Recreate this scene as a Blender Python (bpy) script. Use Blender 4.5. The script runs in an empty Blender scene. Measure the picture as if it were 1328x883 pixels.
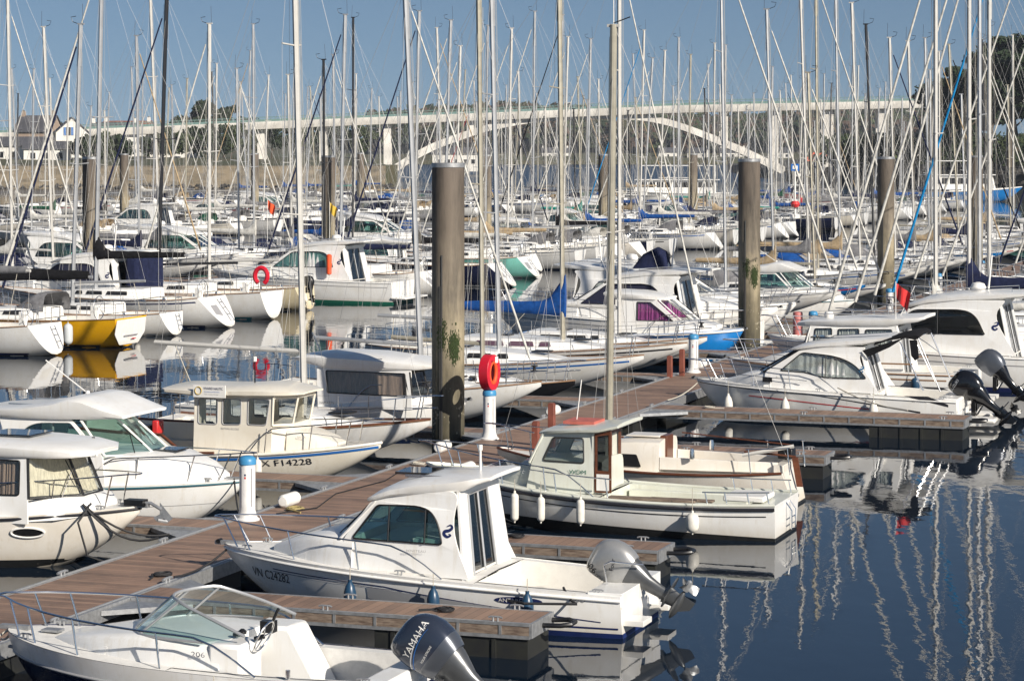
import bpy, bmesh, math, random
from mathutils import Vector, Matrix
from mathutils.geometry import tessellate_polygon
R = math.radians
SC = bpy.context.scene
COL = SC.collection
rnd = random.Random(7)

# ---------------------------------------------------------------- camera
CAMH = 7.0
FPX = 3200.0            # focal length in photo pixels (1328 wide)
cam_d = bpy.data.cameras.new('camera'); cam = bpy.data.objects.new('camera', cam_d); COL.objects.link(cam)
cam.location = (0, 0, CAMH); cam.rotation_euler = (R(90), 0, 0)
cam_d.sensor_width = 36; cam_d.lens = 36 * FPX / 1328
cam_d.shift_y = -246.5 / 1328; cam_d.clip_start = 0.5; cam_d.clip_end = 9000
SC.camera = cam

# ---------------------------------------------------------------- sky, sun, exposure
SUN_EL, SUN_AZ = 28.0, 138.0          # azimuth clockwise from +Y
w = bpy.data.worlds.new('World'); SC.world = w; w.use_nodes = True
nt = w.node_tree; bg = nt.nodes['Background']
sky = nt.nodes.new('ShaderNodeTexSky'); sky.sky_type = 'NISHITA'; sky.sun_disc = False
sky.sun_elevation = R(SUN_EL); sky.sun_rotation = R(SUN_AZ)
sky.air_density = 1.0; sky.dust_density = 0.6; sky.ozone_density = 3.5; sky.altitude = 0
tc = nt.nodes.new('ShaderNodeTexCoord'); ad = nt.nodes.new('ShaderNodeVectorMath'); ad.operation = 'ADD'
ad.inputs[1].default_value = (0, 0, 0.12)
nm = nt.nodes.new('ShaderNodeVectorMath'); nm.operation = 'NORMALIZE'
nt.links.new(tc.outputs['Generated'], ad.inputs[0]); nt.links.new(ad.outputs[0], nm.inputs[0])
nt.links.new(nm.outputs[0], sky.inputs[0]); nt.links.new(sky.outputs[0], bg.inputs[0])
bg.inputs[1].default_value = 0.052
sd = bpy.data.lights.new('sun', 'SUN'); sd.energy = 5.0; sd.angle = R(0.53); sd.color = (1.0, 0.92, 0.81)
sun = bpy.data.objects.new('sun', sd); COL.objects.link(sun)
dv = Vector((math.sin(R(SUN_AZ)) * math.cos(R(SUN_EL)), math.cos(R(SUN_AZ)) * math.cos(R(SUN_EL)), math.sin(R(SUN_EL))))
sun.rotation_euler = dv.to_track_quat('Z', 'Y').to_euler(); sun.location = (40, -20, 60)
SC.view_settings.view_transform = 'Standard'; SC.view_settings.look = 'None'
SC.view_settings.exposure = 0.42; SC.view_settings.gamma = 1.0
SC.view_settings.use_curve_mapping = False

# ---------------------------------------------------------------- materials
MATS = {}
def nd(t, kind, **kw):
    n = t.nodes.new(kind)
    for k, v in kw.items(): setattr(n, k, v)
    return n
def mat(name, col, rough=0.5, metal=0.0, var=0.0, scale=4.0, bump=0.0, col2=None, stretch=(1, 1, 1), coat=0.0, bscale=None, spec=0.5):
    if name in MATS: return MATS[name]
    m = bpy.data.materials.new(name); m.use_nodes = True; t = m.node_tree
    b = t.nodes['Principled BSDF']
    b.inputs['Base Color'].default_value = (*col, 1); b.inputs['Roughness'].default_value = rough
    b.inputs['Metallic'].default_value = metal; b.inputs['Coat Weight'].default_value = coat
    b.inputs['Specular IOR Level'].default_value = spec
    if var > 0 or bump > 0 or col2:
        tcn = nd(t, 'ShaderNodeTexCoord'); mp = nd(t, 'ShaderNodeMapping'); mp.inputs['Scale'].default_value = stretch
        oi = nd(t, 'ShaderNodeObjectInfo'); av = nd(t, 'ShaderNodeVectorMath', operation='ADD'); sc_ = nd(t, 'ShaderNodeVectorMath', operation='SCALE')
        t.links.new(oi.outputs['Location'], sc_.inputs[0]); sc_.inputs['Scale'].default_value = 0.37
        t.links.new(tcn.outputs['Object'], mp.inputs[0]); t.links.new(mp.outputs[0], av.inputs[0]); t.links.new(sc_.outputs[0], av.inputs[1])
        no = nd(t, 'ShaderNodeTexNoise'); no.inputs['Scale'].default_value = scale; no.inputs['Detail'].default_value = 6; no.inputs['Roughness'].default_value = 0.62
        t.links.new(av.outputs[0], no.inputs['Vector'])
        mx = nd(t, 'ShaderNodeMix', data_type='RGBA')
        c2 = col2 if col2 else tuple(c * (1 - var) for c in col)
        mx.inputs['A'].default_value = (*c2, 1); mx.inputs['B'].default_value = (*col, 1)
        cr = nd(t, 'ShaderNodeMapRange'); cr.inputs['From Min'].default_value = 0.35; cr.inputs['From Max'].default_value = 0.6
        t.links.new(no.outputs['Fac'], cr.inputs['Value']); t.links.new(cr.outputs['Result'], mx.inputs['Factor'])
        t.links.new(mx.outputs['Result'], b.inputs['Base Color'])
        if bump > 0:
            bp = nd(t, 'ShaderNodeBump'); bp.inputs['Strength'].default_value = bump; bp.inputs['Distance'].default_value = 0.02
            if bscale:
                n2 = nd(t, 'ShaderNodeTexNoise'); n2.inputs['Scale'].default_value = bscale; n2.inputs['Detail'].default_value = 4
                t.links.new(av.outputs[0], n2.inputs['Vector']); t.links.new(n2.outputs['Fac'], bp.inputs['Height'])
            else: t.links.new(no.outputs['Fac'], bp.inputs['Height'])
            t.links.new(bp.outputs[0], b.inputs['Normal'])
    MATS[name] = m; return m
def glass(name, tint, fac=0.25, rough=0.02):
    if name in MATS: return MATS[name]
    m = bpy.data.materials.new(name); m.use_nodes = True; t = m.node_tree; t.nodes.clear()
    o = nd(t, 'ShaderNodeOutputMaterial'); mx = nd(t, 'ShaderNodeMixShader'); tr = nd(t, 'ShaderNodeBsdfTransparent'); gl = nd(t, 'ShaderNodeBsdfGlossy')
    tr.inputs[0].default_value = (*tint, 1); gl.inputs['Roughness'].default_value = rough; gl.inputs[0].default_value = (1, 1, 1, 1)
    fr = nd(t, 'ShaderNodeLayerWeight'); fr.inputs[0].default_value = .5; pw = nd(t, 'ShaderNodeMath', operation='POWER'); pw.inputs[1].default_value = 3.5; t.links.new(fr.outputs['Facing'], pw.inputs[0])
    ma = nd(t, 'ShaderNodeMath', operation='MULTIPLY_ADD'); ma.inputs[1].default_value = .75; ma.inputs[2].default_value = fac * .2; t.links.new(pw.outputs[0], ma.inputs[0])
    t.links.new(ma.outputs[0], mx.inputs[0]); t.links.new(tr.outputs[0], mx.inputs[1]); t.links.new(gl.outputs[0], mx.inputs[2]); t.links.new(mx.outputs[0], o.inputs[0])
    MATS[name] = m; return m
def gel(name, col, dirt=None, rough=0.3):
    """gelcoat: faint vertical streaks and a grubby band close to the water"""
    if name in MATS: return MATS[name]
    m = bpy.data.materials.new(name); m.use_nodes = True; t = m.node_tree; b = t.nodes['Principled BSDF']
    b.inputs['Roughness'].default_value = rough; b.inputs['Coat Weight'].default_value = 0.25; b.inputs['Coat Roughness'].default_value = 0.12
    tcn = nd(t, 'ShaderNodeTexCoord'); mp = nd(t, 'ShaderNodeMapping'); mp.inputs['Scale'].default_value = (6, 6, 0.7)
    n1 = nd(t, 'ShaderNodeTexNoise'); n1.inputs['Scale'].default_value = 1.6; n1.inputs['Detail'].default_value = 7; n1.inputs['Roughness'].default_value = .7
    n2 = nd(t, 'ShaderNodeTexNoise'); n2.inputs['Scale'].default_value = 2.2; n2.inputs['Detail'].default_value = 8
    oi = nd(t, 'ShaderNodeObjectInfo'); av = nd(t, 'ShaderNodeVectorMath', operation='ADD')
    t.links.new(tcn.outputs['Object'], av.inputs[0]); t.links.new(oi.outputs['Location'], av.inputs[1])
    t.links.new(av.outputs[0], mp.inputs[0]); t.links.new(mp.outputs[0], n1.inputs[0]); t.links.new(av.outputs[0], n2.inputs[0])
    d = dirt or tuple(c * f for c, f in zip(col, (0.70, 0.62, 0.48)))
    r1 = nd(t, 'ShaderNodeMapRange'); r1.inputs['From Min'].default_value = .5; r1.inputs['From Max'].default_value = .8; r1.inputs['To Max'].default_value = .55
    r2 = nd(t, 'ShaderNodeMapRange'); r2.inputs['From Min'].default_value = .45; r2.inputs['From Max'].default_value = .75; r2.inputs['To Max'].default_value = .3
    mm = nd(t, 'ShaderNodeMath', operation='MAXIMUM')
    t.links.new(n1.outputs['Fac'], r1.inputs[0]); t.links.new(n2.outputs['Fac'], r2.inputs[0]); t.links.new(r1.outputs[0], mm.inputs[0]); t.links.new(r2.outputs[0], mm.inputs[1])
    geo = nd(t, 'ShaderNodeNewGeometry'); sz = nd(t, 'ShaderNodeSeparateXYZ'); t.links.new(geo.outputs['Position'], sz.inputs[0])
    zz = nd(t, 'ShaderNodeMapRange'); zz.inputs['From Min'].default_value = .34; zz.inputs['From Max'].default_value = .08; t.links.new(sz.outputs[2], zz.inputs[0])
    zn = nd(t, 'ShaderNodeMath', operation='MULTIPLY'); t.links.new(zz.outputs[0], zn.inputs[0]); t.links.new(n1.outputs['Fac'], zn.inputs[1]); m5 = nd(t, 'ShaderNodeMath', operation='MAXIMUM'); t.links.new(zn.outputs[0], m5.inputs[0]); t.links.new(mm.outputs[0], m5.inputs[1]); mm = m5
    mx = nd(t, 'ShaderNodeMix', data_type='RGBA'); mx.inputs['A'].default_value = (*col, 1); mx.inputs['B'].default_value = (*d, 1)
    t.links.new(mm.outputs[0], mx.inputs['Factor']); t.links.new(mx.outputs['Result'], b.inputs['Base Color'])
    MATS[name] = m; return m

white = gel('gelcoat_white', (0.80, 0.80, 0.785)); cream = gel('gelcoat_cream', (0.74, 0.70, 0.61)); ivory = gel('gelcoat_ivory', (0.76, 0.72, 0.65))
navy_gel = gel('gelcoat_navy', (0.012, 0.016, 0.045), rough=.2); sage = gel('paint_sage', (0.62, 0.64, 0.575)); yellow_gel = gel('gelcoat_yellow', (0.88, 0.46, 0.01), rough=.25)
blue_gel = gel('gelcoat_blue', (0.01, 0.18, 0.52)); teal_gel = gel('gelcoat_teal', (0.22, 0.58, 0.50)); red_gel = gel('gelcoat_red', (0.45, 0.02, 0.02)); grey_gel = gel('gelcoat_grey', (0.45, 0.46, 0.46))
deckw = mat('deck_nonslip', (0.70, 0.69, 0.66), .6, var=.12, scale=9, bump=.15, bscale=90)
liner = mat('cockpit_moulding', (0.74, 0.72, 0.67), .45, var=.1, scale=5)
blackp = mat('black_plastic', (0.012, 0.012, 0.013), .35, var=.3, scale=8); rubber = mat('black_rubber', (0.02, 0.02, 0.02), .6)
antif = mat('antifouling_black', (0.014, 0.015, 0.016), .6, var=.5, scale=6); antib = mat('antifouling_blue', (0.01, 0.025, 0.12), .5, var=.3); antig = mat('antifouling_green', (0.01, 0.13, 0.08), .5); antit = mat('antifouling_teal', (0.01, 0.2, 0.25), .5)
steel = mat('stainless_steel', (0.72, 0.72, 0.72), .18, 1.0); alu = mat('mast_aluminium', (0.46, 0.47, 0.48), .38, .45, var=.15, scale=2); aluw = mat('mast_painted', (0.52, 0.51, 0.48), .35, var=.1); alub = mat('mast_black', (0.02, 0.02, 0.022), .3); alugold = mat('mast_champagne', (0.42, 0.39, 0.31), .4, .3, var=.2)
galv = mat('galvanised_steel', (0.42, 0.43, 0.44), .45, .6, var=.3, scale=12); wire = mat('rigging_wire', (0.26, 0.26, 0.26), .5, .3)
mahog = mat('varnished_mahogany', (0.13, 0.045, 0.022), .3, var=.4, scale=6, stretch=(1, 6, 6)); redw = mat('painted_red_wood', (0.24, 0.075, 0.05), .55, var=.3); teak = mat('teak', (0.30, 0.17, 0.09), .6, var=.4, scale=7, stretch=(1, 8, 8))
weather = mat('weathered_wood', (0.22, 0.17, 0.13), .8, col2=(0.09, 0.06, 0.045), scale=5, stretch=(1, 5, 5), bump=.3)
rope_w = mat('rope_pale', (0.42, 0.39, 0.33), .8); rope_b = mat('rope_black', (0.015, 0.015, 0.017), .7); rope_y = mat('rope_yellow', (0.30, 0.24, 0.10), .8)
fend_w = mat('fender_white', (0.70, 0.68, 0.62), .45, var=.15, scale=9); fend_b = mat('fender_navy', (0.015, 0.05, 0.10), .35); fend_g = mat('fender_grey', (0.5, 0.53, 0.55), .4)
gl_dark = glass('glass_dark', (0.30, 0.32, 0.33), .35); gl_teal = glass('glass_green', (0.62, 0.76, 0.74), .4); gl_clear = glass('glass_clear', (0.86, 0.88, 0.87), .3); gl_pers = glass('perspex', (.35, .36, .34), .3)
curt_b = mat('curtain_brown', (0.44, 0.31, 0.25), .9, var=.35, scale=7, stretch=(6, 6, .3)); curt_w = mat('curtain_white', (0.74, 0.74, 0.73), .9, var=.35, scale=7, stretch=(6, 6, .3)); curt_c = mat('curtain_cream', (0.66, 0.6, 0.46), .9, var=.35, scale=6, stretch=(6, 6, .3)); curt_p = mat('curtain_purple', (0.48, 0.10, 0.36), .9, var=.3, scale=7, stretch=(6, 6, .3)); curt_n = mat('window_cover_navy', (0.012, 0.014, 0.04), .8)
cloth = {n: mat('canvas_' + n, c, .9, var=.35, scale=5, bump=.4, spec=.15) for n, c in dict(blue=(0.01, 0.07, 0.27), navy=(0.015, 0.02, 0.055), grey=(0.20, 0.20, 0.21), beige=(0.42, 0.32, 0.2), black=(0.012, 0.012, 0.014), teal=(0.02, 0.27, 0.22), white=(0.60, 0.59, 0.55), green=(0.02, 0.10, 0.06), red=(0.42, 0.02, 0.03), cyan=(0.01, 0.22, 0.5)).items()}
blk = mat('black_marking', (0.015, 0.015, 0.02), .5); navyp = mat('navy_marking', (0.012, 0.02, 0.09), .4); redp = mat('red_paint', (0.55, 0.03, 0.03), .4); bluep = mat('blue_paint', (0.01, 0.12, 0.42), .4); silverp = mat('silver_marking', (0.55, 0.56, 0.58), .3, .4); greyp = mat('grey_marking', (0.30, 0.30, 0.31), .5); wht = mat('white_plastic', (0.74, 0.73, 0.70), .45, var=.08); orange = mat('orange_buoyancy', (0.75, 0.09, 0.02), .6, var=.2)
eng_silver = mat('engine_silver', (0.46, 0.46, 0.45), .32, .6, var=.12); eng_navy = mat('engine_grey_blue', (0.035, 0.045, 0.07), .22, .35, coat=.6); eng_grey = mat('engine_dark_grey', (0.10, 0.11, 0.13), .3, .5, coat=.4); eng_black = mat('engine_black', (0.006, 0.006, 0.007), .15, coat=.7); eng_mid = mat('engine_leg_grey', (0.13, 0.135, 0.14), .35, .6, var=.2)

# ---------------------------------------------------------------- mesh building
class MB:
    def __init__(s): s.v = []; s.f = []; s.m = []; s.mats = []
    def mi(s, m):
        if m not in s.mats: s.mats.append(m)
        return s.mats.index(m)
    def add(s, vs, fs, m):
        o = len(s.v); s.v.extend([tuple(p) for p in vs]); k = s.mi(m)
        for f in fs: s.f.append([i + o for i in f]); s.m.append(k)
        return s
    def box(s, x0, x1, y0, y1, z0, z1, m, rot=None, org=None):
        vs = [Vector((x, y, z)) for x in (x0, x1) for y in (y0, y1) for z in (z0, z1)]
        if rot is not None: vs = [rot @ (v - org) + org for v in vs]
        return s.add(vs, [(0, 1, 3, 2), (4, 6, 7, 5), (0, 4, 5, 1), (2, 3, 7, 6), (0, 2, 6, 4), (1, 5, 7, 3)], m)
    def tube(s, pts, r, m, n=6, cap=True, r1=None, closed=False, sq=None):
        pts = [Vector(p) for p in pts]; vs = []; fs = []; N = len(pts); prev = None
        for i, p in enumerate(pts):
            if closed: d = pts[(i + 1) % N] - pts[i - 1]
            else: d = (pts[min(i + 1, N - 1)] - pts[max(i - 1, 0)])
            if d.length < 1e-9: d = Vector((0, 0, 1))
            d.normalize()
            if prev is None:
                a = Vector((0, 0, 1)) if abs(d.z) < .9 else Vector((1, 0, 0)); x = d.cross(a).normalized()
            else:
                x = prev - d * prev.dot(d)
                x = x.normalized() if x.length > 1e-6 else d.orthogonal().normalized()
            prev = x; y = d.cross(x)
            rr = r if r1 is None else r + (r1 - r) * i / (N - 1)
            for k in range(n):
                t = 2 * math.pi * k / n
                vs.append(p + x * (math.cos(t) * rr) + y * (math.sin(t) * rr * (sq or 1)))
        M = N if closed else N - 1
        for i in range(M):
            for k in range(n):
                a = i * n + k; b = i * n + (k + 1) % n; j = (i + 1) % N
                fs.append((a, b, j * n + (k + 1) % n, j * n + k))
        if cap and not closed: fs.append(list(range(n))[::-1]); fs.append([(N - 1) * n + k for k in range(n)])
        return s.add(vs, fs, m)
    def lathe(s, prof, org, m, n=16, axis='z', rot=None):
        vs = []; fs = []; org = Vector(org)
        for r, z in prof:
            for k in range(n):
                t = 2 * math.pi * k / n; p = Vector((r * math.cos(t), r * math.sin(t), z))
                if axis == 'x': p = Vector((p.z, p.x, p.y))
                if axis == 'y': p = Vector((p.x, p.z, p.y))
                if rot is not None: p = rot @ p
                vs.append(p + org)
        for i in range(len(prof) - 1):
            for k in range(n): a = i * n + k; b = i * n + (k + 1) % n; fs.append((a, b, b + n, a + n))
        fs.append(list(range(n))[::-1]); fs.append([(len(prof) - 1) * n + k for k in range(n)])
        return s.add(vs, fs, m)
    def rows(s, rows, m, closed=False, caps=False):
        n = len(rows[0]); vs = [p for r in rows for p in r]; fs = []
        for i in range(len(rows) - 1):
            for k in range(n if closed else n - 1):
                a = i * n + k; b = i * n + (k + 1) % n; fs.append((a, b, b + n, a + n))
        if caps: fs.append(list(range(n))[::-1]); fs.append([(len(rows) - 1) * n + k for k in range(n)])
        return s.add(vs, fs, m)
    def panel(s, outer, holes, fmap, th, m):
        loops = [outer] + list(holes); flat = [p for l in loops for p in l]
        tris = tessellate_polygon([[Vector((p[0], p[1], 0)) for p in l] for l in loops]); n = len(flat)
        vs = [fmap(p[0], p[1], 0) for p in flat] + [fmap(p[0], p[1], th) for p in flat]
        fs = [tuple(t) for t in tris] + [tuple(i + n for i in t[::-1]) for t in tris]
        o = 0
        for l in loops:
            k = len(l)
            for i in range(k): fs.append((o + i, o + (i + 1) % k, n + o + (i + 1) % k, n + o + i))
            o += k
        return s.add(vs, fs, m)
    def build(s, name, parent=None, ang=35, flat=False, bevel=0, xf=None):
        me = bpy.data.meshes.new(name); me.from_pydata([tuple(v) for v in s.v], [], s.f)
        for m in s.mats: me.materials.append(m)
        me.polygons.foreach_set('material_index', s.m)
        me.validate()
        bm = bmesh.new(); bm.from_mesh(me); bmesh.ops.remove_doubles(bm, verts=bm.verts, dist=1e-5); bmesh.ops.recalc_face_normals(bm, faces=bm.faces); bm.to_mesh(me); bm.free()
        if not flat:
            me.polygons.foreach_set('use_smooth', [True] * len(me.polygons)); me.set_sharp_from_angle(angle=R(ang))
        o = bpy.data.objects.new(name, me); COL.objects.link(o)
        if parent: o.parent = parent
        if bevel:
            b = o.modifiers.new('bevel', 'BEVEL'); b.width = bevel; b.segments = 2; b.limit_method = 'ANGLE'; b.angle_limit = R(30)
        return o
def tag(o, label=None, cat=None, group=None, kind=None):
    if label: o['label'] = label
    if cat: o['category'] = cat
    if group: o['group'] = group
    if kind: o['kind'] = kind
    return o
def thing(name, label, cat, loc=(0, 0, 0), rz=0, group=None):
    o = bpy.data.objects.new(name, None); COL.objects.link(o); o.location = loc; o.rotation_euler = (0, 0, rz); o.empty_display_size = .3
    return tag(o, label, cat, group)
BYPARENT = {}
def kids(o): return [c for c in COL.objects if c.parent == o]
def snapshot(root):
    """the tree below a thing, kept as nested lists so copying does not search the scene"""
    return [(c, snapshot(c)) for c in kids(root)]
def dup(root, tree, loc, rot, label, group=None, swap=None, cat=None, skip=()):
    r = root.copy(); COL.objects.link(r); r.location = loc; r.rotation_euler = rot; r['label'] = label
    if group: r['group'] = group
    if cat: r['category'] = cat
    def rec(items, par):
        for o, sub in items:
            if o.name.split('.')[0] in skip: continue
            c = o.copy(); COL.objects.link(c); c.parent = par
            if swap and c.type == 'MESH':
                for i, ms in enumerate(o.data.materials):
                    if ms and ms.name in swap:
                        c.material_slots[i].link = 'OBJECT'; c.material_slots[i].material = swap[ms.name]
            rec(sub, c)
    rec(tree, r)
    return r
# dock frame: s runs along the walkway away from the camera, t across it to the right
A0 = math.atan2(1100, 3200); UX, UY = math.sin(A0), math.cos(A0); VX, VY = UY, -UX
AV = math.atan2(VY, VX); AU = math.atan2(UY, UX)
def ST(s, t, z=0.0): return Vector((s * UX + t * VX, s * UY + t * VY, z))
def lin(a, b, t): return a + (b - a) * t
def rp(pts, r, n=4):
    """polygon with rounded corners; r is one radius or a list"""
    out = []; N = len(pts)
    for i in range(N):
        rr = r[i] if isinstance(r, (list, tuple)) else r
        p = Vector(pts[i]).to_2d(); a = Vector(pts[i - 1]).to_2d(); b = Vector(pts[(i + 1) % N]).to_2d()
        if rr <= 0: out.append((p.x, p.y)); continue
        da = (a - p); db = (b - p); ra = min(rr, da.length * .48); rb = min(rr, db.length * .48)
        q0 = p + da.normalized() * ra; q1 = p + db.normalized() * rb
        for k in range(n + 1):
            t = k / n; q = q0 * (1 - t) ** 2 + p * (2 * t * (1 - t)) + q1 * t * t; out.append((q.x, q.y))
    return out
def sag(a, b, d, n=8):
    a, b = Vector(a), Vector(b)
    return [a.lerp(b, i / n) - Vector((0, 0, d * 4 * (i / n) * (1 - i / n))) for i in range(n + 1)]
def bez(ps, n=6):
    """Catmull-Rom through points"""
    ps = [Vector(p) for p in ps]; q = [ps[0]] + ps + [ps[-1]]; out = []
    for i in range(1, len(q) - 2):
        for k in range(n):
            t = k / n; a, b, c, d = q[i - 1], q[i], q[i + 1], q[i + 2]
            out.append(0.5 * ((2 * b) + (c - a) * t + (2 * a - 5 * b + 4 * c - d) * t * t + (3 * b - a - 3 * c + d) * t ** 3))
    out.append(ps[-1]); return out
def lettering(name, text, size, m, parent, fmap, xs=1.0, shear=0.0):
    """text as a mesh: fmap(u, v) puts each point on the surface"""
    cu = bpy.data.curves.new('t', 'FONT'); cu.body = text; cu.size = size; cu.resolution_u = 3; cu.fill_mode = 'BOTH'; cu.shear = shear
    ob = bpy.data.objects.new('t', cu); COL.objects.link(ob)
    bpy.context.view_layer.update()
    me = bpy.data.meshes.new_from_object(ob); COL.objects.unlink(ob); bpy.data.objects.remove(ob); bpy.data.curves.remove(cu)
    for v in me.vertices: v.co = fmap(v.co.x * xs, v.co.y)
    me.materials.clear(); me.materials.append(m); me.name = name
    o = bpy.data.objects.new(name, me); COL.objects.link(o); o.parent = parent
    return o

# ---------------------------------------------------------------- hulls
class Hull:
    def __init__(s, L, B, zst, zm, zb, draft=.35, bs=.86, sm=.38, p=2.3, q=.8, sk=.55, kp=3.0, g0=.2, g1=.75, tr=0.0, N=30, K=9, zk0=None):
        s.__dict__.update(locals())
    def half(s, x):
        u = min(max(x / s.L, 0), 1)
        if u < s.sm: f = s.bs + (1 - s.bs) * math.sin(math.pi / 2 * u / s.sm)
        else: f = max(1 - ((u - s.sm) / (1 - s.sm)) ** s.p, 0) ** s.q
        return max(s.B / 2 * f, .015)
    def sheer(s, x):
        u = x / s.L
        return s.zst * 2 * (u - .5) * (u - 1) + s.zm * 4 * u * (1 - u) + s.zb * 2 * u * (u - .5)
    def keel(s, x):
        u = x / s.L
        if s.zk0 is not None and u < .32: return -s.draft + (s.zk0 + s.draft) * (1 - u / .32) ** 1.6
        return -s.draft if u < s.sk else -s.draft + (s.sheer(x) - .12 + s.draft) * ((u - s.sk) / (1 - s.sk)) ** s.kp
    def y(s, x, z):
        x = min(max(x, 0), s.L); zk, zs = s.keel(x), s.sheer(x); w_ = min(max((z - zk) / (zs - zk), 0), 1)
        return s.half(x) * w_ ** lin(s.g0, s.g1, (x / s.L) ** 1.5)
    def xs(s): return [s.L * (1 - (1 - i / s.N) ** 1.5) for i in range(s.N + 1)]
    def pt(s, x, z, side, off=0.0):
        u = x / s.L; e = s.tr * (z / max(s.zst, .1)) * max(0, 1 - u / .2)
        y = s.y(x, z) + off
        return Vector((x + e, side * y, z))
    def shell(s, m, name='hull', parent=None, tm=None):
        mb = MB(); rows = []
        for x in s.xs():
            zk, zs = s.keel(x), s.sheer(x); r = []
            for k in range(s.K, -1, -1): r.append(s.pt(x, zk + (zs - zk) * (k / s.K) ** 1.6, 1))
            for k in range(1, s.K + 1): r.append(s.pt(x, zk + (zs - zk) * (k / s.K) ** 1.6, -1))
            rows.append(r)
        mb.rows(rows, m); n = len(rows[0]); mb.add(rows[0], [list(range(n))], tm or m)
        return mb.build(name, parent, ang=40)
    def band(s, name, m, f0, f1, x0=None, x1=None, parent=None, off=.005, sides=(1, -1), stern=False, n=26):
        mb = MB(); x0 = 0 if x0 is None else x0; x1 = s.L * .995 if x1 is None else x1
        xs = [lin(x0, x1, 1 - (1 - i / n) ** 1.4) for i in range(n + 1)]; g0_, g1_ = f0, f1; f0 = lambda x: max(g0_(x), s.keel(x)); f1 = lambda x: max(g1_(x), s.keel(x)); xs = [x for x in xs if g1_(x) > s.keel(x)]
        for sd_ in sides:
            mb.rows([[s.pt(x, f0(x), sd_, off), s.pt(x, lin(f0(x), f1(x), .5), sd_, off), s.pt(x, f1(x), sd_, off)] for x in xs], m)
        if stern:
            a, b = s.pt(0, f0(0), 1, off), s.pt(0, f1(0), 1, off)
            e = Vector((-.006, 0, 0)); mb.add([a + e, b + e, Vector((b.x, -b.y, b.z)) + e, Vector((a.x, -a.y, a.z)) + e], [(0, 1, 2, 3)], m)
        return mb.build(name, parent)
    def rail(s, name, m, r=.03, dz=-.03, parent=None, off=.0, x0=0, x1=None, sq=None):
        mb = MB(); x1 = s.L if x1 is None else x1; n = 30
        for sd_ in (1, -1):
            mb.tube([s.pt(x, s.sheer(x) + dz, sd_, off) for x in [lin(x0, x1, 1 - (1 - i / n) ** 1.5) for i in range(n + 1)]], r, m, 8, sq=sq)
        return mb.build(name, parent)
    def deck(s, m, ck=None, inset=.2, floor=.1, parent=None, camber=.04, lm=None, cs=None):
        """deck with an open cockpit between ck[0] and ck[1]; its liner is a mesh of its own"""
        xs = sorted(set([round(x, 4) for x in s.xs()] + ([ck[0], ck[1]] if ck else [])))
        mb = MB(); top = lambda x: s.sheer(x) - .012
        inn = lambda x: max(s.half(x) - inset, .01)
        for a, b in zip(xs[:-1], xs[1:]):
            mid = (a + b) / 2; c = camber if not ck or mid > ck[1] else 0
            def row(x):
                ys = [-s.half(x) + .004, -inn(x), 0, inn(x), s.half(x) - .004]; e = s.tr * max(0, 1 - (x / s.L) / .2)
                return [Vector((x + e, y, top(x) + c * (1 - (y / max(s.half(x), .02)) ** 2) * min(1, (s.L - x) / 1.0))) for y in ys]
            r0, r1 = row(a), row(b)
            if ck and ck[0] <= mid <= ck[1]:
                mb.rows([r0[:2], r1[:2]], m); mb.rows([r0[3:], r1[3:]], m)
            else: mb.rows([r0, r1], m)
        d = mb.build('deck', parent, ang=25)
        if ck:
            mb = MB(); cx = [x for x in xs if ck[0] <= x <= ck[1]]; e = lambda x: s.tr * max(0, 1 - (x / s.L) / .2)
            for sd_ in (1, -1): mb.rows([[Vector((x + e(x), sd_ * (inn(x)), top(x) + .01)), Vector((x + e(x), sd_ * (inn(x) - .03), top(x) + .012)), Vector((x, sd_ * (inn(x) - .06), floor))] for x in cx], lm or m)
            mb.rows([[Vector((x, -inn(x) + .06, floor)), Vector((x, inn(x) - .06, floor))] for x in cx], lm or m)
            for x in (ck[0], ck[1]): mb.add([(x + e(x), -inn(x), top(x)), (x + e(x), inn(x), top(x)), (x, inn(x) - .06, floor), (x, -inn(x) + .06, floor)], [(0, 1, 2, 3)], lm or m)
            mb.build('cockpit_liner', parent, ang=30)
        return d

def trunk(name, st, m, parent, zb=.0, bevel=0):
    """coachroof: stations (x, half width, top z, base z)"""
    mb = MB(); rows = []
    for x, hw, zt, zb in st:
        h = zt - zb; r = []
        for y, z in ((1, 0), (.965, .45), (.93, .8), (.86, .95), (.7, 1.0), (.35, 1.03), (0, 1.04)): r.append((x, y * hw, zb + h * z))
        rows.append([Vector(p) for p in r] + [Vector((p[0], -p[1], p[2])) for p in r[-2::-1]])
    mb.rows(rows, m, caps=True)
    return mb.build(name, parent, ang=40, bevel=bevel)
def roofmesh(name, st, m, parent, pw=3.4, under=None, n=18):
    """roof stations (x, half width, centre z, edge z, bottom z)"""
    mb = MB(); rows = []
    for x, hw, zc, ze, zb in st:
        r = []; ze = lin(ze, zc, .3)
        for k in range(n + 1):
            y = -1 + 2 * k / n; y = math.copysign(abs(y) ** .8, y); r.append(Vector((x, y * hw, ze + (zc - ze) * (1 - abs(y) ** pw))))
        for y in (.985, .94): r.append(Vector((x, y * hw, lin(ze, zb, .7 if y > .95 else 1))))
        for y in (.5, 0, -.5): r.append(Vector((x, y * hw, zb + .01)))
        for y in (-.94, -.985): r.append(Vector((x, y * hw, lin(ze, zb, .7 if y < -.95 else 1))))
        rows.append(r)
    mb.rows(rows, m, closed=True, caps=True)
    return mb.build(name, parent, ang=38)

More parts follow.
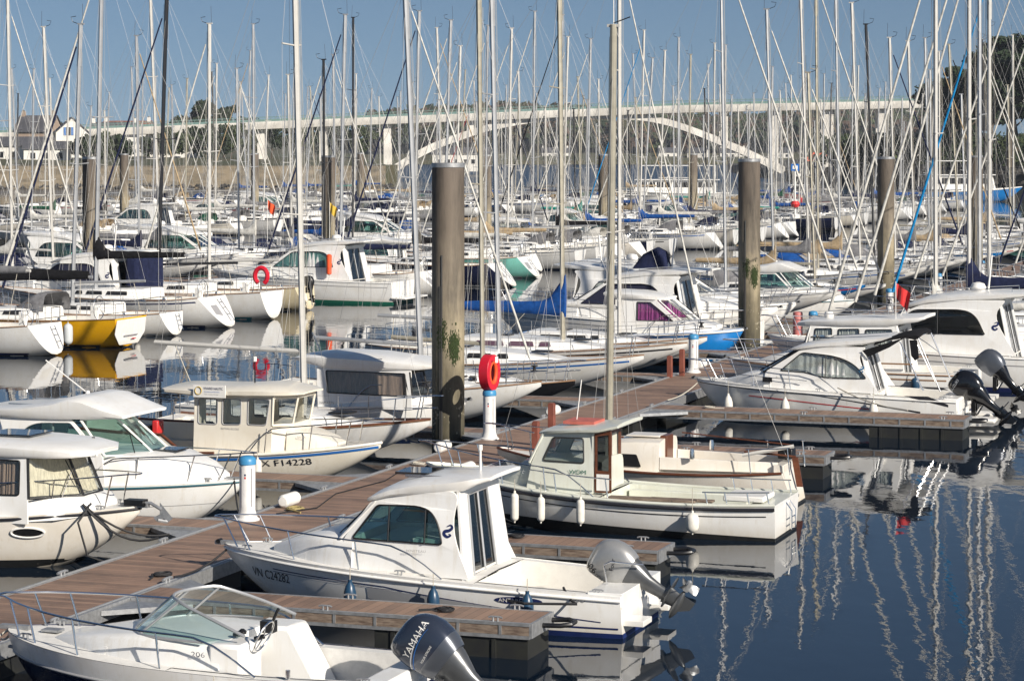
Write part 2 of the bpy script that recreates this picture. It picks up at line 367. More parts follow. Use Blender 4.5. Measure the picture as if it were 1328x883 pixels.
def rails(parent, h, x0, x1, ht, posts, inset=.08, r=.013, m=None, bow=True, name='pulpit', mid=False, over=.0, sides=(1, -1), drop=True, lean=.05):
    """bow rail: a tube over posts along the sheer"""
    m = m or steel; mb = MB()
    def p(x, sd_, z): return Vector((x, sd_ * max(h.half(min(x, h.L)) - inset, .05), h.sheer(min(x, h.L)) + z))
    tops = []
    N = 14
    for sd_ in sides:
        pts = []
        for i in range(N + 1):
            x = lin(x0, x1, i / N); zz = ht * (min(1, (i / N) / .22) if drop else 1); zz = ht * math.sin(min(1, (i / N) / .25) * math.pi / 2) if drop else ht
            q = p(x - 0 * over, sd_, zz); q.x += over * (i / N) ** 3; pts.append(q)
        tops.append(pts)
        if mid: mb.tube([Vector((q.x, q.y, lin(h.sheer(min(q.x, h.L)), q.z, .5))) for q in pts[3:]], r * .75, m, 6)
        for px in posts:
            i = (px - x0) / (x1 - x0); q = p(px, sd_, ht); q.x += over * i ** 3; q.y -= 0
            mb.tube([p(px - lean, sd_, -.02) + Vector((0, sd_ * .0, 0)), q], r, m, 6)
    if bow and len(tops) == 2:
        a, b = tops[0][-1], tops[1][-1]; c = (a + b) / 2 + Vector((.16, 0, 0.0))
        mb.tube(tops[0] + [a.lerp(c, .6) + Vector((.04, (a.y) * .25, 0)), c, b.lerp(c, .6) + Vector((.04, b.y * .25, 0))] + tops[1][::-1], r, m, 6)
    else:
        for t_ in tops: mb.tube(t_, r, m, 6)
    return mb.build(name, parent)

def cleat(mb, x, y, z, m, L=.16, ang=0):
    c, s_ = math.cos(ang), math.sin(ang)
    mb.tube([(x - c * L / 2, y - s_ * L / 2, z + .05), (x - c * L * .3, y - s_ * L * .3, z + .062), (x + c * L * .3, y + s_ * L * .3, z + .062), (x + c * L / 2, y + s_ * L / 2, z + .05)], L * .07, m, 6)
    for k in (-.17, .17): mb.tube([(x + c * L * k, y + s_ * L * k, z), (x + c * L * k, y + s_ * L * k, z + .06)], L * .075, m, 6)

def cleats(parent, items, m=None, L=.17):
    for x, y, z in items:
        mb = MB(); cleat(mb, x, y, z, m or galv, L); mb.build('cleat', parent)
def ropes(label, items, m=None, r=.016):
    for i, pts in enumerate(items):
        mb = MB(); mb.tube(pts, r, m or rope_w, 6); o = mb.build('mooring_rope')
        tag(o, label + (('', ', running left', ', running right', ', lower one')[i] if len(items) > 1 else ''), 'rope')
def fender(loc, top, m, kind, label, group, r=.085, h=.5, tip=None):
    """a hanging fender with its own line; loc = centre of its body"""
    o = thing('boat_fender', label, 'fender', loc, 0, group)
    mb = MB(); prof = [(0.012, -h / 2 - .03), (.02, -h / 2)] + [(r * math.sin(a * math.pi / 12), -h / 2 + r * (1 - math.cos(a * math.pi / 12))) for a in range(1, 7)]
    prof += [(r * 1.02, 0)] + [(r * math.cos(a * math.pi / 12), h / 2 - r * (1 - math.sin(a * math.pi / 12))) for a in range(0, 6)] + [(.025, h / 2), (.02, h / 2 + .04)]
    if kind == 'tear': prof = [(.01, -h / 2)] + [(r * math.sin(math.pi * k / 16), -h / 2 + r * (1 - math.cos(math.pi * k / 16))) for k in range(1, 9)] + [(r * .97, h * .05), (r * .7, h * .3), (r * .3, h * .46), (.03, h * .5), (.03, h * .56)]
    mb.lathe(prof, (0, 0, 0), m, 16); mb.build('fender_body', o)
    mb = MB(); tz = top - loc[2]; mb.tube([(0, 0, h / 2), (0, 0, tz)], .007, rope_w, 5); mb.build('fender_line', o)
    return o
# ---------------------------------------------------------------- outboard motors
def outboard(parent, piv, tilt, body, leg, sc=1.0, text=None, tcol=None, extra=None, prop=None, top=None, two=None, steer=0):
    """sub-parts hang under the motor, the motor under the boat"""
    Rt = Matrix.Rotation(R(steer), 3, 'Z') @ Matrix.Rotation(R(tilt), 3, 'Y'); O = Vector(piv)
    T = lambda x, y, z: O + Rt @ (Vector((x, y, z)) * sc)
    # the motor itself: mid section, leg, cavitation plate, gearcase, skeg, clamp bracket
    mb = MB()
    def sec(z, xc, hx, hy, e=2.4, n=20):
        r = []
        for k in range(n):
            t = 2 * math.pi * k / n; c, s_ = math.cos(t), math.sin(t)
            r.append(T(xc + hx * math.copysign(abs(c) ** (2 / e), c), hy * math.copysign(abs(s_) ** (2 / e), s_), z))
        return r
    mb.rows([sec(.16, -.2, .24, .17), sec(.05, -.2, .22, .16), sec(-.08, -.2, .17, .12), sec(-.2, -.2, .12, .085), sec(-.42, -.2, .095, .055), sec(-.55, -.2, .10, .045)], leg, closed=True, caps=True)
    mb.rows([sec(-.545, -.27, .26, .115, 2.2), sec(-.565, -.27, .26, .115, 2.2)], leg, closed=True, caps=True)
    mb.rows([sec(-.5, -.22, .15, .05, 2), sec(-.66, -.22, .12, .035, 2), sec(-.72, -.22, .12, .03, 2)], leg, closed=True, caps=True)
    q = [(0.0, -.23), (.03, -.18), (.06, -.08), (.068, .05), (.06, .15), (.03, .23), (.005, .27)]
    rows = []
    for r_, x in q:
        rows.append([T(-.2 + x, r_ * math.cos(2 * math.pi * k / 12), -.74 + r_ * math.sin(2 * math.pi * k / 12)) for k in range(12)])
    mb.rows(rows, leg, closed=True, caps=True)
    mb.rows([[T(-.07, .008, -.78), T(-.34, .008, -.78), T(-.34, -.008, -.78), T(-.07, -.008, -.78)], [T(-.2, .006, -.95), T(-.34, .006, -.97), T(-.34, -.006, -.97), T(-.2, -.006, -.95)]], leg, closed=True, caps=True)
    for s_ in (1, -1):
        a = O + Vector((-.01, s_ * .14 * sc, -.3 * sc)); b = O + Vector((.06 * sc, s_ * .17 * sc, .06 * sc))
        mb.box(min(a.x, b.x) - .03, max(a.x, b.x), min(a.y, b.y), max(a.y, b.y), a.z, b.z, leg)
    mb.tube([O + Vector((0, -.2 * sc, 0)), O + Vector((0, .2 * sc, 0))], .03 * sc, leg, 8)
    mb.tube([O + Vector((-.05, 0, -.25 * sc)), T(-.1, 0, -.15)], .035 * sc, steel, 8)
    m = mb.build('outboard_motor', parent, ang=45)
    # cowling
    mb = MB(); S = [(.12, -.2, .255, .185), (.2, -.2, .29, .205), (.3, -.2, .315, .215), (.42, -.19, .33, .215), (.54, -.175, .32, .205), (.64, -.15, .29, .185), (.71, -.13, .24, .15), (.745, -.12, .16, .09), (.755, -.12, .05, .03)]
    mb.rows([sec(z, xc, a, b, 2.9, 28) for z, xc, a, b in S], body, closed=True, caps=True)
    cw = mb.build('cowling', m, ang=50)
    if two:
        mb = MB(); mb.rows([sec(z, xc, a * 1.012, b * 1.015, 2.9, 28) for z, xc, a, b in [(.10, -.2, .25, .18), (.2, -.2, .29, .205), (.27, -.2, .305, .21)]], two, closed=True, caps=True); mb.build('lower_cowling', m)
    if prop:
        mb = MB(); hub = []
        for r_, x in [(.05, -.42), (.052, -.5), (.04, -.58), (.01, -.6)]: hub.append([T(x, r_ * math.cos(2 * math.pi * k / 10), -.74 + r_ * math.sin(2 * math.pi * k / 10)) for k in range(10)])
        mb.rows(hub, prop, closed=True, caps=True)
        for bl in range(3):
            a0 = bl * 2 * math.pi / 3 + .3; rows = []
            for i in range(6):
                r_ = .045 + .135 * i / 5; wd = .5 * math.sin(math.pi * (i + .7) / 6.4) + .12; row = []
                for k in range(5):
                    aa = a0 + wd * (k / 4 - .5) * 1.2; row.append(T(-.5 + .07 * (k / 4 - .5) * 1.5, r_ * math.cos(aa), -.74 + r_ * math.sin(aa)))
                rows.append(row)
            mb.rows(rows, prop); mb.rows([[p + Rt @ Vector((.008, 0, 0)) for p in r] for r in rows], prop)
        mb.build('propeller', m)
    def onside(u, v, side=1, off=.004):          # u towards the stern, v up, on the side of the cowling
        z = .42 + v; xx = -u
        ib = [i for i in range(len(S) - 1) if S[i][0] <= z <= S[i + 1][0]]; i = ib[0] if ib else 0
        f = (z - S[i][0]) / (S[i + 1][0] - S[i][0]); xc, a, b = [lin(S[i][k], S[i + 1][k], f) for k in (1, 2, 3)]
        tt = min(abs((xx - xc) / a), .98); y = b * (1 - tt ** 2.9) ** (1 / 2.9)
        return T(xx, side * (y + off), z)
    if text:
        for (s_, siz, u0, v0, rot, c) in text:
            cr, sr = math.cos(R(rot)), math.sin(R(rot))
            lettering('lettering', s_, siz, c, m, lambda u, v: onside(u0 + u * cr - v * sr, v0 + u * sr + v * cr))
    if extra:
        for nm_, pts, wd, c in extra:
            mb = MB(); n = 14; rows = []
            for i in range(n + 1):
                u = lin(pts[0][0], pts[1][0], i / n); v = lin(pts[0][1], pts[1][1], i / n) + pts[2] * 4 * (i / n) * (1 - i / n)
                w0 = wd * (1 - .85 * i / n); rows.append([onside(u, v - w0 / 2, off=.003), onside(u, v + w0 / 2, off=.003)])
            mb.rows(rows, c); mb.build(nm_, m)
    return m

# ---------------------------------------------------------------- cruisers
def emblem(parent, fm, m, size=.1):
    """small seahorse-like swirl used by the builder of the white cruisers"""
    mb = MB(); pts = [(-.1, .35), (.25, .5), (.42, .3), (.15, .05), (-.25, -.05), (-.3, -.3), (0, -.5), (.3, -.35), (.1, -.25)]
    P3 = bez([(p[0], p[1], 0) for p in pts], 4); N = len(P3); rows = []
    for i, p in enumerate(P3):
        d = (P3[min(i + 1, N - 1)] - P3[max(i - 1, 0)]).normalized(); nrm = Vector((-d.y, d.x, 0)); w_ = .12 * math.sin(math.pi * (i + 1) / (N + 1)) + .02
        rows.append([fm(*((p + nrm * w_) * size).xy), fm(*((p - nrm * w_) * size).xy)])
    mb.rows(rows, m); return mb.build('emblem', parent)

def cruiser(root, c):
    """c: dict of shape numbers; x runs from stern to bow, z from the waterline"""
    h = Hull(**c['hull']); L = h.L; root_ = root
    hu = h.shell(c.get('hm', white), 'hull', root)
    h.rail('rub_rail', c.get('rail_m', greyp), c.get('rail_r', .022), c.get('rail_dz', -.05), hu, .004, sq=.8)
    for b in c.get('bands', []): h.band(b[0], b[1], b[2], b[3], b[4], b[5], hu, stern=b[6] if len(b) > 6 else False)
    ck = c.get('ck'); h.deck(c.get('dm', deckw), ck, c.get('inset', .22), c.get('floor', .12), root, lm=c.get('lm', liner))
    if 'trunk' in c: trunk('coachroof', c['trunk'], c.get('tm', white), root)
    cb = c.get('cab')
    if cb:
        a, k, x0, f = cb['wall']; W_ = lambda x, z: a - k * (z - 1) - f * max(0, x - x0)
        cm = c.get('cm', white); mb = MB(); th = .035
        for s_ in (1, -1):
            mb.panel(cb['prof'], [q[0] for q in cb['wins']], lambda u, v, d: Vector((u, s_ * (W_(u, v) - d), v)), th, cm)
        bx, bz0, bz1 = cb['aft'][:3]; by = W_(bx, bz0) - .02; by1 = W_(cb['aft'][3], bz1) - .02; ax = cb['aft'][3]   # aft bulkhead, door opening
        fm = lambda u, v, d: Vector((lin(bx, ax, (v - bz0) / (bz1 - bz0)) + d, u * lin(by, by1, (v - bz0) / (bz1 - bz0)), v))
        dr = cb.get('door', (-.15, .8)); dz = cb.get('doorz', (bz0 + .02, bz1 - .1))
        mb.panel([(-1, bz0), (1, bz0), (1, bz1), (-1, bz1)], [[(dr[0], dz[0]), (dr[1], dz[0]), (dr[1], dz[1]), (dr[0], dz[1])]], fm, .04, cm)
        # floor and dash inside so the windows look into a room
        fx = max(p[0] for p in cb['prof']); zf = cb.get('inner', .75)
        mb.box(bx + .05, fx - .5, -by + .08, by - .08, zf - .03, zf, liner)
        mb.box(fx - .95, fx - .35, -by * .8, by * .8, zf, zf + .38, liner)
        mb.box(bx + .5, bx + .9, by * .2, by * .85, zf, zf + .5, liner); mb.box(bx + .5, bx + 1.0, -by * .85, -by * .2, zf, zf + .45, liner)
        mb.build('cabin', root, ang=30, bevel=.012)
        # door: glass in a steel frame
        mb = MB(); d0, d1 = dr; q = [(d0, dz[0]), (d1, dz[0]), (d1, dz[1]), (d0, dz[1])]
        fr = [fm(u, v, -.01) for u, v in q]; mb.tube(fr, .022, c.get('doorm', alu), 6, closed=True); mdl = (d0 + d1) / 2; mb.tube([fm(mdl, dz[0], -.01), fm(mdl, dz[1], -.01)], .02, c.get('doorm', alu), 6)
        dd = mb.build('door', root); g_ = MB(); g_.panel(q, [], lambda u, v, d: fm(u, v, .01 + d), .006, cb.get('dglass', gl_dark)); g_.build('door_glass', dd, flat=True)
        for s_ in (1, -1):
            for poly, gm, fmat, cur, mull in cb['wins']:
                mb = MB(); mb.tube([Vector((u, s_ * (W_(u, v) + .004), v)) for u, v in poly], .014, fmat, 6, closed=True)
                for mx_ in mull:
                    zz = [p[1] for p in poly]
                    ys = []
                    for i in range(len(poly)):
                        p, q2 = poly[i - 1], poly[i]
                        if (p[0] - mx_) * (q2[0] - mx_) <= 0 and abs(p[0] - q2[0]) > 1e-6: ys.append(lin(p[1], q2[1], (mx_ - p[0]) / (q2[0] - p[0])))
                    if len(ys) >= 2: mb.tube([Vector((mx_, s_ * (W_(mx_, z) + .006), z)) for z in (min(ys), max(ys))], .014, fmat, 6)
                fo = mb.build('window', root); g_ = MB(); g_.panel(poly, [], lambda u, v, d: Vector((u, s_ * (W_(u, v) - .008 - d), v)), .006, gm); g_.build('pane', fo, flat=True)
                if cur:
                    cx0, cx1 = min(p[0] for p in poly), max(p[0] for p in poly); z0_, z1_ = min(p[1] for p in poly), max(p[1] for p in poly); rows = []; nn = 60
                    for i in range(nn + 1):
                        x = lin(cx0 + .02, cx1 - .02, i / nn)
                        zs = []
                        for j in range(len(poly)):
                            p, q2 = poly[j - 1], poly[j]
                            if (p[0] - x) * (q2[0] - x) <= 0 and abs(p[0] - q2[0]) > 1e-6: zs.append(lin(p[1], q2[1], (x - p[0]) / (q2[0] - p[0])))
                        if len(zs) < 2: continue
                        rows.append([Vector((x, s_ * (W_(x, z) - .05 + .013 * math.sin(i * 1.05 + math.sin(i * .31) * 2)), z)) for z in (min(zs) + .01, max(zs) - .01)])
                    cc = MB(); cc.rows(rows, cur); cc.build('curtain', fo)
        # windscreen: three panes between the walls
        if 'ws' in cb:
            (xb, zb_), (xt, zt_), bow_ = cb['ws'][:3]; wb, wt = W_(xb, zb_) - .01, W_(xt, zt_) - .01; wsm = cb['ws'][3]; wfm = cb['ws'][4]
            def wp(i, v):
                u = -1 + 2 * i / 3; return Vector((lin(xb, xt, v) + lin(bow_, bow_ * .6, v) * (1 - u * u), -u * lin(wb, wt, v), lin(zb_, zt_, v)))
            mb = MB()
            for i in range(4): mb.tube([wp(i, 0), wp(i, 1)], .024, wfm, 6)
            mb.tube([wp(i, 0) for i in range(4)], .02, wfm, 6); mb.tube([wp(i, 1) for i in range(4)], .02, wfm, 6)
            wo = mb.build('windscreen', root)
            for i in range(3):
                g_ = MB(); g_.add([wp(i, .02), wp(i + 1, .02), wp(i + 1, .98), wp(i, .98)], [(0, 1, 2, 3)], wsm); g_.build('pane', wo, flat=True)
                if cb.get('wscur'):
                    g_ = MB(); rr = [];
                    for kk in range(19): pp = wp(i + kk / 18, .03) if False else wp(i, .04).lerp(wp(i + 1, .04), kk / 18); qq = wp(i, .96).lerp(wp(i + 1, .96), kk / 18); dx = -.07 + .015 * math.sin(kk * 1.3); rr.append([pp + Vector((dx, 0, 0)), qq + Vector((dx, 0, 0))])
                    g_.rows(rr, cb['wscur']); g_.build('curtain', wo)
            mb = MB()                                   # wipers
            for i in (0, 2): a_ = wp(i + .5, -.02) + Vector((.02, 0, .02)); b_ = wp(i + .15, .55) + Vector((.03, 0, .02)); mb.tube([a_, b_], .01, blackp, 5); mb.tube([wp(i + .1, .25) + Vector((.03, 0, .02)), wp(i + .2, .85) + Vector((.03, 0, .02))], .01, blackp, 5)
            mb.build('wiper', wo)
    if 'roof' in c: roofmesh('roof', c['roof'], c.get('rm', white), root, c.get('rpw', 3.4))
    if 'pulpit' in c: rails(root, h, **c['pulpit'])
    # deck fittings
    cleats(root, [(x, s_ * (h.half(x) - .09), h.sheer(x)) for x in (L - .55, L * .5, .35) for s_ in (1, -1)])
    mb = MB(); zb = h.sheer(L); mb.box(L - .35, L + .16, -.045, .045, zb - .03, zb + .03, galv); mb.tube([(L + .1, -.06, zb + .02), (L + .1, .06, zb + .02)], .035, blackp, 8)
    mb.build('bow_roller', root)
    return h

# ---------------------------------------------------------------- sailing boats
def sailboat(root, L=9.0, B=3.0, fb=1.0, mast=12.0, hm=white, boot=navyp, stripe=None, cover=None, mm=alu, gen=None, hood=None, mx=.57, tr=.35, two=1, wheel=True, hi=False, rake=.02, boomz=None, cov_h=.34, wr=.006, trunk_m=white, win=blackp, anti=antif, rails_=True, boomlen=.36, tops=True, genr=.055, tm=None):
    h = Hull(L, B, fb * .93, fb * .86, fb * 1.12, draft=.35, bs=.72, sm=.42, p=2.0, q=.95, sk=.25, kp=1.7 if not hi else 2.2, g0=.40, g1=.62, tr=tr, N=22 if hi else 14, K=7 if hi else 5, zk0=.04)
    hu = h.shell(hm, 'hull', root, tm=tm)
    h.band('boot_stripe', boot, lambda x: .02, lambda x: .10 + .03 * x / L, parent=hu, n=16)
    h.band('antifouling', anti, lambda x: -.12, lambda x: .03, parent=hu, n=16, stern=True)
    if stripe: h.band('cove_stripe', stripe, lambda x: h.sheer(x) - .17, lambda x: h.sheer(x) - .12, L * .03, L * .96, hu, n=16)
    h.rail('toe_rail', galv if not hi else teak, .018, 0.0, hu)
    ck = (L * .06, L * .33); h.deck(deckw, ck, .42, fb * .45, root, lm=liner)
    z0 = fb * .86; zr = z0 + .36
    trunk('coachroof', [(L * .33, B * .30, zr + .02, z0), (L * .36, B * .33, zr + .03, z0), (L * .5, B * .33, zr, z0), (L * .62, B * .27, zr - .06, z0 + .02), (L * .74, B * .16, z0 + .16, z0 + .04), (L * .78, B * .12, z0 + .09, z0 + .05)], trunk_m, root)
    # cabin windows: long strips on both sides of the coachroof
    mb = MB()
    for s_ in (1, -1):
        for a, b in ((.38, .47), (.485, .56), (.575, .61)):
            ya, yb = [B * lin(.33, .27, max(0, (u - .5) / .12)) for u in (a, b)]
            f = lambda x, y, k: Vector((L * x, s_ * (y * (.99 - .045 * k) + .006), z0 + .36 * lin(.42, .8, k)))
            mb.add([f(a, ya, 0), f(b, yb, 0), f(b - .005, yb, 1), f(a + .004, ya, 1)], [(0, 1, 2, 3)], win)
    mb.build('cabin_window', root, flat=True)
    for a, b, y, z in ((.66, .5, .25, z0 + .3), (.42, .4, .22, zr + .02)): mb = MB(); mb.box(L * a, L * a + b, -y, y, z, z + .035, blackp); mb.build('hatch', root, flat=True)
    for s_ in (1, -1): mb = MB(); mb.lathe([(.06, 0), (.05, .04), (.045, .1), (.06, .13)], (L * .22, s_ * B * .37, h.sheer(L * .22)), steel, 8); mb.build('winch', root)
    # mast, spreaders
    X = L * mx; top = Vector((X - rake * mast, 0, mast)); base = Vector((X, 0, zr - .05))
    mb = MB(); rM = (.066 + L * .004) if hi else (.05 + L * .0036); at = lambda k: base.lerp(top, k)
    mb.tube([at(0), at(.5), at(.85), at(1)], rM, mm, 8, sq=.72); mb.tube([at(.85), at(1.0)], rM * .9, mm, 8)
    mb.build('mast', root)
    mm_ = kids_last = None
    sp = [.5] if two == 1 else [.36, .67]; spw = B * .27
    for k in sp:
        mb = MB(); f = 1 if k < .6 else .8; a = at(k) + Vector((-.12, 0, .04)); mb.tube([a + Vector((0, spw * f, 0)), at(k), a + Vector((0, -spw * f, 0))], .022, mm, 5); mb.build('spreader', root)
    if tops:
        mb = MB(); mb.tube([top + Vector((-.12, .03, .0)), top + Vector((-.1, .05, .8))], .008, blackp, 4); mb.tube([top, top + Vector((.35, 0, .12)), top + Vector((.42, 0, .3)), top + Vector((.2, 0, .33))], .013, blackp, 4); mb.box(top.x - .14, top.x + .12, -.04, .04, top.z, top.z + .06, mm); mb.build('masthead_gear', root)
    # standing rigging
    mb = MB(); ys = B * .44; bowp = Vector((L * .985, 0, h.sheer(L) + .05)); hd = at(.96)
    for s_ in (1, -1):
        prev = Vector((X - .1, s_ * ys, h.sheer(X)))
        tips = [at(k) + Vector((-.12, s_ * spw * (1 if k < .6 else .8), .04)) for k in sp]
        mb.tube([prev] + tips + [hd], wr, wire, 4); mb.tube([Vector((X - .35, s_ * ys, h.sheer(X))), at(sp[0] - .02)], wr, wire, 4)
        if two > 1: mb.tube([tips[0], at(sp[1])], wr * .8, wire, 4)
        mb.tube([Vector((X + .3, s_ * ys * .9, h.sheer(X))), at(sp[0] - .03)], wr, wire, 4)
        mb.tube([Vector((L * .02 + tr * .8, s_ * B * .3, h.sheer(0))), Vector((L * .1, 0, mast * .4)), at(.995)], wr, wire, 4)
    mb.tube([bowp, at(.97)], wr, wire, 4)
    bz = boomz or (zr + .75); be = Vector((X - L * boomlen - .3, 0, bz + .12))
    mb.tube([be, at(.99)], wr * .8, wire, 4)
    for d in (.06, -.07): mb.tube([at(.02) + Vector((rM + .03, d, 0)), at(.97) + Vector((rM + .02, d * .4, 0))], wr * .8, rope_w, 4)
    mb.tube([at(.05) + Vector((-rM - .3, .1, 0)), at(.9) + Vector((-rM - .02, .02, 0))], wr * .8, rope_w, 4)
    mb.build('rigging', root)
    # boom and sail under its cover
    mb = MB(); mb.tube([Vector((X - .08, 0, bz)), be], .055, mm, 8); mb.tube([be + Vector((.5, 0, 0)), Vector((L * .2, 0, fb * .9 + .1))], .012, rope_w, 4); mb.build('boom', root)
    if cover:
        mb = MB(); rows = []; n = 16; r2 = random.Random(int(L * 100 + mast * 7))
        for i in range(n + 1):
            f = i / n; x = lin(X + .08, be.x + .15, f); hh = cov_h * (1 - .45 * f) + .55 * max(0, 1 - f * 6) ** 1.4 * (1.5 if hi else 1); wd = .13 + .03 * math.sin(f * 9) * (1 - f); zc = lin(bz, be.z, f) - .07
            hh *= 1 + .08 * (r2.random() - .5); k = []
            for y, z in ((.35, -.05), (.8, .1), (1, .4), (.75, .75), (.25, 1), (-.25, 1), (-.75, .75), (-1, .4), (-.8, .1), (-.35, -.05)):
                k.append(Vector((x, wd * y * (1 - .35 * f) * (1 + .1 * (r2.random() - .5)), zc + hh * z)))
            rows.append(k)
        mb.rows(rows, cover, closed=True, caps=True); mb.build('sail_cover', root, ang=60)
    if gen:
        mb = MB(); a = bowp.lerp(at(.97), .055); b = bowp.lerp(at(.97), .95); n = 10
        mb.tube([a.lerp(b, .0), a.lerp(b, .03)] + [a.lerp(b, i / n) for i in range(1, n)] + [a.lerp(b, .985), b], genr, gen, 8, r1=genr * .55)
        mb.lathe([(.09, 0), (.09, .03), (.04, .04), (.04, .12), (.09, .13), (.09, .16)], bowp.lerp(at(.97), .02), blackp, 10); mb.build('furled_genoa', root)
    if hood:
        mb = MB(); rows = []
        for x, hw, zt in ((L * .30, B * .30, zr + .55), (L * .335, B * .305, zr + .58), (L * .38, B * .29, zr + .42), (L * .43, B * .26, zr + .05)):
            rows.append([Vector((x, hw * y, lin(zr - .1, zt, z))) for y, z in ((1, 0), (.98, .4), (.9, .8), (.7, .97), (.3, 1), (-.3, 1), (-.7, .97), (-.9, .8), (-.98, .4), (-1, 0))])
        mb.rows(rows, hood); mb.build('sprayhood', root, ang=60)
        mb = MB(); mb.add([Vector((L * x + .01, B * y, z)) for x, y, z in ((.386, .15, zr + .38), (.386, -.15, zr + .38), (.424, -.15, zr + .12), (.424, .15, zr + .12))], [(0, 1, 2, 3)], gl_clear if hi else greyp); mb.build('sprayhood_window', root, flat=True)
    if wheel:
        mb = MB(); c0 = Vector((L * .12, 0, fb * .45 + .85)); N = 18; mb.tube([c0 + Vector((0, .42 * math.cos(2 * math.pi * k / N), .42 * math.sin(2 * math.pi * k / N))) for k in range(N)], .014, steel, 5, closed=True)
        for k in range(5): mb.tube([c0, c0 + Vector((0, .42 * math.cos(k * 1.257), .42 * math.sin(k * 1.257)))], .008, steel, 4)
        mb.box(L * .13, L * .15, -.1, .1, fb * .45, fb * .45 + .95, wht); mb.build('steering_wheel', root)
    if hi and tr > .15:
        mb = MB(); q = lambda y, k: h.pt(0, lin(fb * .2, fb * .85, k), 1) * Vector((1, 0, 1)) + Vector((-.035, y, 0))
        mb.tube([q(-.55, 1), q(-.55, 0), q(-.25, 0), q(-.25, 1)], .014, steel, 6)
        for k in (.3, .6, .85): mb.tube([q(-.56, k), q(-.24, k)], .012, steel, 5)
        mb.build('boarding_ladder', root); mb = MB(); e = Vector((.028, 0, 0)); a, b_, c_, d_ = q(.05, .75), q(.05, .25), q(.6, .35), q(.6, .75)
        mb.add([a + e, b_ + e, c_ + e, d_ + e], [(0, 1, 2, 3)], greyp if tr > .8 else liner); mb.build('transom_hatch', root)
    if rails_:
        rr = .013 if hi else .015
        rails(root, h, L * .86, L * 1.0, .55, (L * .9, L * .965), .06, rr, mid=hi, over=.15, drop=False)
        mb = MB(); q = lambda x, s_, z: Vector((x + tr * max(0, 1 - (x / L) / .2), s_ * (h.half(x) - .06), h.sheer(x) + z))
        N = 6 if hi else 5
        for s_ in (1, -1):
            pts = [q(lin(L * .86, L * .14, i / N), s_, .55) for i in range(N + 1)]
            for i in range(1, N + 1): mb.tube([pts[i] - Vector((0, 0, .55)), pts[i]], rr * .9, steel, 5)
            for dz in (0, -.27): mb.tube([p + Vector((0, 0, dz)) for p in pts], wr * .75, wire, 4)
            mb.tube([q(L * .14, s_, .55), q(L * .06, s_, .55), q(0.02, s_, .52), q(.02, s_ * .45, .52)], rr, steel, 6); mb.tube([q(0.02, s_, 0), q(.02, s_, .52)], rr, steel, 5); mb.tube([q(.02, s_ * .45, 0), q(.02, s_ * .45, .52)], rr, steel, 5)
        mb.build('guard_rail', root)
    return h
# ================================================================ WATER
def water():
    m = bpy.data.materials.new('harbour_water'); m.use_nodes = True; t = m.node_tree; b = t.nodes['Principled BSDF']
    b.inputs['Base Color'].default_value = (0.004, 0.010, 0.020, 1); b.inputs['Roughness'].default_value = .015; b.inputs['IOR'].default_value = 1.33
    tcn = nd(t, 'ShaderNodeTexCoord'); mp = nd(t, 'ShaderNodeMapping'); mp.inputs['Scale'].default_value = (1, .55, 1); mp.inputs['Rotation'].default_value = (0, 0, .3)
    t.links.new(tcn.outputs['Object'], mp.inputs[0])
    n1 = nd(t, 'ShaderNodeTexNoise'); n1.inputs['Scale'].default_value = 2.4; n1.inputs['Detail'].default_value = 4; n1.inputs['Roughness'].default_value = .45
    n2 = nd(t, 'ShaderNodeTexNoise'); n2.inputs['Scale'].default_value = .05; n2.inputs['Detail'].default_value = 2
    n3 = nd(t, 'ShaderNodeTexNoise'); n3.inputs['Scale'].default_value = .35; n3.inputs['Detail'].default_value = 2
    for n in (n1, n2, n3): t.links.new(mp.outputs[0], n.inputs[0])
    r = nd(t, 'ShaderNodeMapRange'); r.inputs['From Min'].default_value = .4; r.inputs['From Max'].default_value = .65; r.inputs['To Min'].default_value = .35; r.inputs['To Max'].default_value = 1.0
    t.links.new(n2.outputs['Fac'], r.inputs[0])
    mu = nd(t, 'ShaderNodeMath', operation='MULTIPLY'); t.links.new(n1.outputs['Fac'], mu.inputs[0]); t.links.new(r.outputs[0], mu.inputs[1])
    m3 = nd(t, 'ShaderNodeMath', operation='MULTIPLY_ADD'); t.links.new(n3.outputs['Fac'], m3.inputs[0]); m3.inputs[1].default_value = 2.2; t.links.new(mu.outputs[0], m3.inputs[2])
    bp = nd(t, 'ShaderNodeBump'); bp.inputs['Strength'].default_value = 1.0; bp.inputs['Distance'].default_value = .0055
    sy = nd(t, 'ShaderNodeSeparateXYZ'); t.links.new(tcn.outputs['Object'], sy.inputs[0])
    wr_ = nd(t, 'ShaderNodeMapRange'); wr_.inputs['From Min'].default_value = 330; wr_.inputs['From Max'].default_value = 480; wr_.inputs['To Min'].default_value = 1; wr_.inputs['To Max'].default_value = 9; t.links.new(sy.outputs[1], wr_.inputs[0])      # the open river is windier than the basin
    rr_ = nd(t, 'ShaderNodeMapRange'); rr_.inputs['From Min'].default_value = 330; rr_.inputs['From Max'].default_value = 480; rr_.inputs['To Min'].default_value = .015; rr_.inputs['To Max'].default_value = .3; t.links.new(sy.outputs[1], rr_.inputs[0]); t.links.new(rr_.outputs[0], b.inputs['Roughness'])
    m4 = nd(t, 'ShaderNodeMath', operation='MULTIPLY'); t.links.new(m3.outputs[0], m4.inputs[0]); t.links.new(wr_.outputs[0], m4.inputs[1]); m3 = m4
    t.links.new(m3.outputs[0], bp.inputs['Height']); t.links.new(bp.outputs[0], b.inputs['Normal'])
    mb = MB(); mb.add([(-4000, -200, 0), (4000, -200, 0), (4000, 7500, 0), (-4000, 7500, 0)], [(0, 1, 2, 3)], m)
    tag(mb.build('water', flat=True), kind='structure')
water()

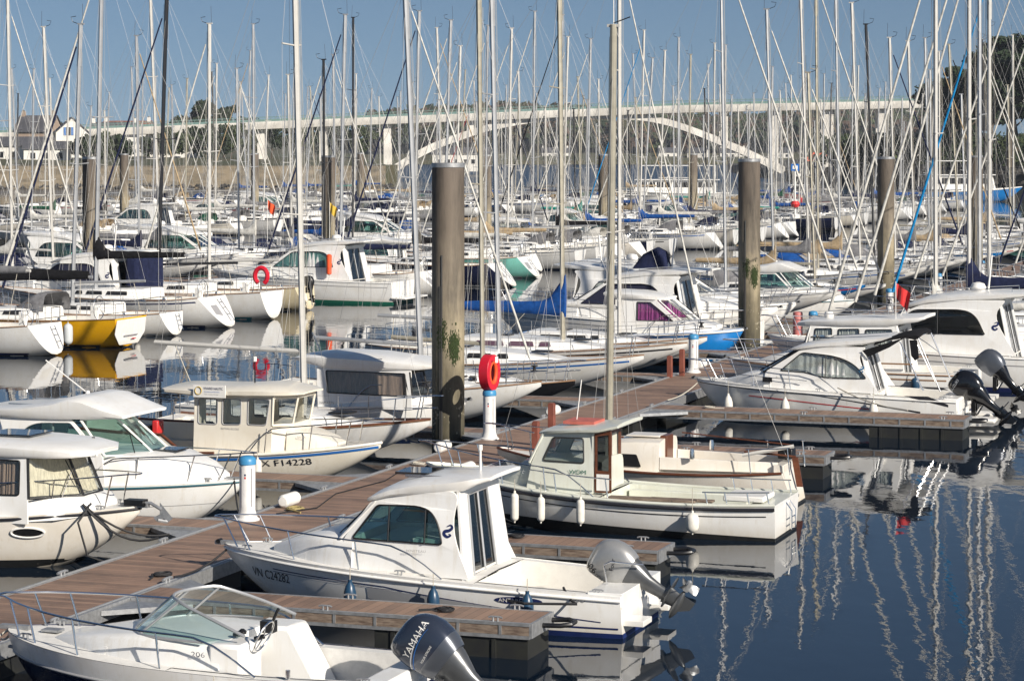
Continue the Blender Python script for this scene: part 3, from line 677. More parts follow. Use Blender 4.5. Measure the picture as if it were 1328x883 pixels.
# ================================================================ PONTOONS
def plankmat(name, w_, base, dark):
    m = bpy.data.materials.new(name); m.use_nodes = True; t = m.node_tree; b = t.nodes['Principled BSDF']; b.inputs['Roughness'].default_value = .62
    tcn = nd(t, 'ShaderNodeTexCoord'); sx = nd(t, 'ShaderNodeSeparateXYZ'); t.links.new(tcn.outputs['Object'], sx.inputs[0])
    dv_ = nd(t, 'ShaderNodeMath', operation='DIVIDE'); dv_.inputs[1].default_value = w_; t.links.new(sx.outputs[0], dv_.inputs[0])
    fl = nd(t, 'ShaderNodeMath', operation='FLOOR'); fr = nd(t, 'ShaderNodeMath', operation='FRACT'); t.links.new(dv_.outputs[0], fl.inputs[0]); t.links.new(dv_.outputs[0], fr.inputs[0])
    oi = nd(t, 'ShaderNodeObjectInfo'); ws = nd(t, 'ShaderNodeMath', operation='ADD'); t.links.new(oi.outputs['Random'], ws.inputs[0]); t.links.new(fl.outputs[0], ws.inputs[1])
    wn = nd(t, 'ShaderNodeTexWhiteNoise', noise_dimensions='1D'); t.links.new(ws.outputs[0], wn.inputs['W'])
    no = nd(t, 'ShaderNodeTexNoise'); no.inputs['Scale'].default_value = 1.3; no.inputs['Detail'].default_value = 8; no.inputs['Roughness'].default_value = .7
    av = nd(t, 'ShaderNodeVectorMath', operation='ADD'); t.links.new(tcn.outputs['Object'], av.inputs[0]); t.links.new(oi.outputs['Location'], av.inputs[1]); t.links.new(av.outputs[0], no.inputs[0])
    ad_ = nd(t, 'ShaderNodeMath', operation='MULTIPLY_ADD'); ad_.inputs[1].default_value = .35; t.links.new(wn.outputs[0], ad_.inputs[0]); t.links.new(no.outputs['Fac'], ad_.inputs[2])
    mr = nd(t, 'ShaderNodeMapRange'); mr.inputs['From Min'].default_value = .4; mr.inputs['From Max'].default_value = .85; t.links.new(ad_.outputs[0], mr.inputs[0])
    mx = nd(t, 'ShaderNodeMix', data_type='RGBA'); mx.inputs['A'].default_value = (*dark, 1); mx.inputs['B'].default_value = (*base, 1); t.links.new(mr.outputs[0], mx.inputs['Factor'])
    g1 = nd(t, 'ShaderNodeMath', operation='LESS_THAN'); g1.inputs[1].default_value = .06; t.links.new(fr.outputs[0], g1.inputs[0])
    m2 = nd(t, 'ShaderNodeMix', data_type='RGBA'); m2.inputs['B'].default_value = (.03, .02, .015, 1); t.links.new(mx.outputs['Result'], m2.inputs['A'])
    gg = nd(t, 'ShaderNodeMath', operation='MULTIPLY'); gg.inputs[1].default_value = .75; t.links.new(g1.outputs[0], gg.inputs[0]); t.links.new(gg.outputs[0], m2.inputs['Factor'])
    t.links.new(m2.outputs['Result'], b.inputs['Base Color'])
    bp = nd(t, 'ShaderNodeBump'); bp.inputs['Strength'].default_value = .4; bp.inputs['Distance'].default_value = .01; t.links.new(no.outputs['Fac'], bp.inputs['Height']); t.links.new(bp.outputs[0], b.inputs['Normal'])
    return m
PL = plankmat('pontoon_planks', .145, (0.30, 0.192, 0.135), (0.15, 0.10, 0.075))
floatm = mat('float_black', (0.012, 0.013, 0.014), .6, col2=(0.02, 0.021, 0.017), scale=3)
ZD = .5
def spine(t0, t1, s0, s1, label, near=False):
    o = thing('pontoon_walkway', label, 'pontoon', ST(s0, (t0 + t1) / 2, 0), AU); L = s1 - s0; W2 = (t1 - t0) / 2
    mb = MB(); mb.box(0, L, -W2 + .13, W2 - .13, ZD - .05, ZD, PL); mb.build('deck', o, flat=True)
    mb = MB()
    for s_ in (1, -1):
        y0, y1 = sorted((s_ * (W2 - .126), s_ * W2)); mb.box(0, L, y0, y1, ZD - .2, ZD + .012, galv)
        y0, y1 = sorted((s_ * (W2 - .10), s_ * (W2 - .06))); mb.box(0, L, y0, y1, ZD + .014, ZD + .022, alu)
    mb.build('edge_beam', o, flat=True)
    mb = MB(); x = .4
    while x < L - 2.4: mb.box(x, x + 2.2, -W2 + .12, W2 - .12, -.3, ZD - .2, floatm); x += 3.1
    tag(mb.build('float', o, flat=True, bevel=.0), kind='stuff' if L > 330 else None)
    if near:
        cleats(o, [(2 + 3.35 * i, s_ * (W2 - .06), ZD + .012) for i in range(23) for s_ in (1, -1)], galv, .3)
    return o
walk = spine(-18.8, -16.9, 18, 190, 'long brown plank walkway with grey steel edges running from bottom left into the marina', True)
spine(-56.0, -54.0, 66, 330, 'second floating walkway, behind the yellow sailing boat row')
spine(-99.0, -97.0, 140, 330, 'third floating walkway, in the distant rows left of the near pile')
spine(-142.0, -140.0, 215, 330, 'farthest floating walkway before the stone bank')

def finger_proto(L=6.1, W=.98):
    o = thing('finger_pontoon', 'x', 'pontoon', (0, 0, 0), 0, 'finger pontoons between the boats')
    mb = MB(); mb.box(0, L, -W / 2 + .05, W / 2 - .05, ZD - .045, ZD, PL); mb.build('deck', o, flat=True)
    mb = MB()
    for s_ in (1, -1):
        a, b = sorted((s_ * (W / 2 - .046), s_ * (W / 2))); mb.box(0, L, a, b, ZD - .165, ZD - .04, weather)
        a, b = sorted((s_ * (W / 2 - .05), s_ * (W / 2 + .008))); mb.box(0, L + .01, a, b, ZD - .038, ZD + .006, galv); mb.box(0, L + .01, a, b, ZD - .215, ZD - .167, galv)
        x = .7
        while x < L: a, b = sorted((s_ * (W / 2), s_ * (W / 2 + .01))); mb.box(x, x + .04, a, b, ZD - .165, ZD - .04, galv); x += .62
    mb.box(L, L + .04, -W / 2, W / 2, ZD - .2, ZD + .004, galv); mb.build('side_beam', o, flat=True)
    mb = MB(); mb.box(L - 2.3, L - .03, -W / 2 + .03, W / 2 - .03, -.25, ZD - .216, floatm)
    for x in (L - 2.05, L - 1.55, L - 1.05, L - .55): mb.box(x, x + .06, -W / 2 + .005, W / 2 - .005, -.25, ZD - .24, floatm)
    mb.build('float', o, flat=True)
    mb = MB(); mb.tube([(L + .03, W / 2 - .08, ZD - .1), (L + .3, W / 2 - .08, ZD - .08), (L + .42, W / 2 - .2, ZD - .08), (L + .42, W / 2 - .42, ZD - .08), (L + .3, W / 2 - .5, ZD - .09), (L + .03, W / 2 - .5, ZD - .1)], .035, blackp, 8); mb.build('mooring_loop', o)
    for s_ in (1, -1):
        mb = MB(); q = [(0, s_ * (W / 2 + .9)), (0, s_ * (W / 2 + .012)), (1.0, s_ * (W / 2 + .012))]
        mb.add([(a, b, z) for z in (ZD - .1, ZD - .03) for a, b in q], [(0, 1, 2), (3, 4, 5), (0, 1, 4, 3), (1, 2, 5, 4), (2, 0, 3, 5)], galv); mb.build('gusset', o, flat=True)
    cleats(o, [(L - .5, W / 2 - .03, ZD + .006), (L - .5, -W / 2 + .03, ZD + .006), (L * .5, W / 2 - .03, ZD + .006), (L * .5, -W / 2 + .03, ZD + .006)], galv, .2)
    return o
fp = finger_proto(); ft = snapshot(fp); fl_ = finger_proto(7.85, 1.15); flt = snapshot(fl_)
fg = 'finger pontoons between the boats'
rightf = [(25.6, 'plank finger pontoon off the bottom edge, nearest the camera'), (32.6, 'plank finger pontoon between the open navy-hulled boat and the white cabin cruiser'), (39.1, 'plank finger pontoon between the white cabin cruiser and the sage-green pilothouse boat'), (52.3, 'plank finger pontoon behind the little cream sailing boat, over the empty berth'),
          (71.0, 'finger pontoon behind the curtained pilothouse cruiser at the right edge'), (78.9, 'finger pontoon beyond the large arched-window cruiser, right side of the walkway'), (86, 'finger pontoon between sailing boats on the far right side of the walkway')]
for i, (s, lb) in enumerate(rightf):
    if i == 0: fp.location = ST(s, -16.89, 0); fp.rotation_euler = (0, 0, AV); fp['label'] = lb
    else: dup(fp, ft, ST(s, -16.89, 0), (0, 0, AV), lb, fg)
fl_.location = ST(60.35, -16.89, 0); fl_.rotation_euler = (0, 0, AV); fl_['label'] = 'long plank finger pontoon in front of the white cruiser with the red stripe'
leftf = [(38.9, 'plank finger pontoon between the two white cruisers at the left edge'), (45.0, 'plank finger pontoon in front of the cream wheelhouse training boat'), (53.9, 'finger pontoon hidden beside the near pile'), (61.5, 'finger pontoon behind the red lifebuoy post'), (68.9, 'finger pontoon beside the two short brown posts'), (77.6, 'finger pontoon by the blue-hulled boat with purple curtains'), (86, 'finger pontoon left of the walkway behind the second tall pile'), (93, 'finger pontoon left of the walkway near the third tall pile')]
for s, lb in leftf: dup(fp, ft, ST(s, -18.81, 0), (0, 0, AV + math.pi), lb, fg)
# fingers of the second walkway, seen between the far boats
for k in range(12):
    for side in (0, 1):
        dup(fp, ft, ST(76 + k * 7.4, -53.99 if side == 0 else -56.01, 0), (0, 0, AV + math.pi * side), 'far finger pontoon among the boats of the second walkway', 'finger pontoons of the second walkway')

# ================================================================ PILES
pilem = None
def pile_mat():
    m = bpy.data.materials.new('pile_weathered_steel'); m.use_nodes = True; t = m.node_tree; b = t.nodes['Principled BSDF']; b.inputs['Roughness'].default_value = .75
    tcn = nd(t, 'ShaderNodeTexCoord'); sx = nd(t, 'ShaderNodeSeparateXYZ'); t.links.new(tcn.outputs['Object'], sx.inputs[0])
    mp = nd(t, 'ShaderNodeMapping'); mp.inputs['Scale'].default_value = (3, 3, .35); t.links.new(tcn.outputs['Object'], mp.inputs[0])
    oi = nd(t, 'ShaderNodeObjectInfo'); av = nd(t, 'ShaderNodeVectorMath', operation='ADD'); t.links.new(mp.outputs[0], av.inputs[0]); t.links.new(oi.outputs['Location'], av.inputs[1])
    n1 = nd(t, 'ShaderNodeTexNoise'); n1.inputs['Scale'].default_value = 1.0; n1.inputs['Detail'].default_value = 9; n1.inputs['Roughness'].default_value = .74; t.links.new(av.outputs[0], n1.inputs[0])
    n2 = nd(t, 'ShaderNodeTexNoise'); n2.inputs['Scale'].default_value = 3.5; n2.inputs['Detail'].default_value = 6; t.links.new(tcn.outputs['Object'], n2.inputs[0])
    zj = nd(t, 'ShaderNodeMath', operation='MULTIPLY_ADD'); zj.inputs[1].default_value = 1.3; t.links.new(n2.outputs['Fac'], zj.inputs[0]); t.links.new(sx.outputs[2], zj.inputs[2])
    cr = nd(t, 'ShaderNodeValToRGB'); e = cr.color_ramp.elements
    mr = nd(t, 'ShaderNodeMapRange'); mr.inputs['From Max'].default_value = 8.0; t.links.new(zj.outputs[0], mr.inputs[0]); t.links.new(mr.outputs[0], cr.inputs[0])
    e[0].position = .0; e[0].color = (.05, .045, .03, 1); e[1].position = 1; e[1].color = (.12, .10, .085, 1)
    for p, c in ((.10, (.045, .045, .03)), (.17, (.11, .10, .065)), (.3, (.17, .15, .10)), (.42, (.33, .29, .20)), (.55, (.20, .175, .135)), (.75, (.13, .11, .088))):
        k = e.new(p); k.color = (*c, 1)
    mx = nd(t, 'ShaderNodeMix', data_type='RGBA', blend_type='MULTIPLY'); mx.inputs['Factor'].default_value = .75; t.links.new(cr.outputs[0], mx.inputs['A'])
    c2 = nd(t, 'ShaderNodeValToRGB'); c2.color_ramp.elements[0].position = .35; c2.color_ramp.elements[0].color = (.22, .21, .20, 1); c2.color_ramp.elements[1].position = .62; c2.color_ramp.elements[1].color = (1.15, 1.1, 1.05, 1); t.links.new(n1.outputs['Fac'], c2.inputs[0]); t.links.new(c2.outputs[0], mx.inputs['B'])
    # barnacles in the tidal zone
    vo = nd(t, 'ShaderNodeTexVoronoi'); vo.inputs['Scale'].default_value = 11; t.links.new(tcn.outputs['Object'], vo.inputs['Vector'])
    lt = nd(t, 'ShaderNodeMath', operation='LESS_THAN'); lt.inputs[1].default_value = .33; t.links.new(vo.outputs['Distance'], lt.inputs[0])
    zr_ = nd(t, 'ShaderNodeMapRange'); zr_.inputs['From Min'].default_value = 2.6; zr_.inputs['From Max'].default_value = 1.0; t.links.new(zj.outputs[0], zr_.inputs[0])
    n4 = nd(t, 'ShaderNodeTexNoise'); n4.inputs['Scale'].default_value = 2.1; t.links.new(tcn.outputs['Object'], n4.inputs[0]); g4 = nd(t, 'ShaderNodeMath', operation='GREATER_THAN'); g4.inputs[1].default_value = .5; t.links.new(n4.outputs['Fac'], g4.inputs[0])
    mm = nd(t, 'ShaderNodeMath', operation='MULTIPLY'); t.links.new(lt.outputs[0], mm.inputs[0]); t.links.new(zr_.outputs[0], mm.inputs[1]); mm2 = nd(t, 'ShaderNodeMath', operation='MULTIPLY'); t.links.new(mm.outputs[0], mm2.inputs[0]); t.links.new(g4.outputs[0], mm2.inputs[1])
    m3 = nd(t, 'ShaderNodeMix', data_type='RGBA'); m3.inputs['B'].default_value = (.42, .38, .29, 1); t.links.new(mx.outputs['Result'], m3.inputs['A']); t.links.new(mm2.outputs[0], m3.inputs['Factor'])
    # rust streak and dark seam
    t.links.new(m3.outputs['Result'], b.inputs['Base Color'])
    bp = nd(t, 'ShaderNodeBump'); bp.inputs['Strength'].default_value = .5; bp.inputs['Distance'].default_value = .02; t.links.new(n1.outputs['Fac'], bp.inputs['Height']); t.links.new(bp.outputs[0], b.inputs['Normal'])
    return m
pilem = pile_mat(); weedm = mat('green_weed', (0.035, 0.055, 0.012), .9, col2=(0.02, 0.035, 0.01), scale=30, bump=1)
PR = .375
def pile_proto():
    o = thing('mooring_pile', 'x', 'pile', (0, 0, 0), 0, 'tall steel piles holding the walkways')
    mb = MB(); N = 48; rows = []
    for z in (-1, 0, 1, 2, 3, 4, 5, 6, 6.66, 6.7):
        rows.append([Vector((PR * math.cos(2 * math.pi * k / N), PR * math.sin(2 * math.pi * k / N), z)) for k in range(N)])
    rows.append([p * Vector((.93, .93, 1)) if False else Vector((p.x * .93, p.y * .93, 6.7)) for p in rows[-1]]); rows.append([Vector((p.x, p.y, 6.45)) for p in rows[-1]])
    mb.rows(rows, pilem, closed=True, caps=True); mb.build('pile_tube', o, ang=50)
    mb = MB(); mb.rows([[Vector((r * math.cos(2 * math.pi * k / N), r * math.sin(2 * math.pi * k / N), z)) for k in range(N)] for r, z in ((PR + .004, 6.60), (PR + .012, 6.61), (PR + .012, 6.7), (PR + .004, 6.71))], galv, closed=True); mb.build('rim', o)
    # two narrow dark strips down the side
    mb = MB(); a0 = R(-112)
    for a, z0, z1, w_ in ((-112, 0, 4.6, .045), (-118, .4, 3.9, .03)):
        rows = [[Vector(((PR + d) * math.cos(R(a) + k * w_ / PR / 2), (PR + d) * math.sin(R(a) + k * w_ / PR / 2), z)) for k, d in ((-1, .003), (0, .02), (1, .003))] for z in (z0, z1)]
        mb.rows(rows, rubber)
    mb.build('dark_strip', o)
    return o
pp = pile_proto(); ppt = snapshot(pp); pg = 'tall steel piles holding the walkways'
pp.location = ST(53.2, -19.84, 0); pp['label'] = 'thickest and nearest grey-brown steel pile, beside the red lifebuoy post'
for s, t_, lb in ((82.4, -19.75, 'second tall steel pile, right of centre behind the white cruiser'), (108.9, -19.9, 'third tall steel pile, by the far end of the walkway'), (136, -19.9, 'small far pile near the right edge of the photo'),
                  (97, -53, 'far brown pile at the left edge beside a leaning white mast'), (123.5, -53, 'far brown pile left of centre behind the arched-window motor yacht'), (149, -53, 'dark far pile just right of the nearest pile'), (175, -53, 'far pile at the middle right between pale masts'), (201, -53, 'slim far pile left of the second tall pile'),
                  (160, -98.5, 'distant pile in the rows before the stone bank, far left'), (186, -98.5, 'distant pile in the rows before the stone bank, left'), (212, -98.5, 'distant pile in the rows before the stone bank, centre left'), (238, -98.5, 'distant pile behind the rows near the bridge arch foot')):
    dup(pp, ppt, ST(s, t_, 0), (0, 0, rnd.random() * .4 - .2), lb, pg)
# green weed clinging to the nearest piles
for (s, t_), zz, lb in (((53.2, -19.84), 2.55, 'tuft of green weed on the face of the nearest pile'), ((82.4, -19.75), 2.75, 'tuft of green weed on the second tall pile')):
    mb = MB(); c = ST(s, t_, 0); r2 = random.Random(4)
    for _ in range(900):
        ad_ = r2.choice((-62, -72, -112)); a = R(r2.gauss(ad_, 8)); z = zz + r2.gauss(0, .16) + (.25 if ad_ == -112 else 0); q = c + Vector((PR * 1.005 * math.cos(a), PR * 1.005 * math.sin(a), z)); l = r2.uniform(.03, .08); n_ = Vector((math.cos(a), math.sin(a), 0)); tg = Vector((-n_.y, n_.x, 0)) * .009
        mb.add([q - tg, q + tg, q + tg * .3 + n_ * .02 + Vector((0, 0, -l)), q - tg * .6 + n_ * .012 + Vector((0, 0, -l * .9))], [(0, 1, 2, 3)], weedm)
    tag(mb.build('pile_weed', flat=True), lb, 'seaweed', kind='stuff')

# ================================================================ SERVICE POSTS
bluecap = mat('blue_cap', (0.05, 0.24, 0.46), .4, var=.1); postw = mat('service_post_white', (0.70, 0.70, 0.69), .45, var=.15, scale=5)
def post_proto():
    o = thing('service_post', 'x', 'service post', (0, 0, 0), 0, 'white service posts with blue caps along the walkway')
    mb = MB(); mb.lathe([(.23, 0), (.23, .03), (.19, .06), (.165, .14), (.15, .22), (.15, 1.12), (.145, 1.16)], (0, 0, 0), postw, 24)
    for a in (-125, -55): c_, s_ = math.cos(R(a)), math.sin(R(a)); mb.tube([(.15 * c_, .15 * s_, .3), (.15 * c_, .15 * s_, 1.1)], .012, greyp, 5)
    mb.build('post_body', o)
    mb = MB(); mb.lathe([(.15, 1.16), (.165, 1.17), (.165, 1.24), (.15, 1.3), (.11, 1.335), (.05, 1.35), (.01, 1.352)], (0, 0, 0), bluecap, 24); mb.build('blue_cap', o)
    mb = MB()
    for z, m_ in ((.96, navyp), (.90, redp)):
        for k in range(1): mb.rows([[Vector((.153 * math.cos(R(-100 + 12 * i)), .153 * math.sin(R(-100 + 12 * i)), z + d)) for i in (-.5, -.25, 0, .25, .5)] for d in (-.02, .02)], m_)
    mb.build('sticker', o)
    return o
sp = post_proto(); spt = snapshot(sp); sg = 'white service posts with blue caps along the walkway'
sp.scale = (.95, .95, .84); sp.location = ST(39.55, -18.52, ZD); sp['label'] = 'nearest white service post with a blue cap and coiled hose, left front of the walkway'
for s, t_, lb in ((52.4, -18.55, 'white service post with blue cap carrying the red lifebuoy case'), (70.0, -18.45, 'white service post with blue cap below the blue-hulled boat'), (81.3, -17.3, 'white service post with blue cap beside a short pink-red post'), (95.5, -17.3, 'small far service post with blue cap beyond the second tall pile'), (108, -17.4, 'small far service post with blue cap by the third tall pile'), (121, -17.4, 'tiny service post with blue cap at the far end of the walkway')):
    dup(sp, spt, ST(s, t_, ZD), (0, 0, 0), lb, sg)
# lifebuoy in its red case
o = thing('lifebuoy_case', 'red plastic lifebuoy case on top of the service post beside the nearest pile', 'lifebuoy', ST(52.4, -18.55, ZD + 1.13), R(63)); o.scale = (.88, .88, .88); redc = mat('lifebuoy_case_red', (0.55, 0.012, 0.03), .35, var=.12)
ov = lambda r_, h_, n=32, p=.0: [(r_ * math.cos(2 * math.pi * k / n), .42 + h_ * math.sin(2 * math.pi * k / n)) for k in range(n)]
mb = MB(); mb.panel(ov(.37, .46), [[(x * 1, z) for x, z in ov(.19, .28)]], lambda u, v, d: Vector((u, .13 - d, v)), .26, redc); mb.build('case_shell', o, ang=50, bevel=.045)
mb = MB(); N = 28; mb.tube([(.19 * math.cos(2 * math.pi * k / N), -.085, .41 + .27 * math.sin(2 * math.pi * k / N)) for k in range(N)], .055, orange, 12, closed=True); mb.build('lifebuoy_ring', o)
mb = MB(); mb.box(.06, .22, -.137, -.133, .66, .82, wht); mb.build('notice', o)
# short posts standing on the walkway
for i, (s, t_, m_, hh, lb) in enumerate(((68.3, -18.7, redw, .6, 'left of the two short brown posts on the walkway edge'), (68.9, -18.5, redw, .75, 'right of the two short brown posts on the walkway edge'), (50.9, -16.95, redw, .6, 'short red-brown post behind the little cabin with the mahogany door'), (51.4, -16.75, redw, .95, 'taller red-brown post behind the little cabin with the mahogany door'), (80.3, -17.6, mat('pink_cover', (.5, .16, .15), .6), 1.15, 'faded pink-red post beside a blue-capped service post'))):
    mb = MB(); p = ST(s, t_, ZD); r_ = .07 if i < 4 else .16
    if i < 4: mb.box(-r_, r_, -r_, r_, 0, hh, m_); mb.box(-r_ * .8, r_ * .8, -r_ * .8, r_ * .8, hh, hh + .02, m_)
    else: mb.lathe([(r_, 0), (r_, hh - .04), (r_ * .9, hh), (.02, hh + .02)], (0, 0, 0), m_, 18)
    b_ = mb.build('short_post', ang=30, bevel=.008 if i < 4 else 0); b_.location = p; b_.rotation_euler = (0, 0, AU); tag(b_, lb, 'post')
# white roller fenders on the walkway edge
for s, t_, lb in ((41.3, -18.5, 'white ribbed roller fender lying beside the nearest service post'), (46.5, -16.95, 'white ribbed roller fender on the walkway edge behind the nearest cruiser roof'), (57.5, -18.7, 'white ribbed roller fender on the walkway by the black-hulled sailing boat'), (71.5, -18.6, 'white roller fender on the walkway by the blue hull'), (49.8, -18.7, 'white ribbed mat on the walkway edge behind the training boat bow')):
    mb = MB(); pr = [(.02, -.36), (.1, -.355), (.13, -.32)]
    for k in range(8): z = -.3 + k * .08; pr += [(.145, z), (.145, z + .055), (.13, z + .065)]
    pr += [(.13, .33), (.1, .355), (.02, .36)]
    mb.lathe(pr, (0, 0, .14), wht, 16, axis='x'); b_ = mb.build('roller_fender', ang=30); b_.scale = (.82, .82, .82); b_.location = ST(s, t_, ZD + .012); b_.rotation_euler = (0, 0, AU); tag(b_, lb, 'fender')

def coil(x0, y0, m, r0, label, turns=4, r=.016):
    mb = MB(); pts = []
    for i in range(turns * 16):
        a = i * math.pi / 8; q = r0 * (.55 + .45 * i / (turns * 16)) * (1 + .05 * math.sin(i * 1.7)); pts.append(Vector((q * math.cos(a), q * math.sin(a) * .8, r + .012 * math.sin(i * .9) + .012)))
    pts += [Vector((r0 * 1.3, .1, r)), Vector((r0 * 2.0, .25, r))]
    mb.tube(pts, r, m, 5); o = mb.build('coiled_rope'); o.location = ST(x0, y0, ZD + .008); o.rotation_euler = (0, 0, AU + x0); tag(o, label, 'rope')
coil(40.9, -18.2, rope_y, .2, 'yellow hose coiled on the walkway beside the nearest service post')
coil(33.9, -17.3, rope_b, .16, 'black rope coiled at the root of the nearest finger pontoon')
coil(32.6, -12.2, rope_b, .14, 'black rope coiled on the finger in front of the silver-engined cruiser')
coil(47.6, -18.4, rope_w, .18, 'pale rope coiled on the walkway behind the training boat bow')
coil(55.0, -17.4, rope_w, .2, 'pale rope coiled on the walkway just past the lifebuoy post')
coil(60.4, -15.5, rope_w, .16, 'pale rope coiled at the root of the long finger pontoon')
coil(39.2, -13.4, rope_b, .14, 'black rope coiled on the finger behind the silver-engined cruiser')
mb = MB(); mb.tube([ST(40.3, -18.3, ZD + .02), ST(41.2, -17.9, ZD + .02), ST(43, -18.3, ZD + .02), ST(45, -18.1, ZD + .02), ST(47, -18.45, ZD + .02)], .012, rope_b, 5); tag(mb.build('power_cable'), 'thin black power cable lying along the walkway beyond the nearest service post', 'cable')
# ================================================================ NEAR BOATS
H1 = AV + math.pi        # bow towards upper left (boats right of the walkway)
H2 = AV                  # bow towards the walkway (boats left of it)
def hb(h, a, b=None): return (lambda x: h - a) if b is None else (lambda x: h - b)
# ---- R1 open boat with navy hull
r = thing('open_motorboat', 'open motorboat with navy hull, curved windscreen and dark grey-blue outboard, at the bottom edge', 'motorboat', ST(27.6, -10.75, 0), H1)
h = Hull(5.5, 2.25, .78, .80, .95, draft=.3, bs=.88, sm=.4, p=2.6, q=.7, sk=.55, kp=3.2, g0=.11, g1=.42)
hu = h.shell(navy_gel, 'hull', r)
h.band('white_topside', white, lambda x: h.sheer(x) - .24, lambda x: h.sheer(x) - .002, parent=hu, off=.012, stern=True)
h.rail('rub_rail', greyp, .02, -.25, hu, .01)
h.deck(deckw, (.35, 2.75), .2, .16, r, camber=.03)
# raised cuddy with rounded shoulders
trunk('cuddy_deck', [(2.15, .88, 1.1, .78), (2.7, .88, 1.12, .78), (3.3, .82, 1.12, .8), (3.9, .66, 1.06, .82), (4.4, .45, .98, .84), (4.7, .25, .92, .86)], white, r)
mb = MB(); mb.add([(1.2, -.86, .16), (2.3, -.86, .16), (2.3, -.86, 1.12), (1.75, -.86, 1.12), (1.2, -.3, .16), (2.3, -.3, .16), (2.3, -.3, 1.12), (1.75, -.3, 1.12)], [(0, 1, 2, 3), (4, 5, 6, 7), (0, 1, 5, 4), (1, 2, 6, 5), (2, 3, 7, 6), (3, 0, 4, 7)], white); mb.box(1.85, 2.3, .25, .86, .16, 1.10, white); mb.box(1.0, 1.5, .25, .84, .16, .62, liner); mb.box(.36, .8, -.86, .86, .16, .55, liner)
mb.build('console', r, bevel=.05)
def wsr(u, v):      # u -1..1 around the curved screen, v up
    a = u * 1.45; x = 2.75 + .85 * math.cos(a) - (.5 * v); x = x if abs(u) < .62 else x - (abs(u) - .62) * 1.3
    return Vector((x, -.86 * math.sin(a) * (1 - .12 * v) , 1.11 + .42 * v * (1 - .8 * max(0, (abs(u) - .55) / .45) ** 1.3)))
mb = MB(); N = 24; us = [-1 + 2 * i / N for i in range(N + 1)]
mb.tube([wsr(u, 1) for u in us], .02, alu, 6); mb.tube([wsr(u, 0) for u in us], .018, alu, 6)
for u in (-.58, -.2, .2, .58): mb.tube([wsr(u, 0), wsr(u, 1)], .02, alu, 6)
wo = mb.build('windscreen', r)
gp = MB(); gp.rows([[wsr(u, 0), wsr(u, .5), wsr(u, 1)] for u in us], gl_teal); gp.build('pane', wo)
mb = MB(); c0 = Vector((1.72, .5, 1.16)); ax = Matrix.Rotation(R(-25), 3, 'Y'); N = 20
mb.tube([c0 + ax @ Vector((0, .2 * math.cos(2 * math.pi * k / N), .2 * math.sin(2 * math.pi * k / N))) for k in range(N)], .012, steel, 6, closed=True)
for k in range(3): mb.tube([c0, c0 + ax @ Vector((0, .2 * math.cos(k * 2.09 + 1), .2 * math.sin(k * 2.09 + 1)))], .009, steel, 5)
mb.tube([c0, c0 + Vector((.12, 0, -.04))], .03, blackp, 8); mb.build('steering_wheel', r)
mb = MB(); mb.box(1.78, 1.95, -.02, .12, 1.12, 1.26, blackp); mb.tube([(1.8, .08, 1.25), (1.72, .08, 1.42)], .02, blackp, 6); mb.lathe([(.05, 0), (.055, .03), (.02, .06)], (2.1, .45, 1.13), blackp, 12); mb.lathe([(.05, 0), (.055, .03), (.02, .06)], (2.1, .3, 1.13), blackp, 12); mb.build('throttle', r)
mb = MB(); mb.box(1.742, 1.752, -.72, -.5, .85, 1.0, greyp); mb.box(4.75, 5.0, -.08, .08, .93, .96, galv); mb.lathe([(.03, 0), (.03, .1)], (1.2, .96, .78), steel, 8); mb.build('vent_panel', r)
rails(r, h, 1.6, 5.35, .42, (2.9, 4.1, 4.85, 5.2), .09, .014, over=.12)
cleats(r, [(x, s_ * (h.half(x) - .08), h.sheer(x)) for x in (.25, 5.0) for s_ in (1, -1)])
mb = MB(); mb.box(5.2, 5.62, -.05, .05, .93, .98, galv); mb.build('bow_roller', r)
lettering('lettering', '206', .09, greyp, r, lambda u, v: Vector((2.5 - u, .895, .94 + v)), 1.4)
mb = MB(); mb.box(-.02, .3, -.95, .95, .6, .8, white); mb.box(-.42, .02, -.5, .5, .12, .5, white); mb.build('transom_well', r, bevel=.03)
outboard(r, (-.42, 0, .66), 52, eng_navy, eng_mid, 1.08, [('YAMAHA', .115, -.02, .03, 8, wht), ('FOUR STROKE', .035, .06, -.13, 8, wht)], None,
         [('blue_stripe', ((-.1, -.06), (.42, .1), .05), .022, silverp), ('blue_stripe', ((-.08, -.09), (.4, .06), .05), .014, bluep)], prop=blackp, two=eng_grey)
fender(tuple(ST(27.6 - 1.2, -10.75 - 2.05, .42)), .8, fend_w, 'cyl', 'white fender hanging at the side of the navy-hulled open boat', 'fenders hung on the boats')
ropes('pale mooring rope at the bow of the navy-hulled open boat', [sag(ST(27.6, -16.2, .95), ST(28.6, -16.95, .56), .06), sag(ST(27.6, -16.2, .95), ST(26.3, -16.95, .56), .1)])

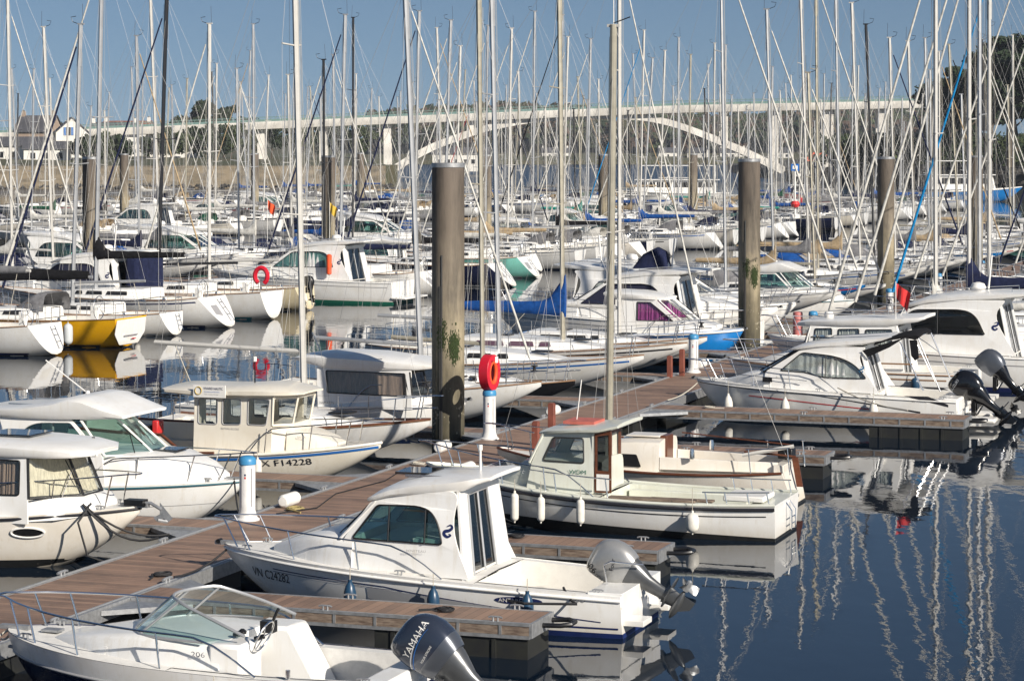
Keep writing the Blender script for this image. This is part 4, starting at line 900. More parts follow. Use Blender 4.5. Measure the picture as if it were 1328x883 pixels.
# ---- R2 white cabin cruiser with silver outboard
r = thing('cabin_cruiser', 'white cabin cruiser with blue waterline stripe, arched side window and silver tilted outboard, front centre', 'cabin cruiser', ST(34.9, -10.0, 0), H1)
sh = lambda h, d: (lambda x: h.sheer(x) - d)
hd = dict(L=6.72, B=2.45, zst=.62, zm=.76, zb=.90, draft=.3, bs=.86, sm=.36, p=2.4, q=.75, sk=.5, kp=3.0, g0=.11, g1=.42)
tmp = Hull(**hd)
prof = rp([(4.45, .74), (4.35, 1.22), (3.92, 1.80), (3.5, 1.92), (2.5, 2.0), (2.62, 1.45), (2.3, .74)], [0, .05, .1, .3, .2, .5, 0], 5)
win = rp([(4.22, 1.22), (3.82, 1.73), (3.02, 1.76), (2.82, 1.55), (2.74, 1.22)], [.06, .05, .3, .25, .05], 5)
cr_ = dict(hull=hd, ck=(.55, 2.2), inset=.2, floor=.2, rail_m=white, rail_r=.028, rail_dz=-.07,
    bands=[('boot_stripe', antib, lambda x: -.1, lambda x: .07 + .012 * x, 0, 6.2, True), ('waterline_stripe', navyp, lambda x: .13 + .01 * x, lambda x: .155 + .01 * x, .05, 2.2), ('side_stripe', navyp, lambda x: tmp.sheer(x) - .20 - .22 * max(0, (3.6 - x) / 3.6) ** .8, lambda x: tmp.sheer(x) - .185 - .22 * max(0, (3.6 - x) / 3.6) ** .8, .3, 5.6), ('side_stripe', navyp, lambda x: tmp.sheer(x) - .235 - .0 * x, lambda x: tmp.sheer(x) - .227, 3.3, 5.6),
           ('grey_flash', silverp, lambda x: tmp.sheer(x) - .27 - .17 * math.sin((x - 1.0) / 2.9 * math.pi / 2 + .6), lambda x: tmp.sheer(x) - .235 - .12 * max(0, (3.6 - x) / 2.6), 1.2, 3.9)],
    trunk=[(4.2, .98, 1.24, .72), (4.6, .92, 1.24, .74), (5.0, .76, 1.20, .76), (5.4, .55, 1.08, .78), (5.75, .33, .96, .8)],
    cab=dict(prof=prof, wall=(1.03, .14, 3.0, .10), wins=[(win, gl_teal, blackp, None, [3.62, 3.02])], aft=(2.32, .3, 1.98, 2.52), door=(-.32, .62), doorz=(.34, 1.9), ws=((4.42, 1.2), (3.86, 1.78), .22, gl_teal, white), inner=.78),
    roof=[(3.98, .86, 1.85, 1.81, 1.77), (3.88, .905, 1.93, 1.84, 1.80), (3.6, .92, 2.06, 1.93, 1.87), (3.2, .92, 2.15, 2.0, 1.91), (2.75, .915, 2.19, 2.06, 1.95), (2.45, .90, 2.21, 2.12, 2.0), (2.25, .84, 2.22, 2.17, 2.1), (2.1, .7, 2.21, 2.18, 2.14)],
    pulpit=dict(x0=2.7, x1=6.5, ht=.42, posts=(4.1, 5.25, 6.15, 6.45), inset=.1, over=.22))
h = cruiser(r, cr_)
emblem(r, lambda u, v: Vector((2.66 - u, 1.03 - .14 * (1.42 + v - 1) + .006, 1.42 + v)), navyp, .17)
mb = MB(); mb.box(3.2, 3.75, -.32, .32, 2.13, 2.165, gl_dark); mb.box(2.6, 3.5, .52, .535, 2.12, 2.16, steel); mb.box(2.6, 3.5, -.535, -.52, 2.12, 2.16, steel); mb.tube([(2.5, 0, 2.15), (2.5, 0, 2.5)], .02, wht, 6); mb.lathe([(.035, 0), (.035, .08)], (2.5, 0, 2.5), wht, 10); mb.build('roof_hatch', r)
lettering('registration', 'VN C24282', .2, blk, r, lambda u, v: h.pt(6.05 - u, .50 + v - .05 * u, 1, .008), .78)
mb = MB(); rr = [(math.cos(2 * math.pi * k / 24) * .36, math.sin(2 * math.pi * k / 24) * .055) for k in range(24)]; P_ = [h.pt(1.5 - u, .50 + v, 1, .007) for u, v in rr]; mb.add(P_, [list(range(24))], navyp); mb.build('name_badge', r, flat=True)
lettering('lettering', 'ANTARES', .085, wht, r, lambda u, v: h.pt(1.80 - u, .47 + v, 1, .011), 1.1)
lettering('lettering', '580', .11, greyp, r, lambda u, v: h.pt(.75 - u, .52 + v, 1, .008), 1.5)
lettering('lettering', 'BENETEAU', .05, greyp, r, lambda u, v: Vector((3.3 - u, 1.0 + .022, 1.09 + v)), 1.3)
mb = MB(); mb.box(-.02, .5, -1.02, 1.02, .45, .66, white); mb.box(-.3, .0, -.9, -.45, .18, .26, white); mb.box(-.3, 0, .45, .9, .18, .26, white); mb.box(.2, .5, -.9, .9, .2, .6, liner); mb.tube([(.4, .35, .6), (.45, .38, .95), (.35, .38, 1.0), (-.1, .2, .95)], .014, steel, 6); mb.build('transom_well', r, bevel=.03)
outboard(r, (.16, .0, .58), 60, eng_silver, eng_mid, .98, [('HONDA', .10, -.1, -.08, 75, blk), ('90', .15, .0, .1, 75, blk), ('Four', .10, .12, -.12, 20, blk)], None, None, prop=galv)
for x, cc in ((4.1, 'nearest the bow'), (2.75, 'midships'), (1.32, 'by the stern lettering')): fender(tuple(ST(34.9 - h.half(x) - .11, -10.0 - x, .47)), .85, fend_b, 'tear', 'navy teardrop fender on the front-centre cabin cruiser, ' + cc, 'fenders hung on the boats', r=.095, h=.36)
ropes('black mooring rope from the silver-engined cruiser to its finger pontoon', [sag(ST(34.0, -10.9, .68), ST(33.55, -10.55, .54), .05) + [ST(33.4, -11.3, .53), ST(33.55, -11.6, .53), ST(33.3, -11.4, .54)]], rope_b, .02)
ropes('black bow rope of the front-centre cabin cruiser', [sag(ST(34.9, -16.6, .88), ST(33.6, -16.95, .56), .1), sag(ST(34.9, -16.6, .88), ST(36.2, -16.95, .56), .05)], rope_b)

# ---- R3 sage-green pilothouse boat
r = thing('pilothouse_boat', 'old pilothouse motorboat with white clinker-striped hull, sage-green deck and wheelhouse and mahogany door', 'fishing boat', ST(44.15, -9.9, 0), H1)
h = Hull(7.0, 2.5, .66, .68, 1.02, draft=.4, bs=.80, sm=.42, p=2.4, q=.85, sk=.4, kp=2.6, g0=.15, g1=.5, tr=-.02)
hu = h.shell(white, 'hull', r); h.band('antifouling', antif, lambda x: -.15, lambda x: .06 + .035 * x, parent=hu, stern=True)
h.band('side_line', blk, lambda x: h.sheer(x) - .21, lambda x: h.sheer(x) - .19, .15, 6.8, hu); h.rail('rub_rail', blk, .032, -.07, hu, .01); h.rail('toe_rail', sage, .03, .0, hu, -.015)
h.deck(sage, (.5, 3.25), .24, .25, r, lm=sage)
trunk('coachroof', [(3.3, .78, 1.28, .7), (4.5, .76, 1.27, .72), (4.85, .7, 1.22, .74), (5.15, .55, 1.0, .78), (5.35, .4, .88, .8)], sage, r)
W3 = lambda x, z: .84 - .09 * (z - 1) - .07 * max(0, x - 4.2)
w1 = rp([(4.40, 1.27), (4.2, 1.70), (3.62, 1.70), (3.60, 1.25)], .05); mb = MB(); P3 = [(4.72, .7), (4.62, 1.22), (4.36, 1.80), (3.42, 1.82), (3.42, .7)]
for s_ in (1, -1): mb.panel(P3, [w1], lambda u, v, d: Vector((u, s_ * (W3(u, v) - d), v)), .035, sage)
mb.panel([(-1, .7), (1, .7), (1, 1.82), (-1, 1.82)], [[(-.05, .72), (.85, .72), (.85, 1.75), (-.05, 1.75)], ], lambda u, v, d: Vector((3.42 + d, u * .8, v)), .03, sage)
mb.box(4.0, 4.3, -.7, .7, 1.0, 1.22, sage); mb.build('wheelhouse', r, bevel=.01)
roofmesh('roof', [(4.5, .72, 1.80, 1.76, 1.74), (4.3, .84, 1.86, 1.80, 1.76), (3.8, .9, 1.90, 1.84, 1.8), (3.3, .9, 1.93, 1.86, 1.82), (3.05, .88, 1.98, 1.92, 1.88), (2.95, .86, 1.99, 1.94, 1.91)], sage, r)
for s_ in (1, -1):
    mb = MB(); mb.tube([Vector((u, s_ * (W3(u, v) + .002), v)) for u, v in w1], .016, rubber, 6, closed=True); fo = mb.build('window', r); g_ = MB(); g_.panel(w1, [], lambda u, v, d: Vector((u, s_ * (W3(u, v) - .012 - d), v)), .006, gl_clear); g_.build('pane', fo, flat=True)
mb = MB()
def wq(u, v): return Vector((lin(4.66, 4.4, v) , -u * lin(.80, .76, v), lin(1.22, 1.76, v)))
for u in (-1, 0, 1): mb.tube([wq(u, 0), wq(u, 1)], .026, sage, 6)
mb.tube([wq(-1, 0), wq(1, 0)], .026, sage, 6); mb.tube([wq(-1, 1), wq(1, 1)], .026, sage, 6); wo = mb.build('windscreen', r); g_ = MB(); g_.add([wq(-1, 0), wq(1, 0), wq(1, 1), wq(-1, 1)], [(0, 1, 2, 3)], gl_dark); g_.build('pane', wo, flat=True)
# sliding mahogany door standing at the near aft corner
mb = MB(); mb.panel([(3.40, .72), (3.08, .72), (3.08, 1.86), (3.40, 1.80)], [[(3.35, 1.12), (3.13, 1.12), (3.13, 1.78), (3.35, 1.75)]], lambda u, v, d: Vector((u, .80 - d, v)), .035, mahog); dd = mb.build('door', r, bevel=.005)
g_ = MB(); g_.panel([(3.35, 1.12), (3.13, 1.12), (3.13, 1.78), (3.35, 1.75)], [], lambda u, v, d: Vector((u, .785 - d, v)), .006, gl_dark); g_.build('door_glass', dd, flat=True); g_ = MB(); g_.box(3.12, 3.36, .802, .81, .76, 1.06, white); g_.build('door_panel', dd)
mb = MB(); mb.panel([(-.8, .7), (-.1, .7), (-.1, 1.8), (-.8, 1.8)], [[(-.7, 1.1), (-.2, 1.1), (-.2, 1.7), (-.7, 1.7)]], lambda u, v, d: Vector((3.39 - d, u, v)), .03, mahog); mb.build('door_frame', r)
rails(r, h, 3.3, 6.85, .45, (4.3, 5.2, 6.1, 6.6), .1, .014, over=.15); rails(r, h, 3.0, 4.6, .36, (3.1, 4.1), .14, .014, bow=False, sides=(1,), drop=False)
rails(r, h, .1, 1.3, .22, (.15, .5, .9, 1.25), .12, .013, bow=False, drop=False, name='stern_rail')
mb = MB(); mb.box(1.45, 3.1, .75, 1.02, h.sheer(2) + .005, h.sheer(2) + .05, weather); mb.box(1.2, 2.4, .5, .72, h.sheer(2) - .02, h.sheer(2) + .02, weather); mb.build('side_plank', r, bevel=.008)
mb = MB(); mb.box(.25, 1.0, -.2, .7, .66, .76, wht); mb.build('stern_hatch', r, bevel=.02); mb = MB(); mb.box(.9, 3.2, -.98, -.75, .25, .58, sage); mb.build('locker', r, bevel=.02)
mb = MB(); mb.tube([(-.01, -.25, .6), (-.12, -.25, .45), (-.12, -.25, .12), (-.12, .05, .12), (-.12, .05, .45), (-.01, .05, .6)], .014, steel, 6)
for z in (.22, .34): mb.tube([(-.12, -.26, z), (-.12, .06, z)], .012, steel, 6)
mb.build('boarding_ladder', r)
mb = MB(); mb.box(3.55, 4.15, -.35, .35, 1.905, 1.96, mat('faded_red_raft', (.48, .13, .1), .6, var=.3)); mb.tube([(4.0, 0, 1.9), (3.9, 0, 2.7)], .012, wht, 5); mb.build('roof_gear', r)
lettering('lettering', 'WDM', .11, mat('green_marking', (0.01, .12, .08), .5), r, lambda u, v: Vector((3.88 - u, W3(3.8, 1) + .005, 1.05 + v)), 1.2)
for x, cc, k in ((4.82, 'leftmost', .52), (4.28, 'second from the left', .46), (3.5, 'third from the left', .46), (1.42, 'round one nearest the stern', .36)): fender(tuple(ST(44.15 - h.half(x) - .1, -9.9 - x, .44 if k > .4 else .33)), .95, fend_w, 'cyl', 'white fender on the sage-green pilothouse boat, ' + cc, 'fenders hung on the boats', r=.075 if k > .4 else .12, h=k)
mb = MB(); mb.tube(sag(ST(44.15, -16.8, 1.0), ST(42.6, -16.95, .56), .08), .016, rope_w, 6); o = mb.build('mooring_rope'); tag(o, 'pale bow rope of the sage-green pilothouse boat', 'rope')

# ---- R4 small cream sailing boat with mahogany trim
r = thing('small_sailing_boat', 'small cream sailing boat with mahogany trim and pale mast, behind the sage-green pilothouse boat', 'sailing boat', ST(48.1, -10.5, 0), H1)
h = Hull(6.35, 2.1, .68, .62, .86, draft=.35, bs=.72, sm=.42, p=2.2, q=.9, sk=.3, kp=1.9, g0=.35, g1=.7, tr=.2)
hu = h.shell(ivory, 'hull', r); h.rail('toe_rail', mahog, .026, .005, hu); h.deck(ivory, (.4, 2.7), .3, .3, r, lm=ivory); h.band('antifouling', antif, lambda x: -.1, lambda x: .05, parent=hu, stern=True)
trunk('coachroof', [(2.7, .74, 1.20, .6), (3.2, .76, 1.20, .6), (4.2, .70, 1.12, .62), (4.9, .55, .98, .68), (5.3, .36, .84, .72)], ivory, r)
mb = MB()
for s_ in (1, -1): mb.panel(rp([(3.75, .70), (3.75, .94), (3.15, .94), (3.05, .69)], .03), [], lambda u, v, d: Vector((u, s_ * (.768 - .04 * (v - .6) / .6 + .004 + d - (.05 * max(0, u - 3.2))), v)), .012, blackp)
mb.build('cabin_window', r, flat=True)
mb = MB(); mb.box(2.66, 2.8, -.24, .24, .62, 1.27, mahog); mb.box(2.8, 3.5, -.3, .3, 1.24, 1.27, ivory); mb.tube([(3.5, .45, 1.24), (4.2, .42, 1.2)], .02, mahog, 6); mb.build('companionway', r, bevel=.01)
mb = MB()
for s_ in (1, -1): mb.rows([[Vector((x, s_ * (h.half(x) - .32), .66)), Vector((x, s_ * (h.half(x) - .34), .90 - .02 * (2.6 - x))), Vector((x, s_ * (h.half(x) - .40), .90 - .02 * (2.6 - x))), Vector((x, s_ * (h.half(x) - .42), .4))] for x in (.35, 1, 1.8, 2.68)], ivory)
mb.box(.2, .4, -.6, .6, .3, .82, ivory); mb.build('coaming', r, bevel=.008)
mb = MB(); mb.rows([[Vector((.06, -.04, .34)), Vector((.06, .04, .34)), Vector((-.06, .02, .34)), Vector((-.06, -.02, .34))], [Vector((.16, -.04, .92)), Vector((.16, .04, .92)), Vector((.04, .02, .92)), Vector((.04, -.02, .92))]], mahog, closed=True, caps=True); mb.tube([(.08, 0, .93), (.7, .1, .98), (1.1, .12, 1.0)], .022, mahog, 6); mb.build('rudder', r)
mb = MB(); b0, b1 = Vector((3.95, 0, 1.1)), Vector((3.85, 0, 9.55)); at = lambda k: b0.lerp(b1, k); mb.tube([at(0), at(.5), at(1)], .082, alugold, 10, sq=.9); mb.box(3.72, 3.98, -.04, .04, 9.5, 9.56, aluw); mb.tube([(3.85, 0, 9.5), (3.85, 0, 10.4)], .009, wht, 4); mb.tube([(3.85, 0, 9.58), (3.5, 0, 9.7)], .012, blackp, 4); mb.build('mast', r)
mb = MB()
for s_ in (1, -1): mb.tube([at(.5), at(.5) + Vector((-.1, s_ * .6, .03))], .018, aluw, 5); mb.tube([(3.8, s_ * .95, .66), at(.5) + Vector((-.1, s_ * .6, .03)), at(.93)], .004, wire, 4); mb.tube([(3.45, s_ * .95, .66), at(.5)], .004, wire, 4); mb.tube([(4.1, s_ * .9, .66), at(.49)], .004, wire, 4)
mb.tube([(6.3, 0, .9), at(.93)], .004, wire, 4); mb.tube([(.2, 0, .75), at(1)], .004, wire, 4); mb.tube([at(.03) + Vector((.08, .05, 0)), at(.97) + Vector((.08, .02, 0))], .004, rope_w, 4); mb.build('rigging', r)
mb = MB(); mb.tube([(1.1, .3, .95), (.1, .1, 1.15)], .04, aluw, 6); mb.tube([(.3, -.5, 1.1), (2.6, -.7, 1.24)], .015, mahog, 5); mb.build('boom', r)
rails(r, h, 5.4, 6.35, .5, (5.5, 6.1), .07, .012, over=.12, drop=False); rails(r, h, .05, .9, .5, (.1, .85), .07, .012, bow=False, drop=False, name='stern_rail')
mb = MB(); mb.lathe([(.05, 0), (.05, .12), (.035, .2)], (2.0, .78, .9), steel, 8); mb.lathe([(.05, 0), (.05, .12), (.035, .2)], (2.0, -.78, .9), steel, 8); mb.build('winch', r)
mb = MB(); mb.box(.2, .5, -.55, -.2, .85, 1.05, blackp); mb.tube([(.35, -.38, .3), (.35, -.38, .9)], .05, blackp, 6); mb.build('outboard_motor', r, bevel=.03)

# ---- R5 white cruiser with red stripe and black outboard
r = thing('cabin_cruiser', 'white cabin cruiser with thin red side stripe, black folded canopy and black outboard', 'cabin cruiser', ST(63.4, -9.6, 0), H1)
hd = dict(L=7.0, B=2.55, zst=.72, zm=.84, zb=.98, draft=.35, bs=.88, sm=.36, p=2.5, q=.72, sk=.55, kp=3.6, g0=.11, g1=.4)
t5 = Hull(**hd)
prof = rp([(5.0, .84), (4.95, 1.28), (4.1, 1.84), (3.4, 1.98), (2.3, 1.98), (2.55, 1.7), (1.95, .82)], [0, .08, .15, .2, .1, .4, 0], 5)
win = rp([(4.55, 1.32), (3.98, 1.80), (3.1, 1.74), (2.6, 1.55), (2.28, 1.19), (3.4, 1.19), (3.9, 1.30)], [.05, .1, .3, .3, .06, .1, .1], 5)
c5 = dict(hull=hd, ck=(.5, 2.1), inset=.22, floor=.3, rail_m=white, rail_dz=-.06,
    bands=[('boot_stripe', antif, lambda x: -.1, lambda x: .06 + .01 * x, 0, 6.2, True), ('side_stripe', blk, lambda x: t5.sheer(x) - .10 - .30 * max(0, (3.8 - x) / 3) ** 1.2, lambda x: t5.sheer(x) - .085 - .27 * max(0, (3.8 - x) / 3) ** 1.2, .9, 6.9), ('red_stripe', redp, lambda x: .40 + .075 * (x - 2) - .012 * max(0, x - 4) ** 2, lambda x: .425 + .075 * (x - 2) - .012 * max(0, x - 4) ** 2, 2.0, 5.4), ('black_vent', blk, lambda x: .54 + .26 * (x - .2) * .9, lambda x: min(.60 + .4 * (x - .2), .80), .2, 1.3)],
    trunk=[(4.8, 1.0, 1.3, .82), (5.2, .88, 1.26, .84), (5.6, .68, 1.17, .87), (6.0, .4, 1.03, .9), (6.3, .2, .97, .92)],
    cab=dict(prof=prof, wall=(1.12, .16, 3.2, .10), wins=[(win, gl_clear, blackp, curt_w, [3.35])], aft=(2.02, .4, 1.96, 2.45), door=(-.5, .45), doorz=(.42, 1.85), ws=((5.0, 1.27), (4.1, 1.84), .24, gl_dark, blackp), inner=.8),
    roof=[(4.3, .88, 1.90, 1.86, 1.83), (4.1, .96, 1.98, 1.90, 1.86), (3.6, .985, 2.1, 2.0, 1.93), (3.0, .985, 2.18, 2.06, 1.97), (2.4, .98, 2.23, 2.13, 2.03), (1.8, .96, 2.28, 2.22, 2.15), (1.5, .94, 2.29, 2.25, 2.2)],
    pulpit=dict(x0=3.0, x1=6.8, ht=.5, posts=(4.3, 5.3, 6.1, 6.6), inset=.1, over=.25, mid=True))
h = cruiser(r, c5)
emblem(r, lambda u, v: Vector((2.42 - u, 1.12 - .16 * (1.4 + v - 1) + .006, 1.42 + v)), mat('blue_marking', (.02, .12, .25), .4), .15)
lettering('registration', 'AF F33663', .07, greyp, r, lambda u, v: h.pt(1.1 - u, .64 + v, 1, .008), 1.2)
lettering('lettering', 'SUN', .09, greyp, r, lambda u, v: Vector((-.03, .62 - u, .38 + v)), 1.0)
mb = MB(); mb.box(4.75, 5.0, 1.0, 1.02, 1.02, 1.14, blackp); mb.box(3.4, 3.9, -.3, .3, 2.13, 2.17, gl_dark); mb.tube([(3.6, .5, 2.13), (1.8, .6, 2.26)], .018, steel, 6); mb.tube([(3.6, -.5, 2.13), (1.8, -.6, 2.26)], .018, steel, 6); mb.build('roof_hatch', r)
mb = MB(); mb.box(-.95, .0, -1.0, -.35, .14, .26, white); mb.box(-.95, .0, .35, 1.0, .14, .26, white); mb.box(-.05, .5, -1.05, 1.05, .4, .74, white); mb.build('swim_platform', r, bevel=.05)
# folded black canopy on its steel arms
mb = MB()
for s_ in (1, -1):
    mb.tube([(.42, s_ * 1.02, .92), (1.0, s_ * .98, 2.28)], .02, steel, 6); mb.tube([(.85, s_ * 1.02, .92), (1.45, s_ * .98, 2.15)], .018, steel, 6)
mb.tube([(1.0, -.98, 2.28), (1.0, .98, 2.28)], .02, steel, 6); mb.build('canopy_frame', r)
mb = MB(); rr = []
for x, zt, zb_ in ((2.1, 2.10, 2.04), (1.7, 2.26, 2.18), (1.3, 2.36, 2.24), (1.05, 2.38, 2.2), (.97, 2.34, 2.24)):
    rr.append([Vector((x, 1.02 * y, lin(zb_, zt, z))) for y, z in ((1, 0), (1, .6), (.8, 1), (0, 1.15), (-.8, 1), (-1, .6), (-1, 0), (0, .7))])
mb.rows(rr, cloth['black'], closed=True, caps=True)
mb.add([(2.4, 1.04, 1.9), (1.3, 1.05, 2.26), (1.7, 1.04, 2.0), (2.25, 1.04, 1.74)], [(0, 1, 2, 3)], cloth['black']); mb.add([(1.2, 1.03, 2.2), (1.0, 1.03, 2.2), (.95, 1.05, 1.75), (1.05, 1.06, 1.68), (1.15, 1.05, 1.8)], [(0, 1, 2, 3, 4)], cloth['black'])
mb.build('folded_canopy', r, ang=60)
outboard(r, (-.3, 0, .56), 50, eng_black, eng_black, 1.12, [('SUZUKI', .09, -.12, .12, 8, silverp)], None, None, prop=blackp)
for x, cc in ((5.95, 'nearest the bow'), (4.35, 'midships'), (2.05, 'below the cabin end')): fender(tuple(ST(63.4 - h.half(x) - .1, -9.6 - x, .42)), 1.0, fend_w, 'tear', 'white teardrop fender on the red-striped cruiser, ' + cc, 'fenders hung on the boats', r=.12, h=.46)
ropes('pale mooring rope of the red-striped cruiser', [sag(ST(63.4, -16.5, .95), ST(61.5, -16.9, .56), .1), sag(ST(62.2, -12.6, .95), ST(61.0, -10.6, .56), .1)])

# ---- R6 pilothouse cruiser with curtains
r = thing('pilothouse_cruiser', 'white pilothouse cruiser with grey curtains and wooden rub strips, behind the red-striped cruiser', 'cabin cruiser', ST(67.6, -9.9, 0), H1)
hd = dict(L=6.9, B=2.6, zst=1.0, zm=1.05, zb=1.2, draft=.35, bs=.9, sm=.36, p=2.6, q=.7, sk=.55, kp=3.2, g0=.11, g1=.4); t6 = Hull(**hd)
w6 = lambda a, b: rp([(a, 1.72), (a - .03, 2.12), (b, 2.14), (b, 1.72)], .04)
c6 = dict(hull=hd, ck=(.5, 2.0), inset=.24, floor=.4, rail_m=teak, bands=[('boot_stripe', navyp, lambda x: -.05, lambda x: .07, 0, 6.4, True), ('side_stripe', greyp, lambda x: t6.sheer(x) - .38, lambda x: t6.sheer(x) - .36, 0.1, 5), ('wood_strip', teak, lambda x: t6.sheer(x) - .21, lambda x: t6.sheer(x) - .17, .6, 5)],
    trunk=[(4.2, 1.0, 1.5, 1.0), (5.0, .85, 1.45, 1.0), (5.6, .6, 1.3, 1.05), (6.0, .35, 1.15, 1.08)],
    cab=dict(prof=[(4.5, 1.0), (4.35, 2.2), (1.95, 2.25), (1.75, 1.0)], wall=(1.1, .08, 4, .05), wins=[(w6(4.25, 3.75), gl_clear, blackp, curt_w, []), (w6(3.6, 3.0), gl_clear, blackp, curt_w, []), (w6(2.85, 2.1), gl_clear, blackp, curt_w, [])], aft=(1.8, .5, 2.2, 1.95), door=(-.4, .6), doorz=(.6, 2.1), ws=((4.5, 1.6), (4.35, 2.18), .18, gl_dark, white), wscur=curt_w),
    roof=[(4.75, .85, 2.28, 2.24, 2.18), (4.5, 1.02, 2.35, 2.28, 2.18), (3.5, 1.08, 2.42, 2.32, 2.2), (2.2, 1.08, 2.48, 2.38, 2.22), (1.4, 1.06, 2.52, 2.46, 2.36), (1.25, 1.0, 2.52, 2.49, 2.42)], pulpit=dict(x0=3.2, x1=6.7, ht=.5, posts=(4.5, 5.4, 6.2, 6.5), inset=.1, over=.2, mid=True))
h = cruiser(r, c6)
mb = MB()
for s_ in (1, -1): mb.tube([(4.2, s_ * .7, 2.4), (4.2, s_ * .7, 2.5), (2.0, s_ * .7, 2.58), (2.0, s_ * .7, 2.46)], .014, steel, 6)
mb.tube([(2.0, .3, 2.48), (1.6, .3, 3.3)], .012, wht, 5); mb.lathe([(.12, 0), (.14, .08), (.1, .16)], (4.0, .2, 2.38), wht, 12); mb.build('roof_rail', r)
mb = MB()
for s_ in (1, -1): mb.box(1.5, 3.3, s_ * 1.27 - .02, s_ * 1.27 + .02, 1.22, 1.26, teak)
mb.box(-.5, .0, -.95, .95, .2, .3, white); mb.build('side_step', r)
outboard(r, (-.55, 0, .8), 42, eng_grey, eng_black, 1.05, prop=blackp)
fender(tuple(ST(67.6 - 1.4, -9.9 - 1.4, .72)), 1.1, fend_b, 'cyl', 'short blue fender on the stern of the curtained pilothouse cruiser', 'fenders hung on the boats', r=.12, h=.36)
fender(tuple(ST(67.6 - 1.4, -9.9 - 3.2, .75)), 1.1, fend_w, 'cyl', 'white fender amidships on the curtained pilothouse cruiser', 'fenders hung on the boats', r=.1, h=.4)

# ---- R7 larger cruiser with arched dark window
def big_cruiser(label, loc, rot, wmat, wfr, enc=None, green=False, sc=1.0):
    r = thing('motor_yacht', label, 'motor yacht', loc, rot)
    hd = dict(L=9.6, B=3.2, zst=1.0, zm=1.12, zb=1.4, draft=.45, bs=.9, sm=.36, p=2.5, q=.75, sk=.5, kp=3.0, g0=.11, g1=.42); t7 = Hull(**hd)
    prof = rp([(6.4, 1.1), (6.3, 1.6), (5.1, 2.35), (4.4, 2.6), (2.3, 2.65), (2.7, 2.2), (2.0, 1.05)], [0, .1, .15, .3, .15, .5, 0], 5)
    win_ = rp([(6.0, 1.62), (5.0, 2.32), (3.5, 2.36), (3.15, 2.15), (2.9, 1.64)], [.08, .15, .4, .35, .08], 5)
    cc = dict(hull=hd, ck=(.6, 2.2), inset=.28, floor=.5, rail_m=white, bands=[('boot_stripe', antig if green else navyp, lambda x: -.05, lambda x: .1 + .012 * x, 0, 9, True), ('side_stripe', greyp, lambda x: t7.sheer(x) - .27, lambda x: t7.sheer(x) - .24, .2, 9.3)],
        trunk=[(6.1, 1.3, 1.7, 1.1), (6.8, 1.15, 1.66, 1.12), (7.6, .85, 1.55, 1.2), (8.3, .5, 1.4, 1.26)],
        cab=dict(prof=prof, wall=(1.42, .12, 4, .09), wins=[(win_, wmat, blackp, wfr, [4.3])], aft=(2.1, .7, 2.6, 2.5), door=(-.5, .6), doorz=(.75, 2.45), ws=((6.35, 1.58), (5.15, 2.33), .3, wmat, white), inner=1.05),
        roof=[(5.4, 1.05, 2.42, 2.38, 2.34), (5.1, 1.2, 2.54, 2.45, 2.39), (4.6, 1.25, 2.72, 2.58, 2.5), (3.6, 1.26, 2.84, 2.7, 2.6), (2.6, 1.24, 2.88, 2.76, 2.65), (1.8, 1.18, 2.88, 2.82, 2.75), (1.5, 1.1, 2.86, 2.83, 2.79)],
        pulpit=dict(x0=4.2, x1=9.4, ht=.6, posts=(5.6, 6.8, 7.9, 8.8, 9.2), inset=.1, over=.3, mid=True))
    h = cruiser(r, cc); emblem(r, lambda u, v: Vector((2.62 - u, 1.42 - .12 * (1.9 + v - 1) + .01, 1.9 + v)), navyp, .22)
    mb = MB()
    for s_ in (1, -1): mb.tube([(4.4, s_ * .8, 2.7), (4.4, s_ * .8, 2.84), (2.2, s_ * .8, 2.98), (2.2, s_ * .8, 2.84)], .016, steel, 6)
    mb.tube([(3.0, 0, 2.86), (2.9, 0, 3.9)], .03, wht, 6); mb.lathe([(.2, 0), (.24, .08), (.18, .2), (.05, .24)], (3.3, 0, 2.86), wht, 14); mb.build('radar', r)
    mb = MB(); mb.box(-.7, .05, -1.4, 1.4, .22, .32, white); mb.build('swim_platform', r, bevel=.04)
    if enc:
        mb = MB(); mb.box(1.3, 1.9, -1.2, 1.2, 1.15, 2.65, enc); mb.build('cockpit_cover', r, bevel=.15)
    return r, h
r, h = big_cruiser('large white cruiser with arched dark window and long curved roof at the right edge', ST(73.6, -7.4, 0), H1, gl_dark, None)
outboard(r, (-.5, 0, .8), 40, eng_black, eng_black, 1.2)

